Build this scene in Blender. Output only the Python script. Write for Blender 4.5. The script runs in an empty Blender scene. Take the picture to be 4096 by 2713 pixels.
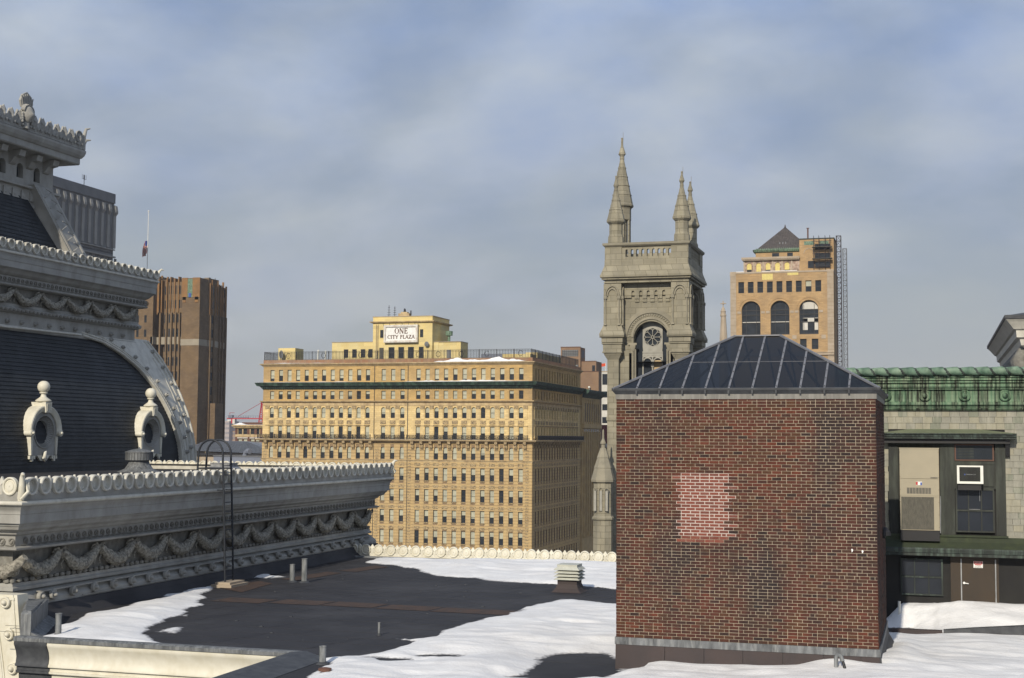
import bpy, math, random
import numpy as np
from mathutils import Vector, Matrix
random.seed(7); RNG = np.random.default_rng(7)
SC = bpy.context.scene
COL = SC.collection
PI = math.pi; R = math.radians; sin = math.sin; cos = math.cos

# ------------------------------------------------------------------ camera
# the city grid is the world grid: +X = right along the street fronts, +Y = away, origin = the eye, z = 0 eye level
YAW, PITCH, ROLL, FPX = 0.29524, 0.07153, 0.00685, 5537.0
cam_d = bpy.data.cameras.new('camera'); cam = bpy.data.objects.new('camera', cam_d); COL.objects.link(cam)
F_ = Vector((-sin(YAW)*cos(PITCH), cos(YAW)*cos(PITCH), sin(PITCH)))
R_ = Vector((cos(YAW), sin(YAW), 0)); U_ = R_.cross(F_)
R2 = R_*cos(ROLL) + U_*sin(ROLL); U2 = -R_*sin(ROLL) + U_*cos(ROLL)
M = Matrix((R2, U2, -F_)).transposed().to_4x4()
cam.matrix_world = M
cam_d.sensor_width = 36.0; cam_d.lens = 36.0*FPX/4096.0
cam_d.clip_start = 0.5; cam_d.clip_end = 9000
SC.camera = cam

# ------------------------------------------------------------------ sky and sun
SUN_EL = R(29.0)
trav = Vector((0.03, 1.0, 0)).normalized()*cos(SUN_EL) + Vector((0, 0, -sin(SUN_EL)))
sun_d = bpy.data.lights.new('sun', 'SUN'); sun = bpy.data.objects.new('sun', sun_d); COL.objects.link(sun)
sun.rotation_euler = trav.to_track_quat('-Z', 'Y').to_euler(); sun.location = (0, -50, 60)
sun_d.energy = 4.1; sun_d.angle = R(0.6); sun_d.color = (1.0, 0.90, 0.74)
w = bpy.data.worlds.new('World'); SC.world = w; w.use_nodes = True
nt = w.node_tree; N = nt.nodes; L = nt.links; N.clear()
def nd(t, **k):
    n = N.new(t)
    for a, b in k.items(): setattr(n, a, b)
    return n
out = nd('ShaderNodeOutputWorld'); bg = nd('ShaderNodeBackground'); L.new(bg.outputs[0], out.inputs[0])
bg.inputs[1].default_value = 0.052
sky = nd('ShaderNodeTexSky', sky_type='NISHITA', sun_disc=False)
sky.sun_elevation = SUN_EL
# the sun stands opposite to its travel direction; sun_rotation is clockwise from +Y
sdir = -trav
sky.sun_rotation = math.atan2(sdir.x, sdir.y)
sky.dust_density = 2.0; sky.altitude = 50; sky.ozone_density = 1.2
tc = nd('ShaderNodeTexCoord'); sep = nd('ShaderNodeSeparateXYZ'); L.new(tc.outputs['Generated'], sep.inputs[0])
# project the view direction on a flat cloud layer so clouds flatten towards the horizon
def math_(op, a, b=None, c=None):
    m = nd('ShaderNodeMath', operation=op)
    for i, v in enumerate((a, b, c)):
        if v is None: continue
        if isinstance(v, (int, float)): m.inputs[i].default_value = v
        else: L.new(v, m.inputs[i])
    return m.outputs[0]
zc = math_('ADD', math_('MAXIMUM', sep.outputs[2], 0.0), 0.42)
cx = math_('DIVIDE', sep.outputs[0], zc); cy = math_('DIVIDE', sep.outputs[1], zc)
cmb = nd('ShaderNodeCombineXYZ'); L.new(cx, cmb.inputs[0]); L.new(cy, cmb.inputs[1])
n1 = nd('ShaderNodeTexNoise'); n1.inputs['Scale'].default_value = 3.4; n1.inputs['Detail'].default_value = 7; n1.inputs['Roughness'].default_value = 0.52
n1.inputs['Distortion'].default_value = 0.25
mp = nd('ShaderNodeMapping'); mp.inputs['Location'].default_value = (3.1, 1.7, 0); mp.inputs['Scale'].default_value = (1.0, 1.15, 1)
L.new(cmb.outputs[0], mp.inputs[0]); L.new(mp.outputs[0], n1.inputs['Vector'])
r1 = nd('ShaderNodeValToRGB'); r1.color_ramp.elements[0].position = 0.40; r1.color_ramp.elements[1].position = 0.60
L.new(n1.outputs[0], r1.inputs[0])
n2 = nd('ShaderNodeTexNoise'); n2.inputs['Scale'].default_value = 6.5; n2.inputs['Detail'].default_value = 6
L.new(mp.outputs[0], n2.inputs['Vector'])
cc = nd('ShaderNodeMixRGB'); r2 = nd('ShaderNodeValToRGB'); r2.color_ramp.elements[0].position = 0.30; r2.color_ramp.elements[1].position = 0.74; L.new(n2.outputs[0], r2.inputs[0]); L.new(r2.outputs[0], cc.inputs[0]); cc.inputs[1].default_value = (6.2, 8.2, 12.6, 1); cc.inputs[2].default_value = (9.6, 10.9, 12.8, 1)
hz = nd('ShaderNodeMapRange'); L.new(sep.outputs[2], hz.inputs[0]); hz.inputs[1].default_value = 0.0; hz.inputs[2].default_value = 0.30
hz.inputs[3].default_value = 1.0; hz.inputs[4].default_value = 0.0
warm = nd('ShaderNodeMixRGB'); L.new(hz.outputs[0], warm.inputs[0]); L.new(cc.outputs[0], warm.inputs[1]); warm.inputs[2].default_value = (9.2, 9.5, 9.4, 1)
# cloud cover: thick low down, broken higher up
cov = math_('MAXIMUM', math_('MULTIPLY_ADD', r1.outputs[0], 0.30, 0.68), math_('POWER', hz.outputs[0], 0.8))
skyc = nd('ShaderNodeMixRGB', blend_type='MULTIPLY'); skyc.inputs[0].default_value = 1.0
L.new(sky.outputs[0], skyc.inputs[1]); skyc.inputs[2].default_value = (1.0, 0.98, 1.0, 1)
mx = nd('ShaderNodeMixRGB'); L.new(cov, mx.inputs[0]); L.new(skyc.outputs[0], mx.inputs[1]); L.new(warm.outputs[0], mx.inputs[2])
L.new(mx.outputs[0], bg.inputs[0])
SC.view_settings.view_transform = 'Standard'; SC.view_settings.look = 'None'
SC.view_settings.exposure = 0.0; SC.view_settings.gamma = 1.0; SC.view_settings.use_curve_mapping = False

# ------------------------------------------------------------------ materials
def mat(name, c1, c2=None, scale=1.0, stretch=(1, 1, 1), rough=0.85, bump=0.0, bscale=20.0, metal=0.0, c3=None,
        block=None, lo=0.35, hi=0.65, spec=0.3, dirt=None, cell=None, bdist=0.02):
    """procedural surface: c1..c2 (and c3) over a world-space noise; block=(width, height, joint, jointcolour) adds coursed joints;
    dirt=(colour, scale, amount, stretch) adds stains"""
    m = bpy.data.materials.new(name); m.use_nodes = True
    t = m.node_tree; n = t.nodes; l = t.links; b = n['Principled BSDF']
    b.inputs['Roughness'].default_value = rough; b.inputs['Metallic'].default_value = metal
    b.inputs['Specular IOR Level'].default_value = spec
    geo = n.new('ShaderNodeNewGeometry'); pos = geo.outputs['Position']
    def noise(sc_, st=(1, 1, 1), det=5, rg=0.55):
        mpg = n.new('ShaderNodeMapping'); mpg.inputs['Scale'].default_value = st; l.new(pos, mpg.inputs[0])
        x = n.new('ShaderNodeTexNoise'); x.inputs['Scale'].default_value = sc_; x.inputs['Detail'].default_value = det
        x.inputs['Roughness'].default_value = rg
        l.new(mpg.outputs[0], x.inputs['Vector']); return x.outputs[0]
    def rgb(c): return (c[0], c[1], c[2], 1)
    if c2 is None: c2 = tuple(v*0.82 for v in c1)
    rp = n.new('ShaderNodeValToRGB'); e = rp.color_ramp.elements
    e[0].position = lo; e[0].color = rgb(c1); e[1].position = hi; e[1].color = rgb(c2)
    if c3: x = e.new((lo+hi)/2); x.color = rgb(c3)
    l.new(noise(scale, stretch), rp.inputs[0]); colr = rp.outputs[0]
    if block:
        bw, bh, js, jc = block
        s = n.new('ShaderNodeSeparateXYZ'); l.new(pos, s.inputs[0])
        a = n.new('ShaderNodeMath'); a.operation = 'ADD'; l.new(s.outputs[0], a.inputs[0]); l.new(s.outputs[1], a.inputs[1])
        c = n.new('ShaderNodeCombineXYZ'); l.new(a.outputs[0], c.inputs[0]); l.new(s.outputs[2], c.inputs[1])
        bt = n.new('ShaderNodeTexBrick'); l.new(c.outputs[0], bt.inputs['Vector'])
        bt.inputs['Scale'].default_value = 1.0; bt.inputs['Brick Width'].default_value = bw; bt.inputs['Row Height'].default_value = bh
        bt.inputs['Mortar Size'].default_value = js; bt.inputs['Color1'].default_value = (0.86, 0.86, 0.86, 1); bt.inputs['Color2'].default_value = (1.1, 1.1, 1.1, 1)
        bt.inputs['Mortar'].default_value = rgb(jc); bt.inputs['Bias'].default_value = 0.0
        mm = n.new('ShaderNodeMixRGB'); mm.blend_type = 'MULTIPLY'; mm.inputs[0].default_value = 1
        l.new(colr, mm.inputs[1]); l.new(bt.outputs[0], mm.inputs[2]); colr = mm.outputs[0]
    if dirt:
        dc, ds, da, dst = dirt
        rr = n.new('ShaderNodeValToRGB'); rr.color_ramp.elements[0].position = 0.46; rr.color_ramp.elements[1].position = 0.66
        l.new(noise(ds, dst, 7, 0.6), rr.inputs[0])
        mu = n.new('ShaderNodeMath'); mu.operation = 'MULTIPLY'; l.new(rr.outputs[0], mu.inputs[0]); mu.inputs[1].default_value = da
        mm = n.new('ShaderNodeMixRGB'); l.new(mu.outputs[0], mm.inputs[0]); l.new(colr, mm.inputs[1]); mm.inputs[2].default_value = rgb(dc)
        colr = mm.outputs[0]
    l.new(colr, b.inputs['Base Color'])
    if bump:
        bp = n.new('ShaderNodeBump'); bp.inputs['Strength'].default_value = bump; bp.inputs['Distance'].default_value = bdist
        l.new(noise(bscale), bp.inputs['Height']); l.new(bp.outputs[0], b.inputs['Normal'])
    return m
def flat(name, c, rough=0.6, metal=0.0, spec=0.4):
    return mat(name, c, tuple(v*0.85 for v in c), scale=3, rough=rough, metal=metal, spec=spec)
def glass_dark(name, c=(0.02, 0.024, 0.03), rough=0.12):
    m = mat(name, c, tuple(v*1.6 for v in c), scale=0.6, rough=rough, spec=0.22); return m
MT = {}
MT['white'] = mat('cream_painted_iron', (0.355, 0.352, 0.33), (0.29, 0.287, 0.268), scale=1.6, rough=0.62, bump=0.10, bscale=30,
                  dirt=((0.20, 0.19, 0.165), 1.9, 0.5, (1, 1, 0.45)))  # cream paint darkened to the tone of the shaded right-hand faces
MT['white2'] = mat('cream_paint_sunlit_tone', (0.68, 0.66, 0.57), (0.60, 0.575, 0.48), scale=2.6, rough=0.6, dirt=((0.50, 0.46, 0.34), 4, 0.35, (1, 1, 0.5)))  # same cream paint, lighter: the sunlit look is put into the colour
MT['darkwhite'] = mat('dark_cream_frieze', (0.24, 0.235, 0.21), (0.15, 0.145, 0.13), scale=5, rough=0.8, bump=0.3, bscale=40,
                      dirt=((0.17, 0.16, 0.14), 6, 0.6, (1, 1, 1)))  # darker mottled cream for friezes, beads and scrolls
MT['garland'] = mat('weathered_garland', (0.40, 0.38, 0.32), (0.15, 0.14, 0.12), scale=14, rough=0.85, bump=0.8, bscale=35, bdist=0.04)
MT['slate'] = mat('blue_black_slate', (0.014, 0.017, 0.021), (0.025, 0.029, 0.034), scale=1.1, rough=0.55, bump=0.15, bscale=25, block=(0.3, 0.175, 0.006, (0.7, 0.7, 0.7)),
                  dirt=((0.045, 0.050, 0.055), 1.2, 0.35, (1, 1, 1)))
MT['roofing'] = mat('dark_roof_membrane', (0.022, 0.022, 0.026), (0.031, 0.031, 0.036), scale=0.35, rough=0.75, bump=0.25, bscale=60, bdist=0.004,
                    dirt=((0.058, 0.058, 0.063), 0.45, 0.55, (1, 1, 1)))
MT['rustroof'] = mat('rusty_brown_membrane', (0.078, 0.049, 0.036), (0.050, 0.038, 0.034), scale=3.0, rough=0.85)
MT['seam'] = flat('tar_seam', (0.022, 0.022, 0.026), 0.6)
MT['lead'] = mat('weathered_lead_flashing', (0.16, 0.17, 0.18), (0.07, 0.075, 0.08), scale=5, stretch=(1, 1, 0.3), rough=0.6, bump=0.1,
                 dirt=((0.30, 0.31, 0.31), 7, 0.5, (2, 2, 0.3)))
MT['darklead'] = mat('dark_flashing', (0.070, 0.075, 0.082), (0.040, 0.043, 0.050), scale=4, rough=0.6)
MT['snow'] = mat('settled_snow', (0.80, 0.805, 0.81), (0.73, 0.73, 0.735), scale=0.9, rough=0.75, bump=0.45, bscale=11, bdist=0.03, spec=0.2,
                 dirt=((0.66, 0.66, 0.67), 2.2, 0.35, (1, 1, 1)))
MT['roofsnow'] = mat('thin_melting_snow', (0.80, 0.805, 0.81), (0.73, 0.73, 0.735), scale=0.9, rough=0.75, bump=0.5, bscale=13, bdist=0.03, spec=0.2, dirt=((0.62, 0.615, 0.61), 2.2, 0.4, (1, 1, 1)))
def thin_edge(m):   # snow only a centimetre or two deep lets the dark roof through
    t = m.node_tree; n = t.nodes; l = t.links; b = n['Principled BSDF']; src = b.inputs['Base Color'].links[0].from_socket
    g = n.new('ShaderNodeNewGeometry'); s = n.new('ShaderNodeSeparateXYZ'); l.new(g.outputs['Position'], s.inputs[0])
    x = n.new('ShaderNodeTexNoise'); x.inputs['Scale'].default_value = 9; x.inputs['Detail'].default_value = 6; l.new(g.outputs['Position'], x.inputs['Vector'])
    a = n.new('ShaderNodeMath'); a.operation = 'MULTIPLY_ADD'; l.new(x.outputs[0], a.inputs[0]); a.inputs[1].default_value = -0.045; l.new(s.outputs[2], a.inputs[2])
    r = n.new('ShaderNodeMapRange'); l.new(a.outputs[0], r.inputs[0]); r.inputs[1].default_value = -5.020; r.inputs[2].default_value = -4.998
    mx_ = n.new('ShaderNodeMixRGB'); l.new(r.outputs[0], mx_.inputs[0]); mx_.inputs[1].default_value = (0.16, 0.16, 0.17, 1); l.new(src, mx_.inputs[2]); l.new(mx_.outputs[0], b.inputs['Base Color'])
thin_edge(MT['roofsnow'])
MT['mortar'] = mat('pale_mortar', (0.52, 0.45, 0.35), (0.38, 0.33, 0.26), scale=3, rough=0.95, bump=0.2, bscale=80)
MT['mortar2'] = mat('new_white_mortar', (0.50, 0.43, 0.385), (0.40, 0.335, 0.30), scale=6, rough=0.95)
BR = [(0.095, 0.029, 0.018), (0.076, 0.028, 0.017), (0.054, 0.023, 0.017), (0.118, 0.034, 0.019), (0.034, 0.019, 0.016), (0.084, 0.036, 0.019)]
MT['brick'] = [mat('brick_%s' % n_, c, tuple(v*0.7 for v in c), scale=7, rough=0.85, bump=0.25, bscale=60, bdist=0.004,
                   dirt=((0.019, 0.015, 0.016), 0.62, 0.85, (1.0, 1.0, 0.42))) for n_, c in zip(['red', 'brown', 'plum', 'bright', 'black', 'tawny'], BR)]
MT['pinkbrick'] = [mat('new_brick_%s' % n_, c, tuple(v*0.8 for v in c), scale=9, rough=0.9, dirt=((0.30, 0.20, 0.17), 9, 0.2, (1, 1, 1))) for n_, c in
                   zip(['rose', 'red'], [(0.190, 0.056, 0.038), (0.150, 0.047, 0.034)])]
MT['copper'] = mat('green_copper_patina', (0.016, 0.019, 0.014), (0.105, 0.185, 0.115), c3=(0.040, 0.075, 0.046), scale=2.2, stretch=(3.2, 1.0, 0.10), rough=0.7,
                   lo=0.42, hi=0.58, dirt=((0.25, 0.33, 0.22), 4.5, 0.75, (4.0, 1.0, 0.14)), bump=0.05)
MT['copperlight'] = mat('pale_copper_patina', (0.10, 0.175, 0.125), (0.20, 0.28, 0.205), scale=3.0, stretch=(1, 1, 1), rough=0.65, dirt=((0.035, 0.07, 0.048), 3.0, 0.85, (1.5, 1.5, 0.6)))
MT['copperdark'] = mat('black_copper', (0.016, 0.020, 0.018), (0.030, 0.038, 0.034), scale=2.6, stretch=(1, 1, 0.3), rough=0.6, dirt=((0.12, 0.17, 0.14), 3.5, 0.45, (3, 3, 0.12)))
MT['farcopper'] = mat('far_green_cornice', (0.014, 0.022, 0.019), (0.028, 0.055, 0.043), scale=0.9, stretch=(1, 1, 0.3), rough=0.7, dirt=((0.11, 0.20, 0.145), 0.9, 0.5, (1.6, 1.6, 0.12)))
MT['shingle'] = [mat('pale_shingle_%s' % n_, c, tuple(v*0.8 for v in c), scale=5, stretch=(1, 1, 0.35), rough=0.85, bump=0.1,
                     dirt=((0.40, 0.385, 0.32), 2.5, 0.45, (2, 2, 0.4))) for n_, c in
                 zip(['grey', 'cream', 'green'], [(0.26, 0.255, 0.215), (0.30, 0.285, 0.22), (0.21, 0.22, 0.175)])]
MT['bronze'] = mat('dark_green_bay_metal', (0.030, 0.034, 0.028), (0.020, 0.022, 0.020), scale=2, stretch=(1, 1, 0.3), rough=0.6, dirt=((0.085, 0.10, 0.08), 3, 0.4, (2, 2, 0.3)))
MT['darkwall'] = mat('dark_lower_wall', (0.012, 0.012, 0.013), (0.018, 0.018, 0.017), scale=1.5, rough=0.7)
MT['door'] = mat('brown_door_paint', (0.050, 0.036, 0.024), (0.037, 0.029, 0.022), scale=2, stretch=(1, 1, 0.3), rough=0.55)
MT['hvac'] = mat('beige_enamel', (0.34, 0.30, 0.215), (0.29, 0.26, 0.19), scale=1.5, rough=0.5, spec=0.4)
MT['grille'] = mat('grey_brown_mesh', (0.15, 0.14, 0.115), (0.10, 0.095, 0.08), scale=30, stretch=(1, 1, 0.25), rough=0.8)
MT['glass'] = glass_dark('window_glass')
MT['glassblue'] = glass_dark('window_glass_blue', (0.017, 0.020, 0.026))
MT['winframe'] = mat('dark_window_frame', (0.085, 0.080, 0.060), (0.055, 0.052, 0.045), scale=2, rough=0.6)
MT['blind'] = mat('grey_green_blind', (0.46, 0.46, 0.36), (0.34, 0.345, 0.28), scale=0.8, rough=0.7)
MT['steel'] = mat('galvanised_steel', (0.34, 0.35, 0.36), (0.20, 0.21, 0.22), scale=6, stretch=(1, 1, 0.4), rough=0.5, metal=0.3)
MT['pipe'] = mat('lead_pipe', (0.20, 0.21, 0.22), (0.09, 0.10, 0.105), scale=6, stretch=(2, 2, 0.4), rough=0.6, dirt=((0.33, 0.34, 0.34), 9, 0.5, (2, 2, 0.3)))
MT['ladder'] = flat('blue_black_iron', (0.022, 0.026, 0.034), 0.5)
MT['black'] = flat('black_iron', (0.016, 0.016, 0.018), 0.5)
MT['greybar'] = mat('grey_aluminium_bar', (0.22, 0.225, 0.245), (0.16, 0.165, 0.185), scale=5, rough=0.5, metal=0.2)
MT['fascia'] = mat('grey_metal_fascia', (0.20, 0.195, 0.18), (0.15, 0.145, 0.135), scale=2.5, stretch=(1, 1, 0.2), rough=0.6, dirt=((0.30, 0.29, 0.27), 6, 0.5, (3, 3, 0.1)))
MT['skirt'] = mat('brown_membrane_skirt', (0.060, 0.046, 0.045), (0.048, 0.040, 0.041), scale=1.5, rough=0.75)
# far buildings
MT['tanbrick'] = mat('tan_brick', (0.50, 0.345, 0.145), (0.42, 0.285, 0.12), scale=0.35, rough=0.9, block=(0.9, 0.30, 0.02, (0.84, 0.8, 0.75)), dirt=((0.27, 0.20, 0.125), 0.3, 0.45, (1, 1, 0.5)))
MT['buff'] = mat('buff_terracotta', (0.70, 0.54, 0.27), (0.62, 0.475, 0.235), scale=0.5, rough=0.85, block=(0.8, 0.42, 0.025, (0.82, 0.76, 0.66)), dirt=((0.34, 0.26, 0.16), 0.5, 0.4, (1, 1, 0.4)))
MT['buffplain'] = mat('buff_moulding', (0.56, 0.44, 0.25), (0.40, 0.30, 0.175), scale=0.9, rough=0.85, dirt=((0.22, 0.16, 0.10), 1.2, 0.5, (1, 1, 0.5)))
MT['rust'] = mat('rusticated_tan_stone', (0.52, 0.38, 0.185), (0.44, 0.315, 0.155), scale=0.8, rough=0.9, dirt=((0.27, 0.20, 0.125), 0.6, 0.4, (1, 1, 0.5)))
MT['rustback'] = mat('tan_joint_stone', (0.27, 0.19, 0.115), (0.22, 0.16, 0.10), scale=0.8, rough=0.9)
MT['ornament'] = mat('carved_terracotta', (0.50, 0.38, 0.21), (0.13, 0.10, 0.065), scale=5.5, rough=0.9, bump=0.6, bscale=6, bdist=0.1)
MT['parapet'] = mat('stained_parapet', (0.30, 0.20, 0.13), (0.21, 0.135, 0.09), scale=1.2, stretch=(1, 1, 0.3), rough=0.9, dirt=((0.30, 0.12, 0.05), 1.5, 0.5, (1.5, 1.5, 0.2)))
MT['yellow'] = mat('yellow_painted_masonry', (0.66, 0.53, 0.235), (0.60, 0.48, 0.22), scale=0.3, rough=0.85, block=(3.0, 0.7, 0.015, (0.9, 0.88, 0.85)), dirt=((0.60, 0.54, 0.32), 0.35, 0.6, (1, 1, 0.6)))
MT['granite'] = mat('granite_ashlar', (0.31, 0.285, 0.215), (0.25, 0.23, 0.17), scale=0.5, rough=0.92, bump=0.25, bscale=3, bdist=0.05, block=(1.15, 0.62, 0.035, (0.66, 0.65, 0.62)),
                    dirt=((0.16, 0.15, 0.12), 0.5, 0.55, (1, 1, 0.35)))
MT['granitelight'] = mat('granite_moulding', (0.30, 0.275, 0.21), (0.215, 0.20, 0.155), scale=0.8, rough=0.92, bump=0.2, bscale=4, bdist=0.04)
MT['tracery'] = mat('pale_tracery', (0.36, 0.35, 0.31), (0.29, 0.28, 0.245), scale=1.5, rough=0.85)
MT['scafbrick'] = mat('orange_tan_brick', (0.44, 0.30, 0.155), (0.36, 0.245, 0.13), scale=0.5, rough=0.9, block=(0.8, 0.27, 0.02, (0.82, 0.78, 0.72)), dirt=((0.27, 0.20, 0.125), 0.4, 0.4, (1, 1, 0.6)))
MT['scafstone'] = mat('pale_quoin_stone', (0.40, 0.335, 0.26), (0.33, 0.27, 0.20), scale=0.8, rough=0.9)
MT['scafworn'] = mat('worn_plaster', (0.44, 0.35, 0.28), (0.20, 0.15, 0.115), scale=1.3, rough=0.9, lo=0.42, hi=0.58, dirt=((0.36, 0.22, 0.17), 1.7, 0.6, (1, 1, 1)))
MT['plywood'] = flat('yellow_boarding', (0.66, 0.55, 0.20), 0.8)
MT['rooftile'] = mat('dark_roof_tile', (0.060, 0.056, 0.058), (0.105, 0.092, 0.088), scale=2.5, rough=0.85, block=(0.5, 0.3, 0.05, (0.6, 0.6, 0.6)))
MT['brownbrick'] = mat('brown_brick', (0.185, 0.130, 0.080), (0.135, 0.096, 0.062), scale=0.35, rough=0.92, block=(0.9, 0.35, 0.03, (0.7, 0.7, 0.7)), dirt=((0.21, 0.14, 0.07), 0.12, 0.4, (1, 1, 0.6)))
MT['orangebrick'] = mat('orange_brick_top', (0.29, 0.155, 0.060), (0.20, 0.115, 0.055), scale=0.5, rough=0.9, dirt=((0.18, 0.12, 0.06), 0.8, 0.5, (1, 1, 1)))
MT['palebelt'] = mat('pale_stone_belt', (0.32, 0.285, 0.225), (0.27, 0.24, 0.19), scale=0.5, rough=0.9)
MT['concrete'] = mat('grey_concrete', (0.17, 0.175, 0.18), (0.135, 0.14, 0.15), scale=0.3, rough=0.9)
MT['concretelit'] = mat('concrete_lit_tone', (0.29, 0.285, 0.27), (0.24, 0.24, 0.23), scale=0.3, rough=0.85)  # lighter than the wall panels: lit rib edges put into the colour
MT['midbrick'] = mat('dull_orange_brick', (0.25, 0.165, 0.105), (0.20, 0.132, 0.088), scale=0.4, rough=0.9)
MT['redbrick'] = mat('red_brown_brick', (0.135, 0.070, 0.052), (0.11, 0.058, 0.045), scale=0.6, rough=0.9)
MT['crimson'] = flat('crimson_wall', (0.17, 0.035, 0.04), 0.8)
MT['offwhite'] = mat('offwhite_panel', (0.60, 0.58, 0.53), (0.50, 0.49, 0.45), scale=0.6, rough=0.8)
MT['farpink'] = flat('pinkish_far_concrete', (0.42, 0.37, 0.36), 0.9)
MT['farbrown'] = flat('far_tan_concrete', (0.34, 0.25, 0.19), 0.9)
MT['farblue'] = flat('far_blue_grey_concrete', (0.17, 0.19, 0.24), 0.9)
MT['red'] = flat('red_crane_paint', (0.42, 0.025, 0.035), 0.5)
MT['orange'] = flat('orange_cloth', (0.62, 0.08, 0.03), 0.7)
MT['greyslate'] = mat('grey_slate_roof', (0.20, 0.22, 0.25), (0.15, 0.165, 0.19), scale=0.8, rough=0.45, dirt=((0.10, 0.11, 0.13), 1.0, 0.5, (1, 1, 1)))
MT['signwhite'] = flat('white_sign_face', (0.80, 0.80, 0.78), 0.6)
MT['signframe'] = mat('rusting_white_frame', (0.66, 0.65, 0.60), (0.56, 0.54, 0.50), scale=1.5, rough=0.7, dirt=((0.30, 0.14, 0.07), 1.6, 0.5, (1, 1, 0.6)))
MT['letter'] = flat('brown_lettering', (0.115, 0.050, 0.030), 0.6)
MT['plasticwhite'] = flat('white_plastic', (0.74, 0.74, 0.68), 0.45)
MT['signred'] = flat('sign_red', (0.45, 0.03, 0.03), 0.5)
MT['signblue'] = flat('label_blue', (0.05, 0.10, 0.35), 0.5)
MT['canopyroof'] = mat('olive_canopy_copper', (0.17, 0.19, 0.12), (0.125, 0.145, 0.095), scale=2, rough=0.7)
MT['white3'] = mat('cream_paint_half_lit_tone', (0.60, 0.585, 0.52), (0.52, 0.505, 0.45), scale=2.2, rough=0.6, dirt=((0.30, 0.285, 0.24), 3, 0.4, (1, 1, 0.5)))  # same cream paint, middle tone: painted-in sun on cresting, rolls and rib
MT['ventpaint'] = mat('pale_vent_paint', (0.50, 0.51, 0.45), (0.42, 0.43, 0.385), scale=5, rough=0.6)
MT['greenmoss'] = mat('mossy_green_sill', (0.040, 0.052, 0.030), (0.024, 0.028, 0.022), scale=2.2, rough=0.8, dirt=((0.065, 0.085, 0.038), 2.2, 0.6, (1, 1, 1)))
MT['woodframe'] = flat('reddish_wood_frame', (0.095, 0.045, 0.028), 0.5)
MT['ground'] = mat('city_ground', (0.060, 0.060, 0.062), (0.10, 0.10, 0.10), scale=0.01, rough=0.95)

# ------------------------------------------------------------------ mesh building
class MB:
    def __init__(s): s.v = []; s.f = []; s.m = []; s.k = 0
    def mat(s, k): s.k = k; return s
    def poly(s, pts, k=None):
        b = len(s.v); s.v += [tuple(p) for p in pts]; s.f.append(tuple(range(b, b+len(pts)))); s.m.append(s.k if k is None else k); return s
    def box(s, x0, x1, y0, y1, z0, z1, k=None):
        b = len(s.v); k = s.k if k is None else k
        s.v += [(x0, y0, z0), (x1, y0, z0), (x1, y1, z0), (x0, y1, z0), (x0, y0, z1), (x1, y0, z1), (x1, y1, z1), (x0, y1, z1)]
        for q in ((3, 2, 1, 0), (4, 5, 6, 7), (0, 1, 5, 4), (1, 2, 6, 5), (2, 3, 7, 6), (3, 0, 4, 7)):
            s.f.append(tuple(b+i for i in q)); s.m.append(k)
        return s
    def rings(s, rings, closed=True, cap=True, k=None):
        """loft a list of equal-length point rings"""
        b = len(s.v); n = len(rings[0]); k = s.k if k is None else k
        for r in rings: s.v += [tuple(p) for p in r]
        for i in range(len(rings)-1):
            for j in range(n if closed else n-1):
                a = b+i*n+j; c = b+i*n+(j+1) % n
                s.f.append((a, c, c+n, a+n)); s.m.append(k)
        if cap and closed:
            s.f.append(tuple(b+j for j in reversed(range(n)))); s.m.append(k)
            s.f.append(tuple(b+(len(rings)-1)*n+j for j in range(n))); s.m.append(k)
        return s
    def lathe(s, cx, cy, prof, n=12, k=None, rot=0.0, cap=True):
        return s.rings([[(cx+r*cos(rot+2*PI*j/n), cy+r*sin(rot+2*PI*j/n), z) for j in range(n)] for r, z in prof], k=k, cap=cap)
    def tube(s, pts, r, n=8, k=None, cap=True):
        pts = [Vector(p) for p in pts]; rs = r if isinstance(r, (list, tuple)) else [r]*len(pts)
        rings = []; up = None
        for i, p in enumerate(pts):
            d = (pts[min(i+1, len(pts)-1)] - pts[max(i-1, 0)]).normalized()
            if up is None: up = Vector((0, 0, 1)) if abs(d.z) < 0.9 else Vector((1, 0, 0))
            a = d.cross(up).normalized(); b_ = a.cross(d).normalized(); up = b_
            rings.append([p + a*rs[i]*cos(2*PI*j/n) + b_*rs[i]*sin(2*PI*j/n) for j in range(n)])
        return s.rings(rings, k=k, cap=cap)
    def beam(s, p, q, wdt, k=None): return s.tube([p, q], wdt*0.7071, 4, k)
    def sphere(s, c, r, n=12, k=None, sc=(1, 1, 1)):
        m_ = max(4, n//2); rings = []
        for i in range(1, m_):
            t = PI*i/m_; rings.append([(c[0]+sc[0]*r*sin(t)*cos(2*PI*j/n), c[1]+sc[1]*r*sin(t)*sin(2*PI*j/n), c[2]-sc[2]*r*cos(t)) for j in range(n)])
        return s.rings(rings, k=k)
    def extr(s, pts, axis, a, b_, k=None):
        """prism: 2-D outline extruded along axis (0,1,2) from a to b"""
        def P(u, v_, t):
            return (t, u, v_) if axis == 0 else ((u, t, v_) if axis == 1 else (u, v_, t))
        return s.rings([[P(u, v_, a) for u, v_ in pts], [P(u, v_, b_) for u, v_ in pts]], k=k)
    def sweepU(s, prof, X0, Yf, Yb, XL, k=None, close=False):
        """cornice profile [(p, z)] run round front, right side and back of a block, mitred at the corners"""
        rings = [[(XL, Yf-p, z), (X0+p, Yf-p, z), (X0+p, Yb+p, z), (XL, Yb+p, z)] for p, z in prof]
        return s.rings(rings, closed=False, cap=False, k=k)
    def xf(s, fn): s.v = [tuple(fn(*p)) for p in s.v]; return s
    def add(s, o, fn=None, k=None):
        b = len(s.v); s.v += [tuple(fn(*p)) if fn else p for p in o.v]
        s.f += [tuple(b+i for i in q) for q in o.f]; s.m += [x if k is None else k for x in o.m]; return s

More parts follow.
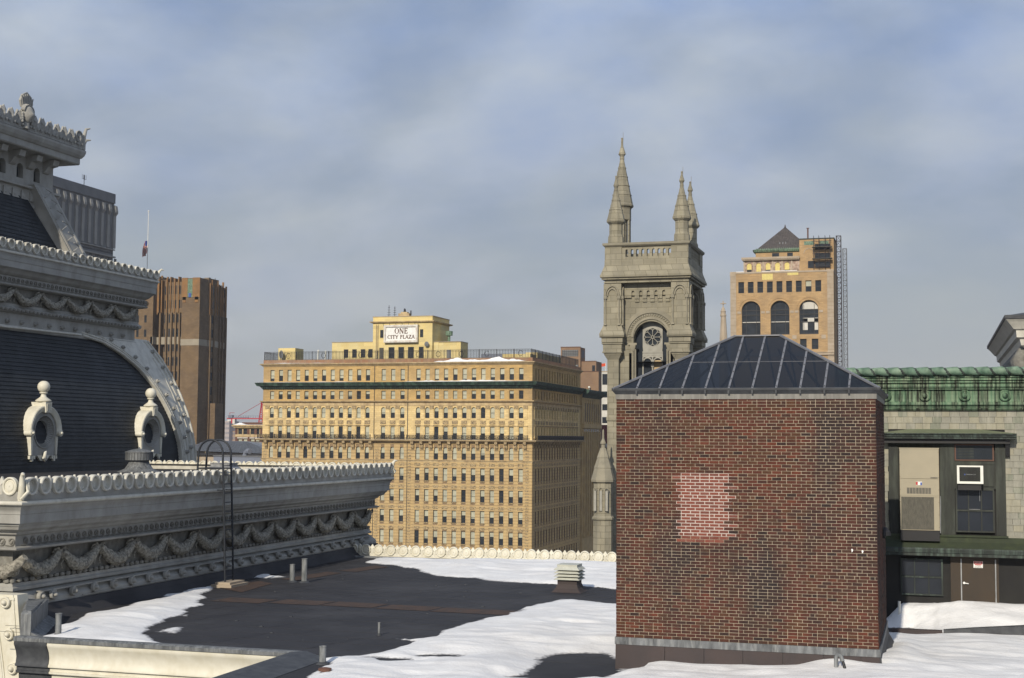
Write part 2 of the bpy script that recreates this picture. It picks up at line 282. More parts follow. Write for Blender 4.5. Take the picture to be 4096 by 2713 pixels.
W = {}          # world position of every object's origin
def mesh_of(name, mb, mats, centre, smooth=None):
    me = bpy.data.meshes.new(name)
    me.from_pydata([(x-centre[0], y-centre[1], z-centre[2]) for x, y, z in mb.v], [], mb.f)
    for m in mats: me.materials.append(m)
    me.polygons.foreach_set('material_index', mb.m)
    if smooth is not None:
        me.polygons.foreach_set('use_smooth', [True]*len(me.polygons)); me.set_sharp_from_angle(angle=R(smooth))
    me.update(); return me
def setp(o, label=None, cat=None, group=None, kind=None):
    if label: o['label'] = label
    if cat: o['category'] = cat
    if group: o['group'] = group
    if kind: o['kind'] = kind
    return o
def ms(m):
    if isinstance(m, str): m = MT[m]
    if isinstance(m, (list, tuple)): return [MT[x] if isinstance(x, str) else x for x in m]
    return [m]
def part(name, mb, m, parent=None, smooth=None, label=None, kind=None, local=False):
    """link a mesh built in world coordinates (or, local=True, about its own origin) as one object"""
    if local: c = (0, 0, 0)
    else:
        a = np.array(mb.v); c = tuple((a.min(0)+a.max(0))/2)
    me = mesh_of(name, mb, ms(m), c, smooth)
    o = bpy.data.objects.new(name, me); COL.objects.link(o)
    pw = W[parent.name] if parent else (0, 0, 0)
    o.location = (c[0]-pw[0], c[1]-pw[1], c[2]-pw[2]); W[o.name] = c
    if parent: o.parent = parent
    setp(o, label, kind=kind); return o
def parts(name, mb, m, parent, smooth=None):
    """link every separate piece of a mesh as a part of its own"""
    root = list(range(len(mb.v)))
    def find(a):
        while root[a] != a: root[a] = root[root[a]]; a = root[a]
        return a
    for f in mb.f:
        a = find(f[0])
        for i in f[1:]: root[find(i)] = a
    groups = {}
    for f, k in zip(mb.f, mb.m): groups.setdefault(find(f[0]), []).append((f, k))
    for fs in groups.values():
        s = MB(); idx = {}
        for f, k in fs:
            for i in f:
                if i not in idx: idx[i] = len(s.v); s.v.append(mb.v[i])
            s.f.append(tuple(idx[i] for i in f)); s.m.append(k)
        part(name, s, m, parent, smooth)
def thing(name, loc, label, cat, group=None):
    o = bpy.data.objects.new(name, None); COL.objects.link(o); o.location = loc; o.empty_display_size = 0.3
    W[o.name] = tuple(loc); return setp(o, label, cat, group)
def solo(name, mb, m, label, cat, group=None, smooth=None):
    return setp(part(name, mb, m, None, smooth), label, cat, group)
def struct(name, mb, m, smooth=None):
    return setp(part(name, mb, m, None, smooth), kind='structure')
def place(name, me, loc, parent, rz=0.0, scale=None, rot=None):
    """another object showing a shared mesh (built about its origin) at a world position"""
    o = bpy.data.objects.new(name, me); COL.objects.link(o)
    pw = W[parent.name] if parent else (0, 0, 0)
    o.location = (loc[0]-pw[0], loc[1]-pw[1], loc[2]-pw[2]); o.rotation_euler = rot if rot else (0, 0, rz)
    if scale: o.scale = scale
    W[o.name] = tuple(loc)
    if parent: o.parent = parent
    return o
def place_child(name, me, parent, off=(0, 0, 0)):
    """child carried by its parent's own rotation"""
    o = bpy.data.objects.new(name, me); COL.objects.link(o); o.location = off; o.parent = parent
    W[o.name] = W[parent.name]; return o
FR = lambda Y: (lambda u, z, d: (u, Y+d, z))         # facade facing the viewer (-Y)
SD = lambda X: (lambda u, z, d: (X-d, u, z))         # facade facing right (+X)
def band(mb, T, u0, u1, z0, z1, ops=(), depth=0.3, k=None, seg=8):
    """wall strip with openings (centre, width, sill, head, arched) cut through it, with reveals"""
    q = lambda a, b_, c, d: mb.poly([T(a, c, 0), T(b_, c, 0), T(b_, d, 0), T(a, d, 0)], k)
    x = u0
    for (c, wd, zb, zt, ar) in sorted(ops):
        a, b_ = c-wd/2, c+wd/2
        if a > x: q(x, a, z0, z1)
        if zb > z0+1e-4: q(a, b_, z0, zb)
        zs = zt-wd/2 if ar else zt
        mb.poly([T(a, zb, 0), T(a, zs, 0), T(a, zs, depth), T(a, zb, depth)], k)
        mb.poly([T(b_, zb, 0), T(b_, zs, 0), T(b_, zs, depth), T(b_, zb, depth)], k)
        mb.poly([T(a, zb, 0), T(b_, zb, 0), T(b_, zb, depth), T(a, zb, depth)], k)
        if ar:
            P = [(c-wd/2*cos(PI*i/seg), zs+wd/2*sin(PI*i/seg)) for i in range(seg+1)]
            for (p0, p1) in zip(P, P[1:]):
                mb.poly([T(p0[0], p0[1], 0), T(p1[0], p1[1], 0), T(p1[0], z1, 0), T(p0[0], z1, 0)], k)
                mb.poly([T(p0[0], p0[1], 0), T(p1[0], p1[1], 0), T(p1[0], p1[1], depth), T(p0[0], p0[1], depth)], k)
        else:
            if zt < z1-1e-4: q(a, b_, zt, z1)
            mb.poly([T(a, zt, 0), T(b_, zt, 0), T(b_, zt, depth), T(a, zt, depth)], k)
        x = b_
    if x < u1: q(x, u1, z0, z1)
    return mb
def ledge(mb, T, u0, u1, z0, z1, proj, back=0.0, k=None):
    P = [T(u, z, d) for d in (-proj, back) for (u, z) in ((u0, z0), (u1, z0), (u1, z1), (u0, z1))]
    b = len(mb.v); mb.v += P; k = mb.k if k is None else k
    for q in ((0, 1, 2, 3), (7, 6, 5, 4), (0, 4, 5, 1), (1, 5, 6, 2), (2, 6, 7, 3), (3, 7, 4, 0)):
        mb.f.append(tuple(b+i for i in q)); mb.m.append(k)
    return mb
_wm = {}
def win_meshes(wd, h, arch, fr, gl, blind_frac, bl='blind'):
    """frame, pane and blind meshes about the sill centre; they face -Y"""
    key = (round(wd, 2), round(h, 2), arch, fr, gl)
    t = 0.07*min(1, wd)
    hs = h-wd/2 if arch else h
    def top(x, r): return hs+math.sqrt(max(0, r*r-x*x))
    if key not in _wm:
        m = MB(); m.box(-wd/2, -wd/2+t, 0, .08, 0, hs).box(wd/2-t, wd/2, 0, .08, 0, hs).box(-wd/2+t, wd/2-t, 0, .08, 0, t)
        if arch:
            s = 8
            for i in range(s):
                a0, a1 = PI*i/s, PI*(i+1)/s; r0, r1_ = wd/2, wd/2-t
                m.extr([(-r0*cos(a0), hs+r0*sin(a0)), (-r0*cos(a1), hs+r0*sin(a1)), (-r1_*cos(a1), hs+r1_*sin(a1)), (-r1_*cos(a0), hs+r1_*sin(a0))], 1, 0, .08)
        else: m.box(-wd/2+t, wd/2-t, 0, .08, h-t, h)
        m.box(-wd/2+t, wd/2-t, -.03, .05, h*.47, h*.47+t)
        g = MB()
        if arch: g.poly([(-wd/2, .06, 0), (wd/2, .06, 0)]+[(wd/2*cos(PI*i/8), .06, hs+wd/2*sin(PI*i/8)) for i in range(9)])
        else: g.poly([(-wd/2, .06, 0), (wd/2, .06, 0), (wd/2, .06, h), (-wd/2, .06, h)])
        _wm[key] = (mesh_of('window', m, ms(fr), (0, 0, 0)), mesh_of('pane', g, ms(gl), (0, 0, 0)))
    bf = round(blind_frac*8)/8; bk = key+(bf, bl)
    if bf > 0 and bk not in _wm:
        z = h*(1-bf); ww = wd/2-t*0.6; g = MB()
        if arch:
            zz = min(z, hs); g.poly([(-ww, .045, zz), (ww, .045, zz)]+[(ww*cos(PI*i/8), .045, hs+ww*sin(PI*i/8)) for i in range(9)])
        else: g.poly([(-ww, .045, z), (ww, .045, z), (ww, .045, h-t*.6), (-ww, .045, h-t*.6)])
        _wm[bk] = mesh_of('blind', g, ms(bl), (0, 0, 0))
    return _wm[key][0], _wm[key][1], _wm.get(bk) if bf > 0 else None
def window(parent, T, u, zb, wd, h, arch, d, side=False, blind=0.0, fr='winframe', gl='glass', bl='blind'):
    f, g, b = win_meshes(wd, h, arch, fr, gl, blind, bl)
    o = place('window', f, T(u, zb, d), parent, R(90) if side else 0)
    place_child('pane', g, o)
    if b: place_child('blind', b, o)
    return o
def window_into(mb, T, u, zb, wd, h, arch, d, blind=0.0, kf=0, kg=1, kb=2):
    """the same window as plain geometry, for the many that go into one joined part"""
    ledge(mb, T, u-wd/2, u+wd/2, zb, zb+h, -(d-.0), d+.02, kg)
    ledge(mb, T, u-wd/2, u+wd/2, zb+h*.47, zb+h*.47+.07, -(d-.06), d, kf)
    if blind > 0: ledge(mb, T, u-wd/2+.06, u+wd/2-.06, zb+h*(1-blind), zb+h-.05, -(d-.03), d, kb)
# ================================================================== ground
mb = MB(); mb.poly([(-4000, -400, -46), (4000, -400, -46), (4000, 6000, -46), (-4000, 6000, -46)]); struct('ground', mb, 'ground')
mb = MB(); mb.box(-90, 60, 180, 255, -46.1, -45.98); struct('street', mb, 'seam')

# ================================================================== tan office block with the rooftop sign (plaza block)
PY, PX0, PX1, PYB = 262.0, -134.0, -75.43, 301.0
plaza = thing('office_block', (-104, 280, -46), 'long tan stone office block with rows of windows, green cornice and yellow rooftop penthouse', 'building')
TF, TS = FR(PY), SD(PX1)
colsL = [-131.93+1.957*i for i in range(12)]; colsM = [-106.93, -104.86, -102.79]; colsR = [-99.38+1.969*i for i in range(12)]
cols = colsL+colsM+colsR; rowsS = [264.6+2.06*i for i in range(17)]
WW = 0.93
rows = [  # sill, head, arched, band bottom, band top, material
    (11.51, 13.86, False, 11.18, 14.62, 'tanbrick'), (7.75, 9.43, False, 7.40, 9.78, 'tanbrick'),
    (3.91, 6.12, True, 3.69, 6.43, 'buff'), (-0.39, 2.22, False, -0.39, 2.37, 'buff'),
    (-4.34, -1.89, True, -4.46, -0.72, 'rustback'),
    (-8.60, -6.09, False, -9.15, -4.75, 'rustback'), (-12.76, -10.33, False, -13.30, -9.15, 'rustback'),
    (-16.89, -14.44, False, -17.4, -13.30, 'rustback'), (-21.06, -18.51, False, -21.6, -17.4, 'rustback'),
    (-25.3, -22.8, False, -25.9, -21.6, 'rustback')]
mats_w = ['tanbrick', 'buff', 'rustback']; wallmb = MB()
side_joined = MB(); nwin = 0
for ri, (zb, zt, ar, z0, z1, mm) in enumerate(rows):
    k = mats_w.index(mm); dep = 0.32
    band(wallmb, TF, PX0, PX1, z0, z1, [(c, WW, zb, zt, ar) for c in cols], dep, k)
    band(wallmb, TS, PY, PYB, z0, z1, [(c, .95, zb, zt, ar) for c in rowsS], dep, k, seg=4)
    for c in cols:
        bl = random.choice([0, .35, .5, .5, .5, .55, .65, 1.0, 1.0, .95])
        if ri == 0: bl = random.choice([.5, .7, .9, .9, 1.0])
        if ri == 9:
            window_into(side_joined, TF, c, zb, WW, zt-zb, ar, dep-.05, bl); continue
        window(plaza, TF, c, zb, WW, zt-zb, ar, dep-.08, blind=bl); nwin += 1
    for c in rowsS: window_into(side_joined, TS, c, zb, .95, zt-zb, ar, dep-.05, random.choice([0, 0, .4, .5]))
for (z0, z1, k) in ((14.62, 15.9, 0), (9.78, 11.18, 0), (6.43, 7.40, 1), (2.37, 3.69, 1), (-0.72, -0.39, 1), (-4.75, -4.46, 2)):
    band(wallmb, TF, PX0, PX1, z0, z1, (), 0, k); band(wallmb, TS, PY, PYB, z0, z1, (), 0, k)
wallmb.mat(2); wallmb.box(PX0, PX1, PY, PYB, -46, -25.9)
wallmb.poly([(PX0, PYB, -26), (PX1, PYB, -26), (PX1, PYB, 15.9), (PX0, PYB, 15.9)]).poly([(PX0, PY, -26), (PX0, PYB, -26), (PX0, PYB, 15.9), (PX0, PY, 15.9)])
part('wall', wallmb, mats_w, plaza)
part('windows', side_joined, ['winframe', 'glass', 'blind'], plaza, kind='stuff')
mb = MB(); mb.box(PX0+.3, PX1-.3, PY+.3, PYB-.3, 15.3, 15.7); part('roof', mb, 'roofing', plaza)
# inner dark backing so that nothing shows through the openings
mb = MB(); mb.box(PX0+1.6, PX1-1.6, PY+1.6, PYB-1.6, -45, 15.2); part('core', mb, 'black', plaza)
# rusticated courses: proud blocks between the openings
rus = MB(); ch = 0.59
def courses(T, us, u0, u1, wdt):
    for (zb, zt, ar, z0, z1, mm) in rows[4:]:
        n = int(round((z1-z0)/ch)); hh = (z1-z0)/n
        for i in range(n):
            a, b_ = z0+i*hh+.035, z0+(i+1)*hh-.035
            cut = b_ > zb and a < zt
            xs = u0
            if cut:
                for c in us:
                    ww = wdt
                    if ar and b_ > zt-wdt/2: ww = wdt*0.82
                    if c-ww/2-xs > .1: ledge(rus, T, xs, c-ww/2, a, b_, .07)
                    xs = c+ww/2
            ledge(rus, T, xs, u1, a, b_, .07)
courses(TF, cols, PX0, PX1, WW); courses(TS, rowsS, PY, PYB, .95)
part('stone_course', rus, 'rust', plaza, kind='stuff')
orn = MB()
for (zb, zt, ar, z0, z1, mm) in rows[5:9]:
    for T, us in ((TF, cols), (TS, rowsS)):
        for c in us: ledge(orn, T, c-.62, c+.62, z1-1.35+.45, z1-.55+.25, .10)
        for c in us: ledge(orn, T, c-.58, c+.58, zb-.16, zb, .14)
for x in (-133.3, -108.2, -101.1, -76.4):
    for i in range(40): orn.box(x-.35, x+.35, PY-.11, PY, -24.5+i*.56, -24.2+i*.56)
for c in cols: ledge(orn, TF, c-.6, c+.6, 2.72, 3.45, .10)
for c in rowsS: ledge(orn, TS, c-.6, c+.6, 2.72, 3.45, .10)
part('carved_panels', orn, 'ornament', plaza, kind='stuff')
# pilasters of the two buff storeys, with carved capitals
pm = MB(); cm = MB()
for T, us, e in ((TF, [a for a in cols], (PX0, PX1)), (TS, rowsS, (PY, PYB))):
    mids = [(a+b_)/2 for a, b_ in zip(us, us[1:]) if b_-a < 2.6]+[us[0]-.98, us[-1]+.98]
    for u in mids:
        ledge(pm, T, u-.36, u+.36, 3.69, 5.75, .10); ledge(pm, T, u-.36, u+.36, -.2, 2.3, .10); ledge(pm, T, u-.42, u+.42, 0.0, .45, .16)
        ledge(cm, T, u-.45, u+.45, 5.75, 6.40, .20)
        ledge(cm, T, u-.45, u+.45, 2.32, 2.42, .18)
    for u in us: ledge(cm, T, u-.62, u+.62, 2.40, 2.52, .20)
parts('pilaster', pm, 'buff', plaza); part('capitals', cm, 'ornament', plaza, kind='stuff')
def belt(name, prof, m, **k):
    b_ = MB(); b_.sweepU(prof, PX1, PY, PYB, PX0-(prof[0][0] if False else 0.0)); return part(name, b_, m, plaza, **k)
def belt_full(name, prof, m):
    b_ = MB(); rings = [[(PX0-p, PYB, z), (PX0-p, PY-p, z), (PX1+p, PY-p, z), (PX1+p, PYB, z)] for p, z in prof]
    b_.rings(rings, closed=False, cap=False); return part(name, b_, m, plaza)
belt_full('cornice', [(0, 9.80), (.14, 9.84), (.14, 9.98), (.30, 10.0), (.32, 10.20), (.45, 10.22), (.48, 10.38), (1.05, 10.50), (1.08, 10.62), (1.22, 10.85), (1.34, 11.10), (1.34, 11.17), (0, 11.22)], 'farcopper')
dm = MB()
for i in range(116): dm.box(PX0+i*.505, PX0+i*.505+.25, PY-.66, PY-.41, 10.03, 10.22)
for i in range(76): dm.box(PX1+.41, PX1+.66, PY+i*.51, PY+i*.51+.25, 10.03, 10.22)
part('dentils', dm, 'farcopper', plaza, kind='stuff')
belt_full('belt_course', [(0, 6.40), (.08, 6.43), (.08, 6.50), (0, 6.52), (.02, 7.0), (.12, 7.05), (.30, 7.12), (.52, 7.28), (.55, 7.42), (0, 7.46)], 'buffplain')
belt_full('belt_course', [(0, 14.5), (.10, 14.55), (.30, 14.75), (.62, 14.98), (.65, 15.14), (.05, 15.2)], 'buffplain')
belt_full('parapet', [(.03, 15.19), (.04, 15.92), (-.35, 15.93), (-.35, 15.3)], 'parapet')
belt_full('belt_course', [(0, -4.9), (.1, -4.85), (.12, -4.62), (.28, -4.56), (.30, -4.46), (0, -4.42)], 'buffplain')
belt_full('balcony_slab', [(0, -1.0), (.35, -.95), (.45, -.80), (.95, -.72), (1.1, -.60), (1.15, -.42), (0, -.38)], 'buffplain')
bm_ = MB(); ws = .15
brx = [(a+b_)/2 for a, b_ in zip(colsL, colsL[1:])]+[colsL[0]-.98, colsL[-1]+.98]+[(a+b_)/2 for a, b_ in zip(colsR, colsR[1:])]+[colsR[0]-.98, colsR[-1]+.98]
for x in brx: bm_.extr([(-.78, -.92), (-1.5, -1.0), (-1.85, -1.25), (-2.1, -1.25), (-2.1, 0)][0:0] or [(PY-.92, -.72), (PY-.88, -1.25), (PY-.55, -1.5), (PY-.50, -2.0), (PY-.22, -2.3), (PY, -2.75), (PY, -.72)], 0, x-.30, x+.30)
for i in range(18):
    y = 263.5+i*2.06; bm_.extr([(PX1+.85, -.72), (PX1+.80, -1.15), (PX1+.45, -1.35), (PX1+.40, -1.75), (PX1, -2.1), (PX1, -.72)], 1, y-.26, y+.26)
parts('bracket', bm_, 'ornament', plaza)
def iron_rail(T, u0, u1, zb, zt, post=2.0, bar=.16, proj=1.0, scroll=False, r=.02):
    m = MB(); d = -proj
    ledge(m, T, u0, u1, zt-.06, zt, proj, -proj+.05); ledge(m, T, u0, u1, zb+.05, zb+.10, proj, -proj+.05)
    ledge(m, T, u0, u1, zt-.30, zt-.26, proj, -proj+.05)
    n = max(1, round((u1-u0)/post)); st = (u1-u0)/n
    for i in range(n+1): ledge(m, T, u0+i*st-.05, u0+i*st+.05, zb, zt+.05, proj+.02, -proj+.08)
    q = int((u1-u0)/bar)
    for i in range(q): ledge(m, T, u0+i*bar+.06, u0+i*bar+.06+r*2, zb+.08, zt-.05, proj, -proj+.04)
    if scroll:
        for i in range(int((u1-u0)/(post/2))):
            c = u0+post/4+i*post/2
            m.tube([T(c+.28*cos(a), (zb+zt)/2+.28*sin(a), d) for a in np.linspace(0, 2*PI, 9)], .035, 4)
    return m
m = MB()
for a, b_ in ((-134.6, -109.3), (-108.3, -101.9), (-101.4, -76.0)): m.add(iron_rail(TF, a, b_, -.38, .54, 1.9, .17, 1.05, True, .03))
m.add(iron_rail(TS, 262.6, 300, -.38, .54, 1.9, .17, 1.05, True, .03)); part('balcony_rail', m, 'black', plaza)
m = MB(); m.add(iron_rail(FR(262.3), -134.0, -75.7, 15.93, 17.65, 3.6, .32, 0, False, .035)); m.add(iron_rail(SD(-75.7), 262.3, 300, 15.93, 17.65, 2.6, .32, 0, False, .035))
m.add(iron_rail(SD(-133.9), 262.3, 274, 15.93, 17.65, 3.6, .32, 0, False, .035))
for x in (-128.5, -120.5, -112.2, -110.2, -99.6, -95.3, -90.4, -85, -78): m.tube([(x+.45*cos(a), 262.28, 16.8+.55*sin(a)) for a in np.linspace(0, 2*PI, 13)], .05, 4)
part('roof_railing', m, 'black', plaza)
# drain pipe lines and facade joints
m = MB()
for x in (-108.9, -101.6): m.box(x-.06, x+.06, PY-.13, PY, -24, 14.5)
parts('drain_pipe', m, 'winframe', plaza)
# snow lying on the ledges
m = MB()
for (x0, x1, zz, p, h_) in ((-133.5, -118, 15.19, .62, .10), (-96, -76.6, 15.19, .62, .85), (-134.8, -110, 11.22, 1.25, .12), (-103, -75, 11.22, 1.25, .32), (-134.5, -75.0, -.385, 1.05, .07)):
    n = int((x1-x0)/.5); P = []
    for i in range(n+1):
        x = x0+(x1-x0)*i/n; e = min(1, 4*i/n, 4*(1-i/n)); hh = max(.02, h_*e*(.55+.9*abs(sin(i*.37+x0)*sin(i*.113+1)))*(.6+.4*random.random()))
        P.append([(x, PY-p, zz), (x, PY-p*.8, zz+hh*.8), (x, PY-p*.35, zz+hh), (x, PY, zz+hh*.6)])
    m.rings(P, closed=False, cap=False)
part('ledge_snow', m, 'snow', plaza, smooth=60)
# penthouse
ph = MB(); ph.box(-111.1, -97.97, 266, 276.4, 15.6, 24.9); ph.box(-120.4, -111.1, 266.2, 276, 15.6, 19.75); ph.box(-96.9, -92.14, 267.0, 271.6, 15.6, 19.6); ph.box(-97.97, -96.9, 266.9, 271.6, 15.6, 19.6)
ph.box(-132.7, -128.75, 266, 270, 15.6, 18.7); ph.box(-82.9, -77.0, 266, 270, 15.6, 16.9); ph.box(-89, -83, 271, 276, 15.6, 17.3, 1); ph.box(-79.5, -77, 271, 290, 15.6, 17.5)
parts('penthouse', ph, ['yellow', 'farblue'], plaza)
m = MB()
m.rings([[(-111.1-p, 276.4, z), (-111.1-p, 266-p, z), (-97.97+p, 266-p, z), (-97.97+p, 276.4+p, z), (-111.1, 276.4+p, z)] for p, z in ((0, 23.55), (.15, 23.6), (.55, 23.75), (.6, 23.95), (.05, 24.0))], closed=False, cap=False)
part('penthouse_cornice', m, 'buffplain', plaza)
m = MB(); m.box(-111.2, -97.9, 265.9, 266.3, 24.9, 25.02).box(-120.5, -111.1, 266.1, 266.4, 19.75, 19.85).box(-97.97, -92.1, 266.8, 267.2, 19.6, 19.7); m.box(-92.2, -92.05, 266.8, 271.6, 19.6, 19.7).box(-98.02, -97.85, 266.3, 276.4, 24.9, 25.02)
parts('coping', m, 'scafstone', plaza)
TP = FR(265.97); k0 = 0
for x in (-117.16, -115.26, -113.33, -111.62): window(plaza, FR(266.17), x, 16.55, .98, 1.72, False, -.10, gl='glassblue')
for x, wd in ((-106.9, 1.28), (-104.75, 1.22), (-102.6, 1.26), (-100.35, 1.0)): window(plaza, TP, x, 16.3, wd, 2.3, False, -.08, gl='glassblue')
m = MB(); m.box(-109.6, -108.65, 265.9, 266, 16, 18.5); part('door', m, 'winframe', plaza)
for x in (-109.1, -100.3): window(plaza, TP, x, 20.6, .68, 1.6, False, -.08)
m = MB(); m.box(-93.3, -92.6+.2, 266.9, 267, 15.9, 18.2) ; m = MB().box(-95.1, -94.2, 266.92, 267.0, 16, 18.0); part('door', m, 'concrete', plaza)
m = MB(); m.box(-105.6, -103.2, 266.2, 267.5, 24.9, 25.6).box(-105.1, -103.7, 266.4, 267.3, 25.6, 25.9); m.mat(1).lathe(-104.4, 266.8, [(.35, 25.9), (.2, 26.2), (.28, 26.3), (.12, 26.6), (.05, 26.7)], 8)
m.box(-103.1, -102.9, 266.6, 266.8, 25.0, 26.2)
part('chimney', m, ['buffplain', 'black'], plaza)
m = MB(); m.lathe(-96.1, 271, [(.28, 19.6), (.28, 21.1), (.3, 21.15), (.75, 21.2), (.8, 22.1), (.1, 22.2)], 10); part('roof_ventilator', m, 'copperlight', plaza)
m = MB(); m.tube([(-110.3, 265.8, 16.0), (-110.3, 265.8, 23.4)], .035, 4).tube([(-109.9, 265.8, 16.0), (-109.9, 265.8, 23.4)], .035, 4)
for i in range(24): m.tube([(-110.3, 265.8, 16.1+.3*i), (-109.9, 265.8, 16.1+.3*i)], .03, 4)
part('wall_ladder', m, 'scafstone', plaza)
m = MB()
for x in (-108.6, -107.2, -105.8, -104.4, -103.0, -101.6, -100.9): m.tube([(x, 265.3, 23.5), (x+.1, 265.4, 23.0)], .05, 4)
parts('sign_bracket', m, 'winframe', plaza)
# satellite dishes, stubs and aerials stand on the roof or bolt on
m = MB(); c = (-99.0, 265.5, 19.1)
m.rings([[(c[0]+r*cos(a), c[1]-.2*(1-r*r*3), c[2]+1.1*r*sin(a)) for a in np.linspace(0, 2*PI, 11)[:-1]] for r in (.05, .2, .38, .5)], cap=False); m.tube([(c[0], c[1], c[2]-.2), (c[0]+.1, 266, c[2]-.5)], .06, 5)
solo('satellite_dish', m, 'concrete', 'small grey satellite dish bolted to the yellow penthouse wall right of the big sign', 'satellite dish')
m = MB(); c = (-131.3, 265.0, 17.3)
m.rings([[(c[0]+.55*r*cos(a)-.2*r*r, c[1]-.1, c[2]+r*1.0*sin(a)) for a in np.linspace(0, 2*PI, 11)[:-1]] for r in (.05, .5, .9)], cap=False); m.tube([(c[0], c[1], 15.7), (c[0], c[1], 17.3)], .07, 5)
solo('satellite_dish', m, 'concrete', 'tall grey satellite dish behind the railing before the small yellow hut at left end', 'satellite dish')
for i, (x, h) in enumerate(((-107.2, 2.6), (-105.9, 2.35))):
    m = MB(); m.tube([(x-1.2, 268, 24.9), (x-1.2, 268, 24.9+h)], .06, 5)
    for j in range(4): m.tube([(x-1.2-.4+.06*j, 268, 25.5+h*.2*j), (x-1.2+.4-.06*j, 268, 25.5+h*.2*j)], .035, 4)
    solo('roof_aerial', m, 'black', ['left and taller of two thin black television aerials on the yellow penthouse', 'right and shorter of two thin black television aerials on the yellow penthouse'][i], 'aerial', 'aerials on the yellow penthouse')
for i, x in enumerate((-124.0, -122.3)):
    m = MB(); m.tube([(x, 267, 15.7), (x+.1, 267, 18.3-.2*i)], .16, 8)
    solo('vent_stack', m, 'plasticwhite', ['white vent stack near the small yellow hut, taller of the leaning pair', 'white vent stack nearer the long yellow annex, shorter of the pair'][i], 'vent pipe', 'white stacks behind the roof railing')
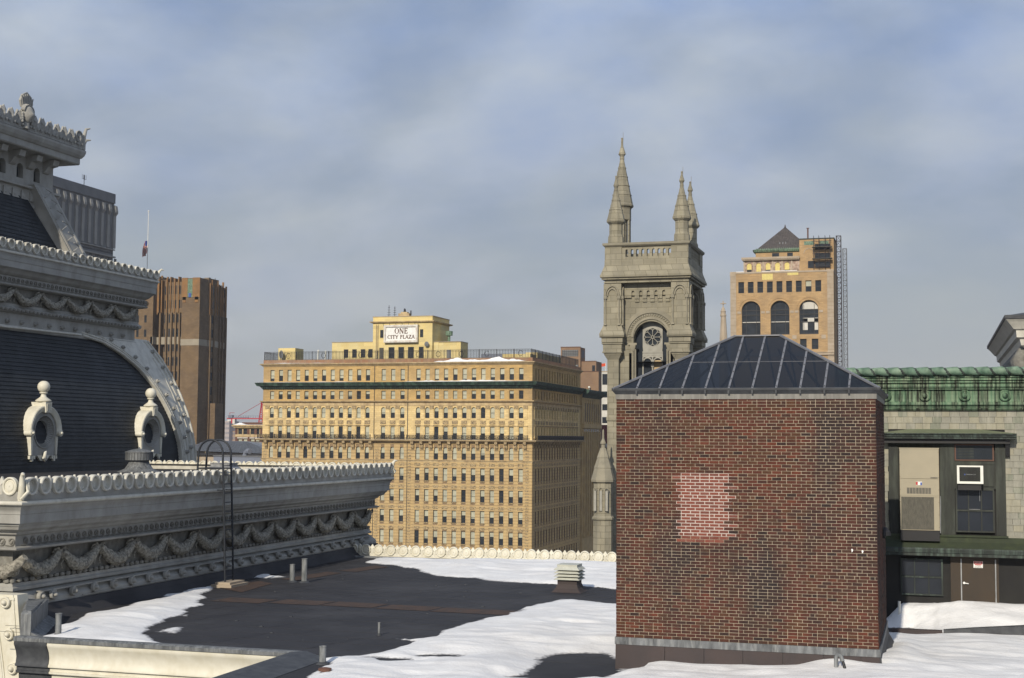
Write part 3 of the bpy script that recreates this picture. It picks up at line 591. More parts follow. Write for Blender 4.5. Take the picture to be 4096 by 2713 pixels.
# ------- the roof sign: serif capitals cut from thick and thin strokes
sg = thing('roof_sign', (-104.68, 265.5, 19.5), 'large white framed billboard reading ONE CITY PLAZA on the yellow penthouse', 'sign')
sx0, sx1, sz0, sz1 = -108.4, -100.94, 19.5, 23.15
m = MB(); t = .42
for (a, b_, c, d) in ((sx0, sx1, sz0, sz0+t), (sx0, sx1, sz1-t, sz1), (sx0, sx0+t, sz0+t, sz1-t), (sx1-t, sx1, sz0+t, sz1-t)): m.box(a, b_, 265.25, 265.75, c, d)
part('sign_frame', m, 'signframe', sg)
m = MB(); m.box(sx0+t, sx1-t, 265.5, 265.74, sz0+t, sz1-t); part('sign_board', m, 'signwhite', sg)
def serif(ch, x, z, h, y, th):
    """one capital drawn from thick/thin strokes; returns mesh and advance"""
    T_, t_ = .19*h, .10*h; m = MB(); sv = .06*h
    def st(a, b_, w_): 
        (x0, z0), (x1, z1) = a, b_; dx, dz = x1-x0, z1-z0; l = math.hypot(dx, dz); nx, nz = -dz/l*w_/2, dx/l*w_/2
        m.extr([(x+x0+nx, z+z0+nz), (x+x1+nx, z+z1+nz), (x+x1-nx, z+z1-nz), (x+x0-nx, z+z0-nz)], 1, y, y-th)
    def se(cx, cz, wd=.30): m.box(x+cx-wd*h/2, x+cx+wd*h/2, y-th, y, z+cz, z+cz+sv)
    def arc(cx, cz, rx, rz, a0, a1, thick=True):
        n = 20
        for i in range(n):
            p, q = a0+(a1-a0)*i/n, a0+(a1-a0)*(i+1)/n
            w0 = t_+(T_-t_)*abs(cos(p))**1.5 if thick else t_; w1 = t_+(T_-t_)*abs(cos(q))**1.5 if thick else t_
            m.extr([(x+cx+rx*cos(p), z+cz+rz*sin(p)), (x+cx+rx*cos(q), z+cz+rz*sin(q)), (x+cx+(rx-w1)*cos(q), z+cz+(rz-w1*.6)*sin(q)), (x+cx+(rx-w0)*cos(p), z+cz+(rz-w0*.6)*sin(p))], 1, y, y-th)
    if ch == 'O': arc(.45*h, .5*h, .45*h, .52*h, 0, 2*PI); return m, .98*h
    if ch == 'C':
        arc(.45*h, .5*h, .43*h, .52*h, R(48), R(312)); st((.76*h, .68*h), (.76*h, .95*h), t_); return m, .90*h
    if ch == 'I': st((.16*h, 0), (.16*h, h), T_); se(.16*h, 0, .34); se(.16*h, h-sv, .34); return m, .44*h
    if ch == 'N': st((.14*h, 0), (.14*h, h), t_); st((.14*h, h*.97), (.74*h, .03*h), T_); st((.74*h, 0), (.74*h, h), t_); se(.14*h, 0, .28); se(.12*h, h-sv, .28); se(.74*h, h-sv, .28); return m, .98*h
    if ch == 'E':
        st((.18*h, 0), (.18*h, h), T_); st((.05*h, sv/2), (.66*h, sv/2), t_); st((.05*h, h-sv/2), (.64*h, h-sv/2), t_); st((.18*h, .5*h), (.52*h, .5*h), t_)
        st((.65*h, 0), (.65*h, .22*h), t_); st((.63*h, .8*h), (.63*h, h), t_); st((.52*h, .40*h), (.52*h, .60*h), t_); return m, .78*h
    if ch == 'T': st((.36*h, 0), (.36*h, h), T_); st((.02*h, h-sv), (.70*h, h-sv), t_); st((.03*h, .80*h), (.03*h, h), t_); st((.69*h, .80*h), (.69*h, h), t_); se(.36*h, 0, .34); return m, .80*h
    if ch == 'Y': st((.40*h, 0), (.40*h, .5*h), T_); st((.08*h, h), (.40*h, .46*h), T_*.9); st((.72*h, h), (.42*h, .46*h), t_); se(.40*h, 0, .32); se(.08*h, h-sv, .26); se(.72*h, h-sv, .22); return m, .84*h
    if ch == 'P': st((.18*h, 0), (.18*h, h), T_); se(.18*h, 0, .34); se(.12*h, h-sv, .20); arc(.26*h, .74*h, .36*h, .28*h, -PI/2, PI/2); st((.18*h, .48*h), (.30*h, .48*h), t_); st((.18*h, h-.03*h), (.30*h, h-.03*h), t_); return m, .72*h
    if ch == 'L': st((.18*h, 0), (.18*h, h), T_); se(.18*h, h-sv, .34); st((.05*h, sv/2), (.62*h, sv/2), t_); st((.61*h, 0), (.61*h, .24*h), t_); return m, .70*h
    if ch == 'A': st((.08*h, 0), (.42*h, h), t_); st((.40*h, h), (.76*h, 0), T_); st((.2*h, .35*h), (.62*h, .35*h), t_); se(.08*h, 0, .24); se(.76*h, 0, .28); return m, .90*h
    if ch == 'Z': st((.05*h, sv), (.66*h, sv), t_); st((.05*h, h-sv), (.64*h, h-sv), t_); st((.62*h, h*.97), (.08*h, .03*h), T_); st((.66*h, 0), (.66*h, .22*h), t_); st((.05*h, .8*h), (.05*h, h), t_); return m, .76*h
    return m, .45*h
def lettering(txt, cx, z, h, y, th, parent, m_, name='letter', sp=0.0, width=None):
    ws = [serif(c, 0, 0, h, 0, .01)[1]+sp for c in txt]; tot = sum(ws); sc_ = 1 if width is None else width/tot
    x = cx-tot*sc_/2
    for c, w_ in zip(txt, ws):
        if c != ' ':
            g, _ = serif(c, 0, z, h, y, th); g.xf(lambda a, b_, d, x=x: (x+a*sc_, b_, d)); part(name, g, m_, parent)
        x += w_*sc_
lettering('ONE', -104.6, 21.36, 1.12, 265.49, .05, sg, 'letter', width=2.95)
lettering('CITY PLAZA', -104.62, 20.28, .78, 265.49, .05, sg, 'letter', width=6.05)

# ------- neighbouring dark wing behind the corner
wing = thing('dark_wing_building', (-85, 310, -46), 'dark shaded stone wing with green eaves just right of the tan block', 'building')
XW = -75.0; m = MB(); m.box(-100, XW, 301.05, 318, -46, 10.6); m.poly([(XW, 262, 0)]*3) if False else None
part('wall', m, 'rust', wing)
m = MB(); m.rings([[(-100, 301.1-0, z), (XW+p, 301.1, z), (XW+p, 318+p, z), (-100, 318+p, z)] for p, z in ((0, 9.2), (.3, 9.4), (.8, 9.9), (1.3, 10.2), (1.6, 10.7), (1.6, 10.95), (0, 11.2))], closed=False, cap=False); part('cornice', m, 'farcopper', wing)
TWg = SD(XW); m = MB()
for i in range(7):
    u = 303.4+i*2.1
    for zb, h in ((3.8, 4.2), (-2.2, 4.4), (-8.6, 4.6), (-14.6, 4), (-20.5, 4)): ledge(m, TWg, u-.55, u+.55, zb, zb+h, .02, 0)
part('windows', m, 'glass', wing, kind='stuff')
m = MB()
for i in range(8):
    u = 302.35+i*2.1; ledge(m, TWg, u-.3, u+.3, -22, 1.6, .35); ledge(m, TWg, u-.25, u+.25, 3.3, 8.9, .2)
ledge(m, TWg, 301.1, 318, 2.4, 3.3, .5); parts('pilaster', m, 'rust', wing)
m = MB(); m.tube([(-75.9, 299.3, 10.5), (-75.9, 299.3, 16.0)], .22, 8); m.sphere((-75.9, 299.3, 16.2), .3, 8)
solo('flue_pipe', m, 'plasticwhite', 'slender white flue pipe standing against the shaded side of the tan block', 'flue pipe')

# ------- brown blocks between the tan block and the stone tower
bb = thing('brown_brick_building', (-84, 335, -46), 'orange brown brick block with louvred rooftop box, right of the tan block', 'building')
m = MB(); m.box(-87.75, -82.75, 330, 334.8, -46, 22.45); m.box(-82.75, -79.0, 331, 336.9, -46, 19.0); m.box(-79.0, -78.0, 331, 336.9, 0, .1)
part('wall', m, 'midbrick', bb)
m = MB(); m.box(-87.4, -83.3, 329.95, 330, 20.2, 21.8); m.box(-82.75, -82.70, 331.2, 334, 20.0, 21.8); parts('louvre', m, 'concrete', bb)
mm_ = MB()
for i in range(9): mm_.box(-87.3+i*.48, -87.24+i*.48, 329.9, 329.96, 20.2, 21.8)
for z in (20.6, 21.0, 21.4): mm_.box(-87.4, -83.3, 329.9, 329.96, z-.03, z+.03)
part('louvre_bars', mm_, 'glass', bb)
m = MB(); m.box(-80.0, -79.3, 330.9, 331.0, 16.5, 18.0); part('window', m, 'glass', bb)
m = MB(); m.box(-87.8, -82.7, 329.9, 330.1, 22.45, 22.6).box(-82.75, -78.95, 330.9, 331.1, 19.0, 19.12); part('coping', m, 'redbrick', bb)
lb = thing('low_brown_building', (-80, 326, -46), 'low orange brick box with small round dish, in front of the pale glass block', 'building')
m = MB(); m.box(-81.8, -77.2, 326, 329, -46, 16.2); part('wall', m, 'midbrick', lb)
m = MB(); m.box(-81.8, -77.1, 325.9, 326.1, 16.2, 16.32); part('coping', m, 'redbrick', lb)
m = MB(); m.tube([(-79.4, 325.6, 9.8), (-79.4, 325.6, 12.2)], .06, 5); m.sphere((-79.4, 325.4, 12.4), .32, 8); solo('small_dish', m, 'plasticwhite', 'small round white dish on a thin mast by the low orange brick box', 'satellite dish')
wb = thing('pale_glass_building', (-88, 390, -46), 'pale modern office block with blue glass bands seen left of the stone tower', 'building')
m = MB(); m.box(-92, -84, 380, 400, -46, 18.95); part('wall', m, 'offwhite', wb)
for z in (15.2, 11.6, 8.0, 4.4, .8):
    for a in (-91.6, -88.9, -86.9):
        f = MB().box(a, a+(1.9 if a < -88 else 1.5), 379.92, 380, z, z+3.0 if z > 15 else z+1.7); part('window', f, 'glassblue', wb)
m = MB().box(-92, -84, 379.97, 380, 11.4, 15.0, ); m = MB().box(-92, -84, 379.9, 380.0, 18.75, 19.05); part('coping', m, 'scafstone', wb)
rb = thing('far_crimson_building', (-80, 420, -46), 'distant row of crimson and cream buildings squeezed between tan block and stone tower', 'building')
m = MB(); m.box(-92, -76, 350, 352, -46, 3.6); part('wall', m, 'crimson', rb)
m = MB(); m.box(-88, -74, 346, 349, -46, -1.2); m.box(-88, -74, 345.4, 346, -2.1, -1.5); part('lower_front', m, 'offwhite', rb)
for x in (-82.2, -79.8):
    for z in (-6.4, -11.4, -16.4): window(rb, FR(346), x, z, 1.3, 3.2, False, -.05, blind=1.0)
m = MB(); m.tube([(-88.2, 381, 18.9), (-88.2, 381, 21.4)], .08, 5); 
fl = thing('rooftop_flag', (-88.2, 381, 18.9), 'small orange red flag flying on the pale glass office block', 'flag'); part('pole', m, 'plasticwhite', fl)
m = MB(); m.rings([[(-88.2+.35*i*-1, 381+.12*sin(i*1.7), 21.3-.04*i), (-88.2-.35*i, 381+.12*sin(i*1.7), 20.5-.07*i)] for i in range(5)], closed=False, cap=False); part('cloth', m, 'orange', fl)

# ================================================================== granite tower
tw = thing('granite_church_tower', (-28.2, 145, -46), 'tall grey granite Romanesque tower with four spired corner turrets and rose window', 'tower')
TX0, TX1, TY0, TY1 = -32.5, -23.8, 140.0, 149.2
def octo(m, cx, cy, prof, n=8, k=None): m.lathe(cx, cy, prof, n, k, rot=PI/8); return m
# body
body = MB(); T = FR(141.0)
body.box(TX0+.95, TX1-.95, 142.3, TY1-.2, -46, 18.3)
band(body, T, TX0+.95, TX1-.95, 8.0, 16.1, [(-27.83, 3.7, 8.0, 12.2, True)], 1.1, seg=20)
band(body, T, TX0+.6, TX1-.6, -10, 8.0, [(-27.83, 3.7, -10, 8.0, False)], 1.1)
band(body, SD(-24.6), 141, 149, 8.0, 16.1, [(145, 3.7, 8.0, 12.2, True)], .8, seg=16); body.box(-25.6, -24.6, 141.1, 149.0, -46, 8.0)
body.box(TX0+.4, TX1-.4, 140.7, TY1-.3, -46, -9.9)
part('wall', body, 'granite', tw)
# corner piers: shaft, sloping base, corbels
for (cx, cy, nm) in ((-31.7, 140.9, 0), (-24.62, 140.9, 1), (-24.62, 148.4, 2), (-31.7, 148.4, 3)):
    m = MB()
    def sq(p): 
        m.rings([[(cx-.95-a, cy-.95-a, z), (cx+.95+a, cy-.95-a, z), (cx+.95+a, cy+.95+a, z), (cx-.95-a, cy+.95+a, z)] for a, z in p])
    sq([(-.35, -46), (-.35, 8.2), (-.05, 8.75), (-.05, 8.85)]); sq([(.02, 8.86), (.10, 8.90), (.10, 9.02), (.02, 9.04), (.04, 9.75), (.16, 9.80), (.16, 9.9), (.06, 9.92)]); sq([(.10, 9.93), (.16, 10.0), (.16, 10.45), (.36, 10.5), (.36, 10.58), (.24, 10.6), (.36, 10.64), (.36, 10.85), (0.02, 11.7), (-.02, 11.9), (-.02, 16.1)])
    part('corner_pier', m, 'granite', tw)
    m = MB(); z0 = 14.0
    for s in (-1, 1):
        for T_, c_ in ((FR(cy-.95), cx), (SD(cx+.95), cy)):
            u = c_+s*.72; m.tube([T_(u, 11.9, -.10), T_(u, 14.5, -.10)], .085, 6)
            ledge(m, T_, u-.17, u+.17, 14.5, 14.8, .22); ledge(m, T_, u-.15, u+.15, 11.75, 11.9, .2)
    for T_, c_ in ((FR(cy-.95), cx), (SD(cx+.95), cy)):
        for rr in (.72, .52): m.tube([T_(c_+rr*cos(a), 14.8+rr*1.45*sin(a), -.07) for a in np.linspace(0, PI, 11)], .075, 5)
    part('blind_arch', m, 'granitelight', tw)
# zones above the belfry
m = MB()
def ringsq(m, p, x0=TX0, x1=TX1, y0=TY0, y1=TY1): m.rings([[(x0-a, y0-a, z), (x1+a, y0-a, z), (x1+a, y1+a, z), (x0-a, y1+a, z)] for a, z in p])
ringsq(m, [(-.1, 16.1), (-.02, 16.12), (.10, 16.16), (.10, 16.32), (-.02, 16.34), (.0, 16.46), (.30, 16.52), (.30, 16.62), (.12, 16.64), (.44, 16.72), (.44, 16.95), (.36, 17.1), (.08, 17.9), (.04, 18.1), (.04, 18.5), (0.0, 18.6)])
part('water_table', m, 'granite', tw)
m = MB()
for cx in (-31.62, -24.65):
    for cy in (140.9, 148.3): m.box(cx-.9, cx+.9, cy-.9, cy+.9, 18.6, 19.95)
bal = [-30.21+.563*i for i in range(9)]
for T_ in (FR(140.12), FR(148.8)): band(m, T_, -30.75, -25.5, 18.6, 19.95, [(b_, .29, 18.88, 19.66, True) for b_ in bal], .45, seg=6)
for T_ in (SD(-23.9), SD(-32.0)): band(m, T_, 141.8, 147.4, 18.6, 19.95, [(142.3+.58*i, .29, 18.88, 19.66, True) for i in range(9)], .45, seg=5)
part('balustrade', m, 'granite', tw)
m = MB()
ringsq(m, [(0, 19.9), (.06, 19.95), (.22, 20.1), (.25, 20.3), (.05, 20.36)]); mm_ = MB()
# coping is only round the edge: open the middle
mm_.rings([[(TX0-a, TY0-a, z), (TX1+a, TY0-a, z), (TX1+a, TY1+a, z), (TX0-a, TY1+a, z)] for a, z in ((-.4, 19.96), (.06, 19.96), (.22, 20.1), (.25, 20.3), (.05, 20.36), (-.4, 20.36), (-.4, 19.96))], cap=False)
part('coping', mm_, 'granitelight', tw)
def pinnacle(cx, cy, z0, ws, zs, r0, steps, zball, rball, ztop, rod, open_=False, lab=None):
    """octagonal turret: shaft, stepped spire, ball, finial"""
    m = MB(); octo(m, cx, cy, [(r0*.86, z0-.1), (r0*.84, z0+.7), (r0*.72, z0+1.0), (r0*.72, zs-.15)]) if not open_ else None
    if open_:
        octo(m, cx, cy, [(.55, z0-.1), (.55, zs-1.2)]);
        for j in range(8): a = PI/8+j*PI/4; m.tube([(cx+.88*cos(a), cy+.88*sin(a), z0), (cx+.88*cos(a), cy+.88*sin(a), zs-.7)], .11, 6)
        octo(m, cx, cy, [(1.02, zs-1.5), (1.02, zs-.3), (1.1, zs-.1)])
        m2 = MB()
    o = part('turret_shaft', m, 'granite', tw)
    m = MB(); zz = zs
    octo(m, cx, cy, [(r0*.8, zs-.2), (r0, zs), (r0*1.02, zs+.15), (r0*.96, zs+.3)], k=0)
    rs = [r0*.96+(r0*.16-r0*.96)*i/steps for i in range(steps+1)]; h = (zball-.5-zs-.3)/steps
    for i in range(steps):
        octo(m, cx, cy, [(rs[i], zs+.3+i*h), (rs[i+1], zs+.3+(i+1)*h)]); octo(m, cx, cy, [(rs[i+1]+.07, zs+.24+(i+1)*h), (rs[i+1]+.05, zs+.34+(i+1)*h)])
    octo(m, cx, cy, [(r0*.17, zball-.55), (r0*.2, zball-.3)]); m.lathe(cx, cy, [(r0*.12, zball-.35), (rball, zball), (rball*.75, zball+rball*.8), (r0*.10, zball+rball*2.2), (r0*.085, ztop-.2), (r0*.11, ztop-.12), (0.01, ztop)], 10)
    m.tube([(cx+.12, cy, ztop-.4), (cx+.12, cy, rod)], .018, 4); part('spire', m, 'granite', tw)
pinnacle(-31.55, 140.95, 20.36, 0, 22.65, .98, 3, 26.55, .29, 27.65, 28.1)
pinnacle(-24.58, 140.95, 20.36, 0, 22.75, .98, 3, 26.75, .29, 27.8, 28.2)
pinnacle(-24.98, 148.5, 20.36, 0, 23.1, 1.03, 3, 27.1, .30, 28.1, 28.6)
pinnacle(-32.6, 148.7, 20.36, 0, 25.6, 1.28, 5, 31.5, .42, 33.4, 33.95, True)
# belfry face: corbel table, arches, rose window
T = FR(141.0); m = MB()
xs_ = [-29.69+.808*i for i in range(5)]
for i, x in enumerate(xs_):
    ledge(m, T, x+.18, x+.63, 14.55, 14.9, .22); ledge(m, T, x+.18, x+.63, 14.2, 14.56, .12)
ledge(m, T, -30.6, -29.87, 14.65, 14.95, .2); ledge(m, T, -26.28, -25.6, 14.65, 14.95, .2)
band(m, lambda u, z, d: T(u, z, d-.22), -30.6, -25.6, 14.9, 16.1, [(x, .3, 14.9, 15.4, True) for x in xs_], .22, seg=6)
part('corbel_table', m, 'granite', tw)
def arcband(T, cx, cz, r0, r1, proj, m, a0=0, a1=PI, n=28):
    for i in range(n):
        p, q = a0+(a1-a0)*i/n, a0+(a1-a0)*(i+1)/n
        pts = [(cx+r0*cos(p), cz+r0*sin(p)), (cx+r1*cos(p), cz+r1*sin(p)), (cx+r1*cos(q), cz+r1*sin(q)), (cx+r0*cos(q), cz+r0*sin(q))]
        b = len(m.v); m.v += [T(u, z, -proj) for u, z in pts]+[T(u, z, 0.02) for u, z in pts]
        for f in ((0, 1, 2, 3), (0, 3, 7, 4), (1, 5, 6, 2)): m.f.append(tuple(b+j for j in f)); m.m.append(m.k)
    return m
m = MB(); arcband(T, -27.83, 10.55, 1.86, 2.1, .12, m); arcband(T, -27.83, 10.55, 2.5, 2.62, .16, m); arcband(T, -27.83, 10.55, 2.62, 2.95, .05, m)
ledge(m, T, -30.2, -29.3, 9.75, 9.95, .2); ledge(m, T, -26.4, -25.4, 9.75, 9.95, .2)
for s in (-1, 1):
    for i in range(4): ledge(m, T, -27.83+s*2.3-.22, -27.83+s*2.3+.22, 9.95+i*.15, 10.0+i*.15, .09)
part('arch_moulding', m, 'granitelight', tw)
m = MB()
for i in range(28):
    a = PI*(i+.5)/28; r0, r1 = 2.14, 2.44; da = PI/56
    p = [(-27.83+r0*cos(a), 10.55+r0*sin(a)), (-27.83+r1*cos(a-da), 10.55+r1*sin(a-da)), (-27.83+r1*cos(a+da), 10.55+r1*sin(a+da))]
    m.extr(p, 1, 140.9, 141.02)
part('zigzag_band', m, 'granitelight', tw)
m = MB()
for s in (-1, 1):
    for r_, x in ((.12, 1.95), (.10, 1.68)): m.tube([(-27.83+s*x, 141.1, -10), (-27.83+s*x, 141.1, 9.3)], r_, 8)
    m.rings([[(-27.83+s*1.9-a, 141.1-a, z), (-27.83+s*1.9+a, 141.1-a, z), (-27.83+s*1.9+a, 141.1+a, z), (-27.83+s*1.9-a, 141.1+a, z)] for a, z in ((.13, 9.1), (.2, 9.3), (.28, 9.6), (.3, 9.7), (.3, 9.75))])
    for x in (-30.0, -25.65): ledge(m, T, x-.12, x+.12, -10, 8.9, .1)
parts('column', m, 'granitelight', tw)
rw = MB(); T2 = FR(141.9); cx, cz = -27.83, 10.6
band(rw, T2, -28.95, -26.7, 9.05, 12.4, [(cx, 1.98, 9.61, 11.59, True)], .2, seg=24) if False else None
# plate with round hole
ro, seg = .93, 32
for i in range(seg):
    a, b_ = 2*PI*i/seg, 2*PI*(i+1)/seg
    def outp(t):
        c_, s_ = cos(t), sin(t); k_ = min(1.05/max(abs(c_), 1e-6), (1.75 if s_ > 0 else 1.5)/max(abs(s_), 1e-6)); return (cx+k_*c_, cz+k_*s_)
    rw.extr([(cx+ro*cos(a), cz+ro*sin(a)), outp(a), outp(b_), (cx+ro*cos(b_), cz+ro*sin(b_))], 1, 141.85, 142.0)
for j in range(8):
    a = 2*PI*j/8+PI/2; rw.tube([(cx+.13*cos(a), 141.85, cz+.13*sin(a)), (cx+.62*cos(a), 141.85, cz+.62*sin(a))], .035, 5)
    a2 = a+PI/8; rw.tube([(cx+.64*cos(a2)+.27*cos(a2+t), 141.85, cz+.64*sin(a2)+.27*sin(a2+t)) for t in np.linspace(-1.9, 1.9, 9)], .04, 5)
rw.tube([(cx+.14*cos(t), 141.85, cz+.14*sin(t)) for t in np.linspace(0, 2*PI, 11)], .05, 5)
rw.box(-28.9, -26.76, 141.8, 142, 8.95, 9.12); rw.box(-28.9, -26.76, 141.86, 142, 8.5, 8.95)
for i in range(5): arcband(FR(141.86), -28.65+.41*i, 8.62, .13, .19, .04, rw, n=6)
for s in (-1, 1):
    for i in range(10):
        p, q = PI*i/10, PI*(i+1)/10; c_ = cx+s*.54
        rw.extr([(c_+.42*cos(p), 7.9+.5*sin(p)), (c_+.54*cos(p), 8.52 if False else 7.9+.62*sin(p)), (c_+.54*cos(q), 7.9+.62*sin(q)), (c_+.42*cos(q), 7.9+.5*sin(q))], 1, 141.84, 142)
    rw.box(cx+s*1.02-.06, cx+s*1.02+.06, 141.84, 142, -6, 8.5)
rw.box(cx-.07, cx+.07, 141.8, 142, -6, 8.5); rw.box(cx-.14, cx+.14, 141.74, 142, 7.5, 7.8)
part('rose_window_tracery', rw, 'tracery', tw)
m = MB(); m.box(-29.7, -25.9, 142.02, 142.1, -9, 12.3); m.box(cx+.12, cx+.95, 141.96, 142.01, -5, 8.2, 1); m.box(cx+.1, cx+.98, 141.92, 141.97, 6.6, 6.65, 0); part('pane', m, ['glass', 'buffplain'], tw)
# lower mouldings of the shaft
m = MB()
m.rings([[(-32.3-a, 140.3-a, z), (-24-.1+a, 140.3-a, z), (-24-.1+a, 149+a, z), (-32.3-a, 149+a, z)] for a, z in ((-.35, .3), (-.05, 1.55), (.0, 1.75), (.08, 1.95), (.08, 2.2), (-.1, 2.75), (-.3, 3.0))]); part('string_course', m, 'granite', tw)
# small spired turret of the same church, nearer
ct = thing('stone_corner_turret', (-31.95, 136.5, -46), 'small octagonal stone turret with pointed cap in the gap left of the brick box', 'turret')
m = MB(); octo(m, -31.95, 137, [(1.0, -46), (1.0, -8.2), (1.12, -8.1), (1.12, -7.9), (.95, -7.7), (.95, -4.5), (1.02, -4.45), (1.1, -4.3)]); part('shaft', m, 'granite', ct)
m = MB(); octo(m, -31.95, 137, [(1.2, -4.32), (1.22, -4.1), (.90, -2.95), (.94, -2.92)]); octo(m, -31.95, 137, [(.94, -2.92), (.60, -1.93), (.64, -1.9)]); octo(m, -31.95, 137, [(.64, -1.9), (.30, -.95), (.2, -.9), (.2, -.58), (.3, -.5), (.27, -.36), (.12, 0), (.09, .8), (.01, 1.0)]); part('spire', m, 'granitelight', ct)
m = MB()
for u in (-32.55, -31.95, -31.35):
    m.box(u-.12, u+.12, 135.98, 136.2, -7.2, -5.2, 1); m.tube([(u+.18*cos(a), 136.0, -5.15+.25*sin(a)) for a in np.linspace(0, PI, 7)], .05, 5, 0)
    m.tube([(u-.18, 136.0, -7.2), (u-.18, 136, -5.15)], .04, 5, 0)
part('slit_window', m, ['granitelight', 'tracery'], ct)

# ================================================================== scaffolded block with the hip roof
sb = thing('scaffolded_tan_tower', (-30.7, 306, -46), 'tall tan brick tower with three big arched windows, dark hip roof and half stripped top', 'building')
SY, SX0, SX1 = 300.0, -41.74, -19.82; T = FR(SY)
m = MB(); win9 = [-39.39+2.045*i for i in range(9)]; arcs = [-37.3, -31.13, -25.05]
band(m, T, SX0, SX1, 31.0, 35.9, [(x, 1.25, 31.67, 34.1, False) for x in win9], .4)
band(m, T, SX0, SX1, 22.3, 31.0, [(x, 4.0, 22.56, 29.85, True) for x in arcs], .7, seg=16)
low2 = [-26.26, -23.8]
band(m, T, SX0, SX1, 19.0, 22.3, [(x, 1.4, 19.35, 21.58, False) for x in low2], .4)
m.poly([(SX0, SY, -46), (SX1, SY, -46), (SX1, SY, 19), (SX0, SY, 19)]); m.poly([(SX1, SY, -46), (SX1, 313.5, -46), (SX1, 313.5, 35.9), (SX1, SY, 35.9)]); m.poly([(SX0, SY, -46), (SX0, 313.5, -46), (SX0, 313.5, 35.9), (SX0, SY, 35.9)])
part('wall', m, 'scafbrick', sb)
m = MB(); m.box(SX0+1, SX1-1, SY+1, 312.9, 18, 35.7); part('core', m, 'black', sb)
m = MB(); m.box(SX0-.05, SX1+.05, SY-.1, 313.6, 35.9, 36.25); m.box(SX0-.05, -40.6, SY-.15, SY+.3, 35.3, 35.9); part('roof_slab', m, 'scafstone', sb)
m = MB()
for x0, x1, pj in ((SX0, SX0+1.25, .03), (SX1-1.35, SX1-.02, .03)):
    for i in range(30): m.box(x0, x1, SY-.06, SY, 13.0+i*.78, 13.0+i*.78+.74)
ledge(m, T, SX0, SX1, 18.1, 18.5, .35); ledge(m, T, SX0, SX1, 18.6, 18.75, .2)
for x in arcs:
    for s in (-1, 1): ledge(m, T, x+s*2.55-.4, x+s*2.55+.4, 27.2, 27.7, .12)
for x in (-40, -28.1, -22): ledge(m, T, x-.45, x+.45, 21.6, 22.4, .08)
part('stone_block', m, 'scafstone', sb, kind='stuff')
m = MB()
for x in arcs: arcband(T, x, 27.85, 2.05, 2.3, .12, m, n=24); arcband(T, x, 27.85, 2.55, 2.66, .10, m, n=24)
part('arch_moulding', m, 'scafbrick', sb)
for i, x in enumerate(win9): window(sb, T, x, 31.67, 1.25, 2.43, False, .3, blind=0 if i != 7 else .5, gl='glassblue')
for x in low2: window(sb, T, x, 19.35, 1.4, 2.23, False, .3)
for i, x in enumerate(arcs):
    o = MB()
    for u in (-1.95, -1.1, 1.1, 1.95): o.box(x+u-.05, x+u+.05, SY+.5, SY+.6, 22.6, 29.0)
    for z in (22.65, 25.2, 26.9, 27.9): o.box(x-2, x+2, SY+.48, SY+.6, z-.08, z+.08)
    f = part('window', o, 'black', sb)
    g = MB(); g.box(x-2.1, x+2.1, SY+.62, SY+.66, 22.5, 29.9); part('pane', g, 'glass', f)
    if i == 2:
        g = MB(); g.box(x-1.3, x+1.85, SY+.55, SY+.61, 28.0, 29.5).box(x-1.3, x-.3, SY+.55, SY+.61, 23.5, 26.0).box(x-1.3, x+1.9, SY+.55, SY+.61, 25.3, 26.1).box(x+1.1, x+1.9, SY+.55, SY+.61, 23.5, 26.0); parts('paper_sheet', g, 'offwhite', f)
    else:
        g = MB(); g.box(x-1.9, x+1.9, SY+.55, SY+.6, 25.28, 25.42); part('light_strip', g, 'offwhite', f)
# patches
m = MB(); m.box(-34.9, -32.6, SY-.03, SY, 34.45, 35.75); m.box(-29.5, -27.2, SY-.03, SY, 35.35, 35.9); parts('plaster_patch', m, 'plywood', sb)
# attic storeys
T3 = FR(302.0); ya = [-37.9+2.03*i for i in range(5)]; m = MB()
band(m, T3, -39.0, -27.1, 36.2, 38.9, [(x, 1.05, 36.3, 38.45, True) for x in ya], .35, seg=8); m.box(-39.0, -27.1, 302.5, 312, 36.2, 38.9)
part('attic_wall', m, 'scafworn', sb)
m = MB()
for x in [-38.95]+[x+1.015 for x in ya]: m.box(x-.16, x+.16, 301.85, 302, 36.3, 38.9)
parts('attic_pilaster', m, 'scafstone', sb)
for i, x in enumerate(ya):
    g = MB(); z0 = (37.0, 36.3, 36.9, 36.3, 36.8)[i]
    g.poly([(x-.5, 302.2, z0), (x+.5, 302.2, z0)]+[(x+.52*cos(a), 302.2, 37.92+.52*sin(a)) for a in np.linspace(0, PI, 9)]); part('boarded_window', g, 'plywood', sb)
    g = MB(); g.box(x-.5, x+.5, 302.25, 302.3, 36.3, 38.4); part('dark_opening', g, 'glass', sb)
m = MB(); m.box(-39.3, -27.1, 301.4, 312.3, 38.9, 39.15).box(-39.5, -27.0, 301.2, 312.4, 39.15, 39.6); part('attic_ledge', m, 'scafstone', sb)
m = MB()
for i in range(34): m.box(-39.2+i*.36, -39.05+i*.36, 301.25, 301.4, 38.95, 39.15)
part('dentils', m, 'scafstone', sb, kind='stuff')
m = MB(); m.box(-36.6, -27.0, 303, 311, 39.6, 40.7); part('upper_wall', m, 'scafbrick', sb)
for x, wd in ((-32.3, 1.5), (-29.2, 1.2)): m = MB().box(x-wd/2, x+wd/2, 302.95, 303, 39.7, 40.6); part('dark_opening', m, 'glass', sb)
m = MB(); m.rings([[(-36.7-a, 303-a, z), (-26.5+a, 303-a, z), (-26.5+a, 311+a, z), (-36.7-a, 311+a, z)] for a, z in ((0, 40.7), (.4, 40.9), (.5, 41.3), (.1, 41.5))]); part('copper_gutter', m, 'copper', sb)
m = MB()
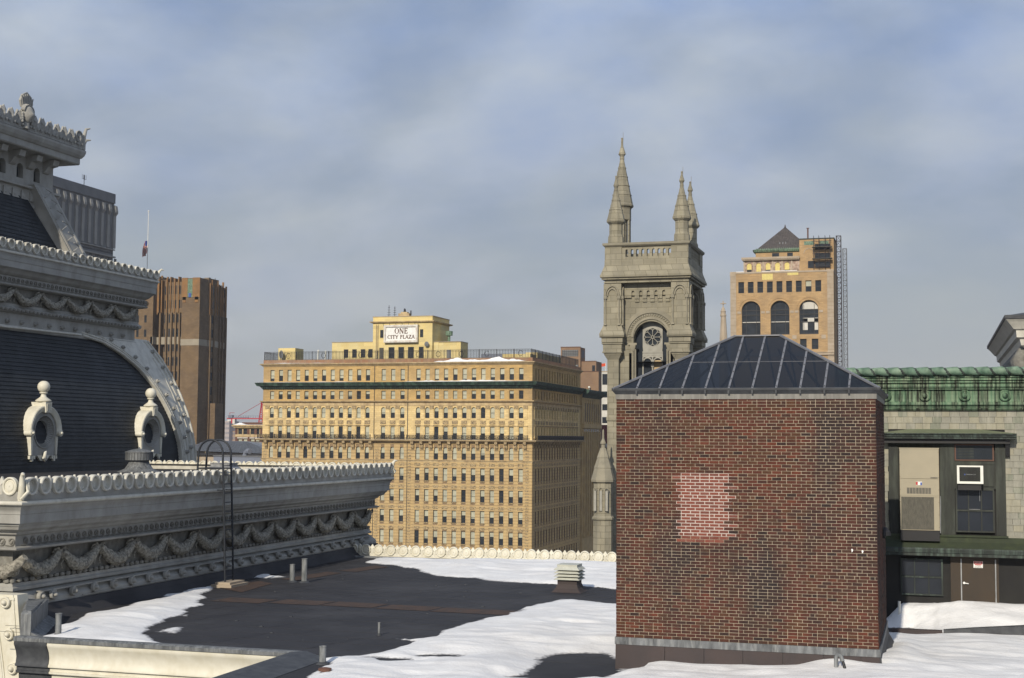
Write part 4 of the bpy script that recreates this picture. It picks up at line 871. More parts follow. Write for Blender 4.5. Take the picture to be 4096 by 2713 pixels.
for i in range(22): m.extr([(-36.6+i*.45, 41.3), (-36.4+i*.45, 41.75), (-36.2+i*.45, 41.3)], 1, 302.5, 302.6)
part('copper_cresting', m, 'copperlight', sb)
ax, ay, az = -30.6, 307, 46.9; E4 = [(-36.5, 302.8), (-24.8, 302.8), (-24.8, 311.2), (-36.5, 311.2)]
m = MB()
for i in range(4): a, b_ = E4[i], E4[(i+1) % 4]; m.poly([(a[0], a[1], 41.35), (b_[0], b_[1], 41.35), (ax, ay, az)])
part('hip_roof', m, 'rooftile', sb)
m = MB().tube([(ax, ay, 46.7), (ax, ay, 47.4)], [.25, .05], 6); part('roof_finial', m, 'rooftile', sb)
m = MB()
for x in (-31.5, -30.8, -30.2): m.tube([(x, 303.9, 42.2), (x, 303.9, 43.1)], .12, 6)
m.box(-32.1, -29.6, 303.4, 303.6, 42.0, 42.15); parts('roof_vent', m, 'steel', sb)
# penthouse at right
m = MB(); m.box(-27.1, SX1-.05, 302, 312, 36.25, 43.2); part('lift_house', m, 'scafbrick', sb)
m = MB(); m.box(-27.2, SX1+.1, 301.9, 312, 43.2, 43.45); part('lift_house_roof', m, 'copperdark', sb)
for x0, x1 in ((-26.1, -24.0), (-22.8, -20.9)): m = MB().box(x0, x1, 301.94, 302, 42.0, 42.8); part('louvre', m, 'copperlight', sb)
m = MB().box(-25.3, -23.9, 301.9, 302, 37.0, 38.5); part('dark_opening', m, 'glass', sb)
m = MB(); arcband(FR(302), -25.1, 40.2, 1.0, 1.12, .1, m, n=12); part('blind_arch', m, 'scafstone', sb)
m = MB(); m.box(-24.6, -20.0, 300.9, 301.1, 35.9+0.4, 36.5); 
m = MB().box(SX0, -38.8, 300.2, 301.8, 36.27, 36.4); m.box(-35, -27.5, 300.1, 301.5, 36.27, 36.38); parts('roof_snow', m, 'snow', sb)
m = MB(); m.tube([(-25.45, 304, 43.4), (-25.45, 304, 46.0)], .16, 8); m.box(-25.75, -25.15, 303.8, 304.2, 45.9, 46.0); solo('chimney_flue', m, 'redbrick', 'thin dark red flue on the lift house beside the dark hip roof', 'flue pipe')
sc = thing('scaffolding', (-22.3, 301, 36.4), 'dark pipe scaffolding with plank decks against the top of the tan tower', 'scaffolding')
m = MB()
for x in (-24.0, -22.9, -21.6, -20.6):
    for y in (300.5, 301.5): m.tube([(x, y, 36.3), (x, y, 43.8)], .035, 5)
for z in (37.2, 38.7, 40.0, 41.2, 42.6):
    for y in (300.5, 301.5): m.tube([(-24.3, y, z), (-20.2, y, z)], .03, 5)
for i in range(4): m.tube([(-24.0+(i % 2)*3.4, 300.5, 36.8+1.5*i), (-20.6-(i % 2)*3.4, 300.5, 38.3+1.5*i)], .04, 5)
part('frame', m, 'skirt', sc)
for z in (38.75, 41.25):
    m = MB().box(-24.3, -20.1, 300.3, 301.6, z, z+.12); part('deck', m, 'winframe', sc)
for z in (37.0, 39.0, 40.9, ):
    m = MB().box(-23.8, -20.7, 301.62, 301.66, z, z+1.2); part('netting', m, 'glass', sc)
def lattice(name, x0, x1, y0, y1, z0, z1, m_, lab, grp):
    m = MB(); st = (z1-z0)/round((z1-z0)/1.12)
    for x in (x0, x1):
        for y in (y0, y1): m.tube([(x, y, z0), (x, y, z1)], .075, 4)
    n = int(round((z1-z0)/st))
    for i in range(n+1):
        z = z0+i*st
        for p, q in (((x0, y0), (x1, y0)), ((x1, y0), (x1, y1)), ((x0, y1), (x1, y1)), ((x0, y0), (x0, y1))): m.tube([(p[0], p[1], z), (q[0], q[1], z)], .045, 4)
        if i < n: m.tube([(x0, y0, z), (x1, y0, z+st)], .04, 4).tube([(x1, y0, z), (x0, y0, z+st)], .04, 4).tube([(x1, y0, z), (x1, y1, z+st)], .04, 4)
    return solo(name, m, m_, lab, 'hoist mast', grp)
lattice('hoist_mast', -19.25, -18.3, 300.6, 301.6, -46, 43.6, 'skirt', 'taller dark lattice hoist mast close against the tan tower', 'lattice masts beside the tan tower')
lattice('hoist_mast', -17.92, -17.13, 300.6, 301.4, -46, 40.8, 'concrete', 'shorter free standing lattice hoist mast farthest right, beyond the tan tower', 'lattice masts beside the tan tower')
# slim stone spire with a cross
sp = thing('stone_spire', (-26.13, 181, -46), 'slim pale stone spire topped by a cross between granite tower and tan tower', 'spire')
m = MB(); octo(m, -26.1, 181, [(.62, -46), (.60, 9), (.56, 12.4), (.34, 16.1)]); part('shaft', m, 'scafstone', sp)
m = MB(); octo(m, -26.13, 181, [(.40, 16.1), (.42, 16.3), (.34, 16.45), (.34, 16.7), (.38, 16.8), (.26, 16.95), (.22, 17.15), (.06, 17.4)]); part('collar', m, 'scafstone', sp)
m = MB(); m.tube([(-26.13, 181, 17.3), (-26.13, 181, 18.15)], .07, 6).tube([(-26.5, 181, 17.8), (-25.76, 181, 17.8)], .07, 6).sphere((-26.13, 181, 17.8), .16, 8); part('cross', m, 'scafstone', sp)

# ================================================================== far left towers
tt = thing('brown_setback_tower', (-195, 340, -46), 'tall brown brick art deco tower with orange crown and pale belt, at left', 'building')
m = MB(); m.box(-214, -202.34, 330, 352, -46, 43.6); m.box(-202.34, -199, 333, 350, -46, 42.6); m.box(-199, -188.23, 332, 341, -46, 41.8); m.box(-193.6, -188.15, 330.0, 334.6, -46, 42.5)
m.box(-199.1, -188.08, 334.5, 340, -46, 42.9); m.box(-199, -188.3, 340, 345, -46, 41.2); m.box(-184.9, -182.4, 330, 334, -46, 8.7) if False else None
m.box(-188.3, -186.2, 336, 340.5, -46, 8.9)
part('wall', m, 'brownbrick', tt)
m = MB()
for (x0, x1, y0) in ((-193.65, -188.2, 329.95),): m.box(x0, -191.9, y0-.05, y0+.3, 37.3, 42.6).box(-190.4, x1, y0-.05, y0+.3, 37.3, 42.6).box(-191.9, -190.4, y0+.02, y0+.3, 37.3, 42.3, 1)
for z, a in ((36.6, .3), (35.9, .2)): m.box(-193.3, -192.4, 329.85, 330, z, 37.4); m.box(-189.6, -188.6, 329.85, 330, z, 37.4)
m.box(-191.5, -190.8, 329.8, 330, 37.3, 38.4, 2)
part('orange_crown', m, ['orangebrick', 'copperlight', 'signblue'], tt)
m = MB(); m.box(-193.7, -188.13, 329.93, 334.6, 24.3, 26.0); m.box(-188.3, -188.03, 334.6, 340.05, 24.3, 26.0); m.box(-188.3, -188.15, 340, 345.1, 24.2, 25.9); m.box(-202.4, -193.5, 331.9, 333, 24.8, 26.8); m.box(-203, -202.2, 330, 352, 24.8, 26.8)
parts('pale_belt', m, 'palebelt', tt)
def vwin(T, us, z0, z1, st, wd, h, m):
    z = z0
    while z < z1:
        for u in us: ledge(m, T, u-wd/2, u+wd/2, z, z+h, .03, 0)
        z += st
m = MB(); vwin(SD(-202.34), [335, 338, 341, 344.5, 348], -20, 42, 3.9, 1.2, 2.2, m); vwin(FR(332), [-198.3, -196.9, -195.6, -194.5], -20, 41, 3.9, .8, 2.3, m)
vwin(FR(333), [-201.7, -200.2], -20, 42, 3.9, .8, 2.3, m)
vwin(SD(-188.1), [336.9], -20, 40, 3.9, .9, 2.2, m); vwin(SD(-188.3), [341.6, 343.4], -20, 40, 3.9, .9, 2.3, m); vwin(FR(330), [-204.6, -207, -210], -20, 40, 3.9, .7, 2, m)
part('windows', m, 'glass', tt, kind='stuff')
m = MB()
for x in (-201.0, -199.1, -197.6, -196.25, -195.05, -193.9): m.box(x-.22, x+.22, 331.35, 333, -46, 33.4)
for y in (335.6, 337.6, 340.9, 342.5, 344.3): m.box(-188.4, -187.75, y-.22, y+.22, -46, 32.9)
for y in (333.5, 336.5, 339.5, 342.7, 346.2): m.box(-202.5, -201.9, y-.25, y+.25, -46, 33)
parts('brick_pier', m, 'brownbrick', tt)
m = MB()
for x in (-201.8, -200.9, -199.3, -198.2, -196.9, -195.7, -194.4): m.box(x-.14, x+.14, 331.7, 333, 33.5, 43.2-(abs(int(x)) % 3)*.4)
for y in (335.2, 336.2, 338.2, 339.4, 341.2, 342.4, 344.2): m.box(-188.3, -187.85, y-.14, y+.14, 33, 42.6-(int(y) % 3)*.5)
for y in (332, 334, 337, 340, 343, 346): m.box(-202.4, -202.0, y-.2, y+.2, 33, 43.9)
parts('crown_fin', m, 'orangebrick', tt)
m = MB(); m.box(-190.3, -188.9, 336, 337, 42.9, 43.3).box(-188.6, -188.4, 338.5, 338.8, 42.0, 43.3); part('rooftop_vent', m, 'steel', tt)
gt = thing('grey_ribbed_tower', (-235, 322, -46), 'grey concrete office tower with tall vertical ribs behind the left cornice', 'building')
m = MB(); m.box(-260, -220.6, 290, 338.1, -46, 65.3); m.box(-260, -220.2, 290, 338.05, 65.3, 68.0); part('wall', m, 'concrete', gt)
m = MB()
for i in range(16):
    y = 339.0-3.03*i
    m.extr([(-220.6, 64.9), (-219.9, 64.6), (-219.6, 63.2), (-219.6, 62.6), (-220.2, 61.8), (-220.2, 52.6), (-220.6, 52.6)], 1, y-1.5, y-.35)
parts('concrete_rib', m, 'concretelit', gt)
m = MB()
for i in range(16):
    y = 339.0-3.03*i; ledge(m, SD(-220.6), y-.35+0, y+.9, 46.5, 49.8, .03, 0); ledge(m, SD(-220.6), y-.3, y+.0, 52.8, 64.6, .05, 0)
ledge(m, SD(-220.6), 291, 338, 50.9, 51.4, .02, 0)
part('windows', m, 'glassblue', gt, kind='stuff')
m = MB(); m.box(-220.6, -220.0, 290, 338.6, 49.9, 50.3).box(-220.6, -220.1, 290, 338.4, 52.0, 52.3); parts('string_course', m, 'concretelit', gt)
m = MB(); m.tube([(-221, 323.9, 67.9), (-221, 323.9, 71)], .1, 5)
for dy in (-.9, -.3, .3, .9): m.tube([(-221, 323.9+dy, 69.8), (-221, 323.9+dy, 71.0)], .05, 4)
m.tube([(-221, 323, 69.8), (-221, 324.8, 69.8)], .05, 4); solo('antenna_array', m, 'black', 'forked antenna array on the roof edge of the grey ribbed tower', 'antenna')
fp = thing('flagpole', (-223.1, 360, -46), 'tall thin white flagpole with flag at half mast, rising behind the brown tower', 'flagpole')
m = MB(); m.tube([(-223.1, 360, -46), (-223.1, 360, 66.6)], [.26, .085], 8); part('pole', m, 'plasticwhite', fp); m = MB(); m.sphere((-223.1, 360, 66.8), .28, 8); part('ball', m, 'plasticwhite', fp)
fg = thing('national_flag', (-223.5, 360, 53.3), 'drooping red white and blue flag hanging at half mast on the pole', 'flag')
m = MB(); NN = 13
for i in range(NN):
    for j in range(8):
        def pt(a, b_):
            x = -124.0-1.05*a*(.55+.35*b_); y = 200+.25*sin(a*9+b_*4); z = 32.3-.9*a*.4-(2.3+.3*a)*b_; return (x*1.8, y*1.8, z*1.8)
        m.poly([pt(i/NN, j/8), pt((i+1)/NN, j/8), pt((i+1)/NN, (j+1)/8), pt(i/NN, (j+1)/8)], 2 if (i < 6 and j < 3) else i % 2)
o = part('cloth', m, ['signred', 'offwhite', 'signblue'], fg)
# crane, far blocks, low brick building, slate roof
cr = thing('tower_crane', (-320, 600, -46), 'distant red tower crane with horizontal jib between brown tower and tan block', 'crane')
m = MB(); m.box(-325.8, -304, 599.6, 600.4, 8.3, 8.8); m.tube([(-307.6, 600, 16.2), (-320, 600, 9.6)], .12, 4).tube([(-307.6, 600, 16.2), (-303.0, 600, 9)], .15, 4); part('jib', m, 'red', cr)
m = MB(); m.tube([(-309, 600, 6), (-307.6, 600, 16.3)], .3, 4).tube([(-307, 600, 6), (-307.4, 600, 16.3)], .25, 4)
for i in range(8): m.box(-308.8+i*.12, -307.3, 599.9, 600.1, 7+i*1.1, 7.25+i*1.1)
part('mast_head', m, 'red', cr)
m = MB(); m.box(-308.6, -307.0, 599, 601, -46, 6.5); part('mast', m, 'concrete', cr)
m = MB()
for i in range(14): m.box(-325+i*1.3, -324.9+i*1.3, 600, 600.1, 8.8, 9.9)
m.box(-325.8, -307, 600, 600.1, 9.8, 9.9); part('handrail', m, 'farblue', cr)
m = MB(); m.box(-324.9, -322.6, 599.2, 600.8, 8.8, 10.2); m.box(-322.6, -314, 599.7, 600, 8.9, 9.35); part('machine_deck', m, 'farblue', cr)
m = MB(); m.tube([(-324.4, 600, 9.8), (-324.4, 600, 11.4)], .12, 4).tube([(-324.6, 600, 11.3), (-321.9, 600, 11.3)], .1, 4); part('top_hoist', m, 'red', cr)
m = MB(); m.box(-323.2, -322.4, 599, 601, 6.2, 8.3, 0).box(-322.4, -321.2, 599, 601, 6.0, 8.3, 1); parts('counterweight', m, ['red', 'offwhite'], cr)
def far_block(x0, x1, y0, y1, z1, m_, lab, rows_, cols_, z_lo):
    t = thing('far_office_block', ((x0+x1)/2, y0, -46), lab, 'building', 'far city blocks beyond the brown tower')
    m = MB().box(x0, x1, y0, y1, -46, z1); part('wall', m, m_, t); m = MB(); dx = (x1-x0)/cols_
    for i in range(cols_):
        for j in range(rows_): m.box(x0+dx*(i+.25), x0+dx*(i+.7), y0-.1, y0, z1-2.5-j*3.4, z1-1.0-j*3.4)
    part('windows', m, 'farblue', t, kind='stuff')
far_block(-492, -486.9, 900, 915, 10.9, 'farpink', 'pinkish grey far tower block right against the brown tower', 12, 5, 0)
m = MB().sphere((-489.2, 905, 11.2), 2.2, 10, sc=(1, 1, .5)); o = bpy.data.objects['far_office_block']; part('dome', m, 'offwhite', o)
far_block(-487, -483.5, 905, 925, 3.8, 'farbrown', 'low tan far block beside the pinkish tower', 5, 3, 0)
far_block(-485, -478, 980, 990, 4.6, 'farblue', 'blue grey far block, rightmost of the hazy group', 4, 3, 0)
lw = thing('red_brick_building', (-160, 315, -46), 'small red brown brick building with cream top storey left of the tan block', 'building')
m = MB(); T = FR(310); xs4 = [-164.67, -163.23, -161.24, -159.9, -157.5, -156]
band(m, T, -166.0, -150, -14, -.1, [(x, 1.1, zz, zz+1.25, False) for x in xs4 for zz in (-1.86,)], .3, 0)
band(m, T, -166.0, -150, -.1, 2.1, [(x, 1.1, .53, 1.87, False) for x in xs4], .3, 1); m.box(-166, -150, 311, 322, -46, 2.9, 0); m.box(-165.2, -150, 312, 322, 2.9, 3.5, 0); m.poly([(-166, 310, -46), (-150, 310, -46), (-150, 310, -14), (-166, 310, -14)], 0)
m.poly([(-166, 310, -46), (-166, 322, -46), (-166, 322, 2.5), (-166, 310, 2.5)], 0)
part('wall', m, ['redbrick', 'buffplain'], lw)
m = MB(); m.box(-166.6, -150, 309.1, 322, 2.45, 2.85).box(-166.3, -150, 309.5, 322, 2.1, 2.3)
for i in range(30): m.box(-166+i*.5, -165.75+i*.5, 309.4, 310, 2.3, 2.45)
part('cornice', m, 'buffplain', lw)
m = MB(); m.rings([[(-166.4+i*.8, 309.3, 2.86), (-166.4+i*.8, 309.8, 2.92+(.45*math.exp(-((i-2.2)/1.3)**2))), (-166.4+i*.8, 311, 2.9)] for i in range(14)], closed=False, cap=False); part('ledge_snow', m, 'snow', lw)
for x in xs4:
    window(lw, T, x, .53, 1.1, 1.34, False, .2, gl='glassblue'); window(lw, T, x, -1.86, 1.1, 1.25, False, .2, blind=random.choice([0, .5]))
    m = MB().box(x-.75, x+.75, 309.85, 310, -.5, -.25).box(x-.6, x+.6, 309.9, 310, -2.05, -1.9); parts('lintel', m, 'offwhite', lw)
for x in (-162.4, -160.4, -165.7, -158.8): m = MB().box(x-.35, x+.35, 309.95, 310, .5, 1.9); part('brick_panel', m, 'redbrick', lw)
sr = thing('slate_roofed_hall', (-142, 275, -46), 'low hall with sloping grey slate roof behind the ladder, below the brown tower', 'building')
m = MB(); n_ = 11
A_, B_, C_, D_ = Vector((-158, 281, -1.05)), Vector((-147.5, 281, -1.10)), Vector((-134.5, 271, -3.85)), Vector((-158, 271, -3.2))
for i in range(n_):
    a, b_ = i/n_, (i+1)/n_
    p0, p1 = D_.lerp(A_, a), C_.lerp(B_, a); q0, q1 = D_.lerp(A_, b_), C_.lerp(B_, b_); up = Vector((0, 0, .09))
    k_ = 22
    for j in range(k_):
        o_ = .5*(i % 2)/k_; a0, a1 = min(1, j/k_+o_), min(1, (j+.93)/k_+o_)
        if a1 > a0: m.poly([p0.lerp(p1, a0)+up, p0.lerp(p1, a1)+up, q0.lerp(q1, a1)+up*.2, q0.lerp(q1, a0)+up*.2])
    m.poly([p0, p1, q1, q0], 1)
m.poly([B_, C_, Vector((-134.5, 284, -3.9)), Vector((-140, 284, -1.8))], 0)
part('slate_course', m, ['greyslate', 'seam'], sr, kind='stuff')
m = MB(); m.extr([(-158, -1.3), (-147.5, -1.3), (-134.6, -4.0), (-134.6, -46), (-158, -46)], 1, 281, 290); m.box(-158, -134.6, 271.5, 281, -46, -4.0); part('wall', m, 'scafstone', sr)
m = MB(); m.box(-158, -134.5, 270.8, 271.3, -4.15, -3.75); part('gutter', m, 'seam', sr)
ab = thing('flat_grey_annex', (-145, 266, -46), 'flat grey rooftop annex with a curved duct, just above the rear white cresting', 'building')
m = MB(); m.box(-147.5, -135.2, 266, 269, -46, -4.3); part('wall', m, 'farblue', ab)
m = MB(); m.box(-147.5, -135.2, 265.8, 269, -4.3, -4.1); part('coping', m, 'concrete', ab)
m = MB(); m.tube([(-140.6, 267, -4.2), (-140.4, 267, -3.5), (-139.7, 266.6, -3.1), (-138.9, 266.0, -3.2)], .55, 8); part('duct', m, 'farblue', ab)
m = MB(); m.box(-158, -135.5, 264, 266, -46, -6.3); part('low_wall', m, 'farblue', ab); m = MB(); m.box(-158, -135.5, 263.8, 266, -6.3, -6.15); part('snow_line', m, 'snow', ab)
# ================================================================== left wing: corniced pavilions in cream painted iron
def ring_disc(r, rim, deep, button=None):
    """round antefix facing -Y about its centre"""
    m = MB(); n = 20
    def c(rad, y): return [(rad*cos(2*PI*j/n), y, rad*sin(2*PI*j/n)) for j in range(n)]
    m.rings([c(r, .06), c(r, -rim), c(r-.025, -rim-.015), c(r-.05, -rim), c(r-.055, -rim+deep), c(r-.10, -rim+deep*.55), c(r-.115, -rim+deep*1.2)]+([c(button, -rim+deep*1.2), c(button-.01, -rim+.01), c(.01, -rim+.0)] if button else [c(.01, -rim+deep*1.5)]), k=0, cap=False)
    m.poly(list(reversed(c(r, .06)))); return m
def leaf(h, wd, d):
    """pointed leaf between the discs, about its foot, facing -Y"""
    m = MB(); o = [(-wd*.25, 0), (0, -h*.06), (wd*.25, 0), (wd*.42, h*.35), (wd*.30, h*.55), (wd*.5, h*.72), (0, h), (-wd*.5, h*.72), (-wd*.30, h*.55), (-wd*.42, h*.35)]
    for a, b_ in zip(o, o[1:]+o[:1]): m.poly([(a[0], .0, a[1]), (b_[0], .0, b_[1]), (0, -d, h*.5)]); m.poly([(a[0], 0, a[1]), (b_[0], 0, b_[1]), (b_[0], .06, b_[1]), (a[0], .06, a[1])])
    m.poly([(p[0], .06, p[1]) for p in o]); return m
DISC = mesh_of('crest_disc', ring_disc(.225, .09, .075), ms('white3'), (0, 0, 0), 40)
DISCB = mesh_of('crest_disc', ring_disc(.225, .05, .035, .125), ms('white2'), (0, 0, 0), 40)
LEAF = mesh_of('crest_leaf', leaf(.50, .17, .07), ms('white3'), (0, 0, 0))
LEAFB = mesh_of('crest_leaf', leaf(.50, .20, .06), ms('white2'), (0, 0, 0))
def crest(parent, axis, a0, a1, fixed, z0, pitch=.58, disc=DISC, lf=LEAF, rz=0, maxn=300, base=True, m_='white', bh=.18, sc=1.0, back=None):
    """cresting run: low plate with alternating discs and leaves, looking along -Y (rz=0), +X (90) or +Y (180)"""
    n = int(round((a1-a0)/pitch)); p = (a1-a0)/n
    if base:
        m = MB()
        if axis == 0: m.box(a0, a1, fixed-.02, fixed+.10, z0, z0+bh)
        else: m.box(fixed-.10, fixed+.02, a0, a1, z0, z0+bh)
        part('crest_plate', m, m_, parent)
    for i in range(n):
        c = a0+(i+.5)*p; e = a0+i*p
        if axis == 0: L1, L2 = (c, fixed-.01, z0+bh+.14*sc), (e, fixed-.01, z0+bh-.10)
        else: L1, L2 = (fixed+.01, c, z0+bh+.14*sc), (fixed+.01, e, z0+bh-.10)
        place('crest_disc', disc, L1, parent, rz, (sc, sc, sc*1.08)); place('crest_leaf', lf, L2, parent, rz, (sc, sc, sc))
def scroll_mesh(w_, h_, m_):
    m = MB(); P = []
    for i in range(16): t = i/15; a = -PI*.5+t*PI*2.6; r_ = h_*.42*(1-t*.72); P.append((w_*.12+r_*cos(a), -.01, h_*.5+r_*sin(a)))
    P = [(-w_*.55, -.01, h_*.12)]+P; m.tube(P, [.5*.022]+[.022]*16, 5); return mesh_of('wave_scroll', m, ms(m_), (0, 0, 0), 60)
def garland_mesh(span, sag, r, m_, seed=1):
    m = MB(); n, k = 30, 14; rg = np.random.default_rng(seed); rings = []
    for i in range(n+1):
        t = i/n*2-1; x = t*span*.43; z = -sag*(1-abs(t)**1.9)*1.0; rr = r*(.50+.50*(1-t*t)); sl = sag*1.9*abs(t)**.9*(1 if t > 0 else -1)/(span*.43); nn = Vector((-sl, 0, 1)).normalized()
        rings.append([(x+nn.x*rr*s_*cos(2*PI*j/k), -rr*.15+rr*s_*sin(2*PI*j/k)-r*.5, z+nn.z*rr*s_*cos(2*PI*j/k)) for j in range(k) for s_ in (1+.11*rg.standard_normal(),)])
    m.rings(rings); return mesh_of('garland', m, ms(m_), (0, 0, 0), 35)
def bow_mesh(m_):
    m = MB(); m.sphere((0, -.12, 0), .07, 8)
    for s in (-1, 1):
        m.tube([(0, -.12, 0), (s*.16, -.16, .10), (s*.30, -.12, .05), (s*.34, -.1, -.02), (s*.18, -.12, -.04), (0, -.12, 0)], .035, 5)
        m.tube([(0, -.1, -.03), (s*.08, -.12, -.18), (s*.20, -.09, -.26), (s*.10, -.08, -.38), (s*.17, -.07, -.50)], [.045, .03, .03, .025, .02], 5)
    return mesh_of('ribbon_bow', m, ms(m_), (0, 0, 0), 60)
def stud_mesh(m_, r=.13):
    m = MB(); n = 14
    def c(rad, y): return [(rad*cos(2*PI*j/n), y, rad*sin(2*PI*j/n)) for j in range(n)]
    m.rings([c(r, .03), c(r, -.06), c(r*.85, -.08), c(r*.7, -.06), c(r*.45, -.06), c(r*.42, -.13), c(r*.2, -.16), c(.005, -.165)], cap=False); return mesh_of('round_stud', m, ms(m_), (0, 0, 0), 45)
STUD = stud_mesh('white', .14); STUD2 = stud_mesh('white2', .15); STUDS = stud_mesh('white', .10)
SCR = scroll_mesh(.30, .26, 'darkwhite'); BOW = bow_mesh('garland')
# ------------------------------------------------------------------ wing A (near, low)
A = thing('corniced_wing', (-24, 44, -46), 'nearer low cream wing with long shaded cornice, disc cresting, garland frieze and flat dark roof', 'building')
XA, YAF, YAB, XAL = -23.85, 32.19, 56.75, -60.0
def sw(name, prof, m_, sm=None, b=None):
    x0, yf, yb, xl, par = b or (XA, YAF, YAB, XAL, A); m = MB(); m.sweepU(prof, x0, yf, yb, xl); return part(name, m, m_, par, sm)
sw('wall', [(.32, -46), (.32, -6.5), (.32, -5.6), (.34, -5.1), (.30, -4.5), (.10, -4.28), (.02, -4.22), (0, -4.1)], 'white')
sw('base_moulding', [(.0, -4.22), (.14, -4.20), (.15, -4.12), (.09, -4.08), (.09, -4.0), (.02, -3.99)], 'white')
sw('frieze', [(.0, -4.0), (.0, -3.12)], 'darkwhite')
sw('soffit_moulding', [(0, -3.14), (.12, -3.13), (.34, -3.10), (.39, -3.07), (.40, -3.03), (.29, -3.0), (.25, -2.99), (.25, -2.71), (.30, -2.69), (.36, -2.66), (.38, -2.60), (.44, -2.58), (.56, -2.52), (.60, -2.44), (.64, -2.42), (.66, -2.36), (.735, -2.345), (.735, -2.12)], 'white')
sw('cymatium', [(.735, -2.12), (.735, -2.11), (.755, -2.10), (.75, -2.04), (.77, -1.98), (.81, -1.93), (.83, -1.89), (.85, -1.87)], 'white', 60)
sw('roll_moulding', [(.83, -1.88)]+[(.83+.065*sin(a), -1.81-.065*cos(a)) for a in np.linspace(0, PI, 9)]+[(.78, -1.745), (.78, -1.56), (.66, -1.54), (.66, -1.30), (.5, -1.30)], 'white3', 50)
m = MB(); m.poly([(-60, YAF-.5, -1.56), (XA+.6, YAF-.5, -1.56), (XA+.6, YAB+.5, -1.56), (-60, YAB+.5, -1.56)]); part('roof', m, 'roofing', A)
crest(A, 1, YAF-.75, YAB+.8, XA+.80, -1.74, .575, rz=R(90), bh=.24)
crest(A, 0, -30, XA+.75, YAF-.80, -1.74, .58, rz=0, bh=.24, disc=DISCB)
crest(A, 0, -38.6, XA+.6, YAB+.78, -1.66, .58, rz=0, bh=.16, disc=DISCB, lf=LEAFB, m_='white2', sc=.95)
# beads, wave scrolls, garlands, bows and studs along the right-hand face
bead = MB().sphere((0, 0, 0), .07, 8, sc=(1.5, 1, 1)); BEAD = mesh_of('bead', bead, ms('darkwhite'), (0, 0, 0), 60)
for i in range(90): place('bead', BEAD, (XA+.10, YAF-.1+i*.276, -3.93), A, R(90))
for i in range(6): place('bead', BEAD, (XA-.1-i*.276, YAF-.10, -3.93), A)
for i in range(82): place('wave_scroll', SCR, (XA+.265, YAF-.02+.15+i*.302, -2.99), A, R(90))
for i in range(8): place('wave_scroll', SCR, (XA+.1-i*.302, YAF-.265, -2.99), A)
GAR = [garland_mesh(2.0, .44, .185, 'garland', s) for s in (3, 5, 9)]
ng = 13; gp = (YAB-YAF-.1)/ng
for i in range(ng):
    place('garland', GAR[i % 3], (XA+.06, YAF+.05+gp*(i+.5), -3.27), A, R(90))
    place('ribbon_bow', BOW, (XA+.03, YAF+.05+gp*(i+1), -3.27), A, R(90), (1, 1, 1))
# corner drape and short front run
place('garland', GAR[1], (XA-.35, YAF-.05, -3.27), A, 0); place('ribbon_bow', BOW, (XA-1.35, YAF-.04, -3.27), A, 0); place('garland', GAR[0], (XA-2.3, YAF-.05, -3.27), A, 0)
m = MB(); m.sphere((XA+.02, YAF-.02, -3.66), .19, 12, sc=(1, 1, .9)); part('corner_garland_knot', m, 'garland', A)
for y in [33.0, 33.55, 34.5]+[35.55+.99*i for i in range(21)]: place('round_stud', STUD, (XA+.335, y, -4.42), A, R(90))
m = MB(); m.box(XA+.30, XA+.345, 35.0, 56.5, -4.60, -4.57).box(XA+.2, XA+.325, 33, 56.6, -4.30, -4.27); part('stud_fillet', m, 'white', A)
# corner palmettes
for (x, y, nm) in ((XA+.8, YAF-.80, 0), (XA+.8, YAB+.82, 1)):
    m = MB(); s = 1 if nm else -1
    m.tube([(x-.08, y-s*.08, -1.75), (x, y, -1.5), (x+.02, y+s*.02, -1.30), (x+.03, y+s*.03, -1.14), (x+.10, y+s*.10, -1.03), (x+.18, y+s*.18, -1.04)], [.10, .09, .08, .07, .055, .02], 8)
    for a in (-.5, -.25, .25, .5): m.tube([(x, y, -1.7), (x+(.18 if a < 0 else .04), y-s*(.18 if a > 0 else .04), -1.5), (x+(.05), y-s*abs(a)*.45, -1.24)], [.05, .05, .02], 6)
    part('corner_palmette', m, 'white2', A, 60)
# battered corner pilaster on the front, seen at the left edge of view
PE = ((-4.22, -23.20), (-5.2, -23.08), (-6.0, -22.93), (-6.8, -22.80), (-46, -22.80))
m = MB(); m.rings([[(-25.6, 31.55, z), (x, 31.55, z), (x, 32.0, z), (-25.6, 32.0, z)] for z, x in PE]); part('corner_pilaster', m, 'white2', A)
m = MB()
for o_, w_ in ((-.10, .05), (-.62, .05), (-.68, .02)):
    m.rings([[(x+o_-w_, 31.52, z), (x+o_, 31.52, z), (x+o_, 31.56, z), (x+o_-w_, 31.56, z)] for z, x in PE[:4]])
m.box(-23.9, -23.27, 31.51, 31.56, -4.36, -4.30); part('pilaster_panel', m, 'white2', A)
for x, z in ((-23.52, -4.42), (-23.38, -5.25), (-23.24, -6.13)): place('round_stud', STUD2, (x, 31.53, z), A, 0)
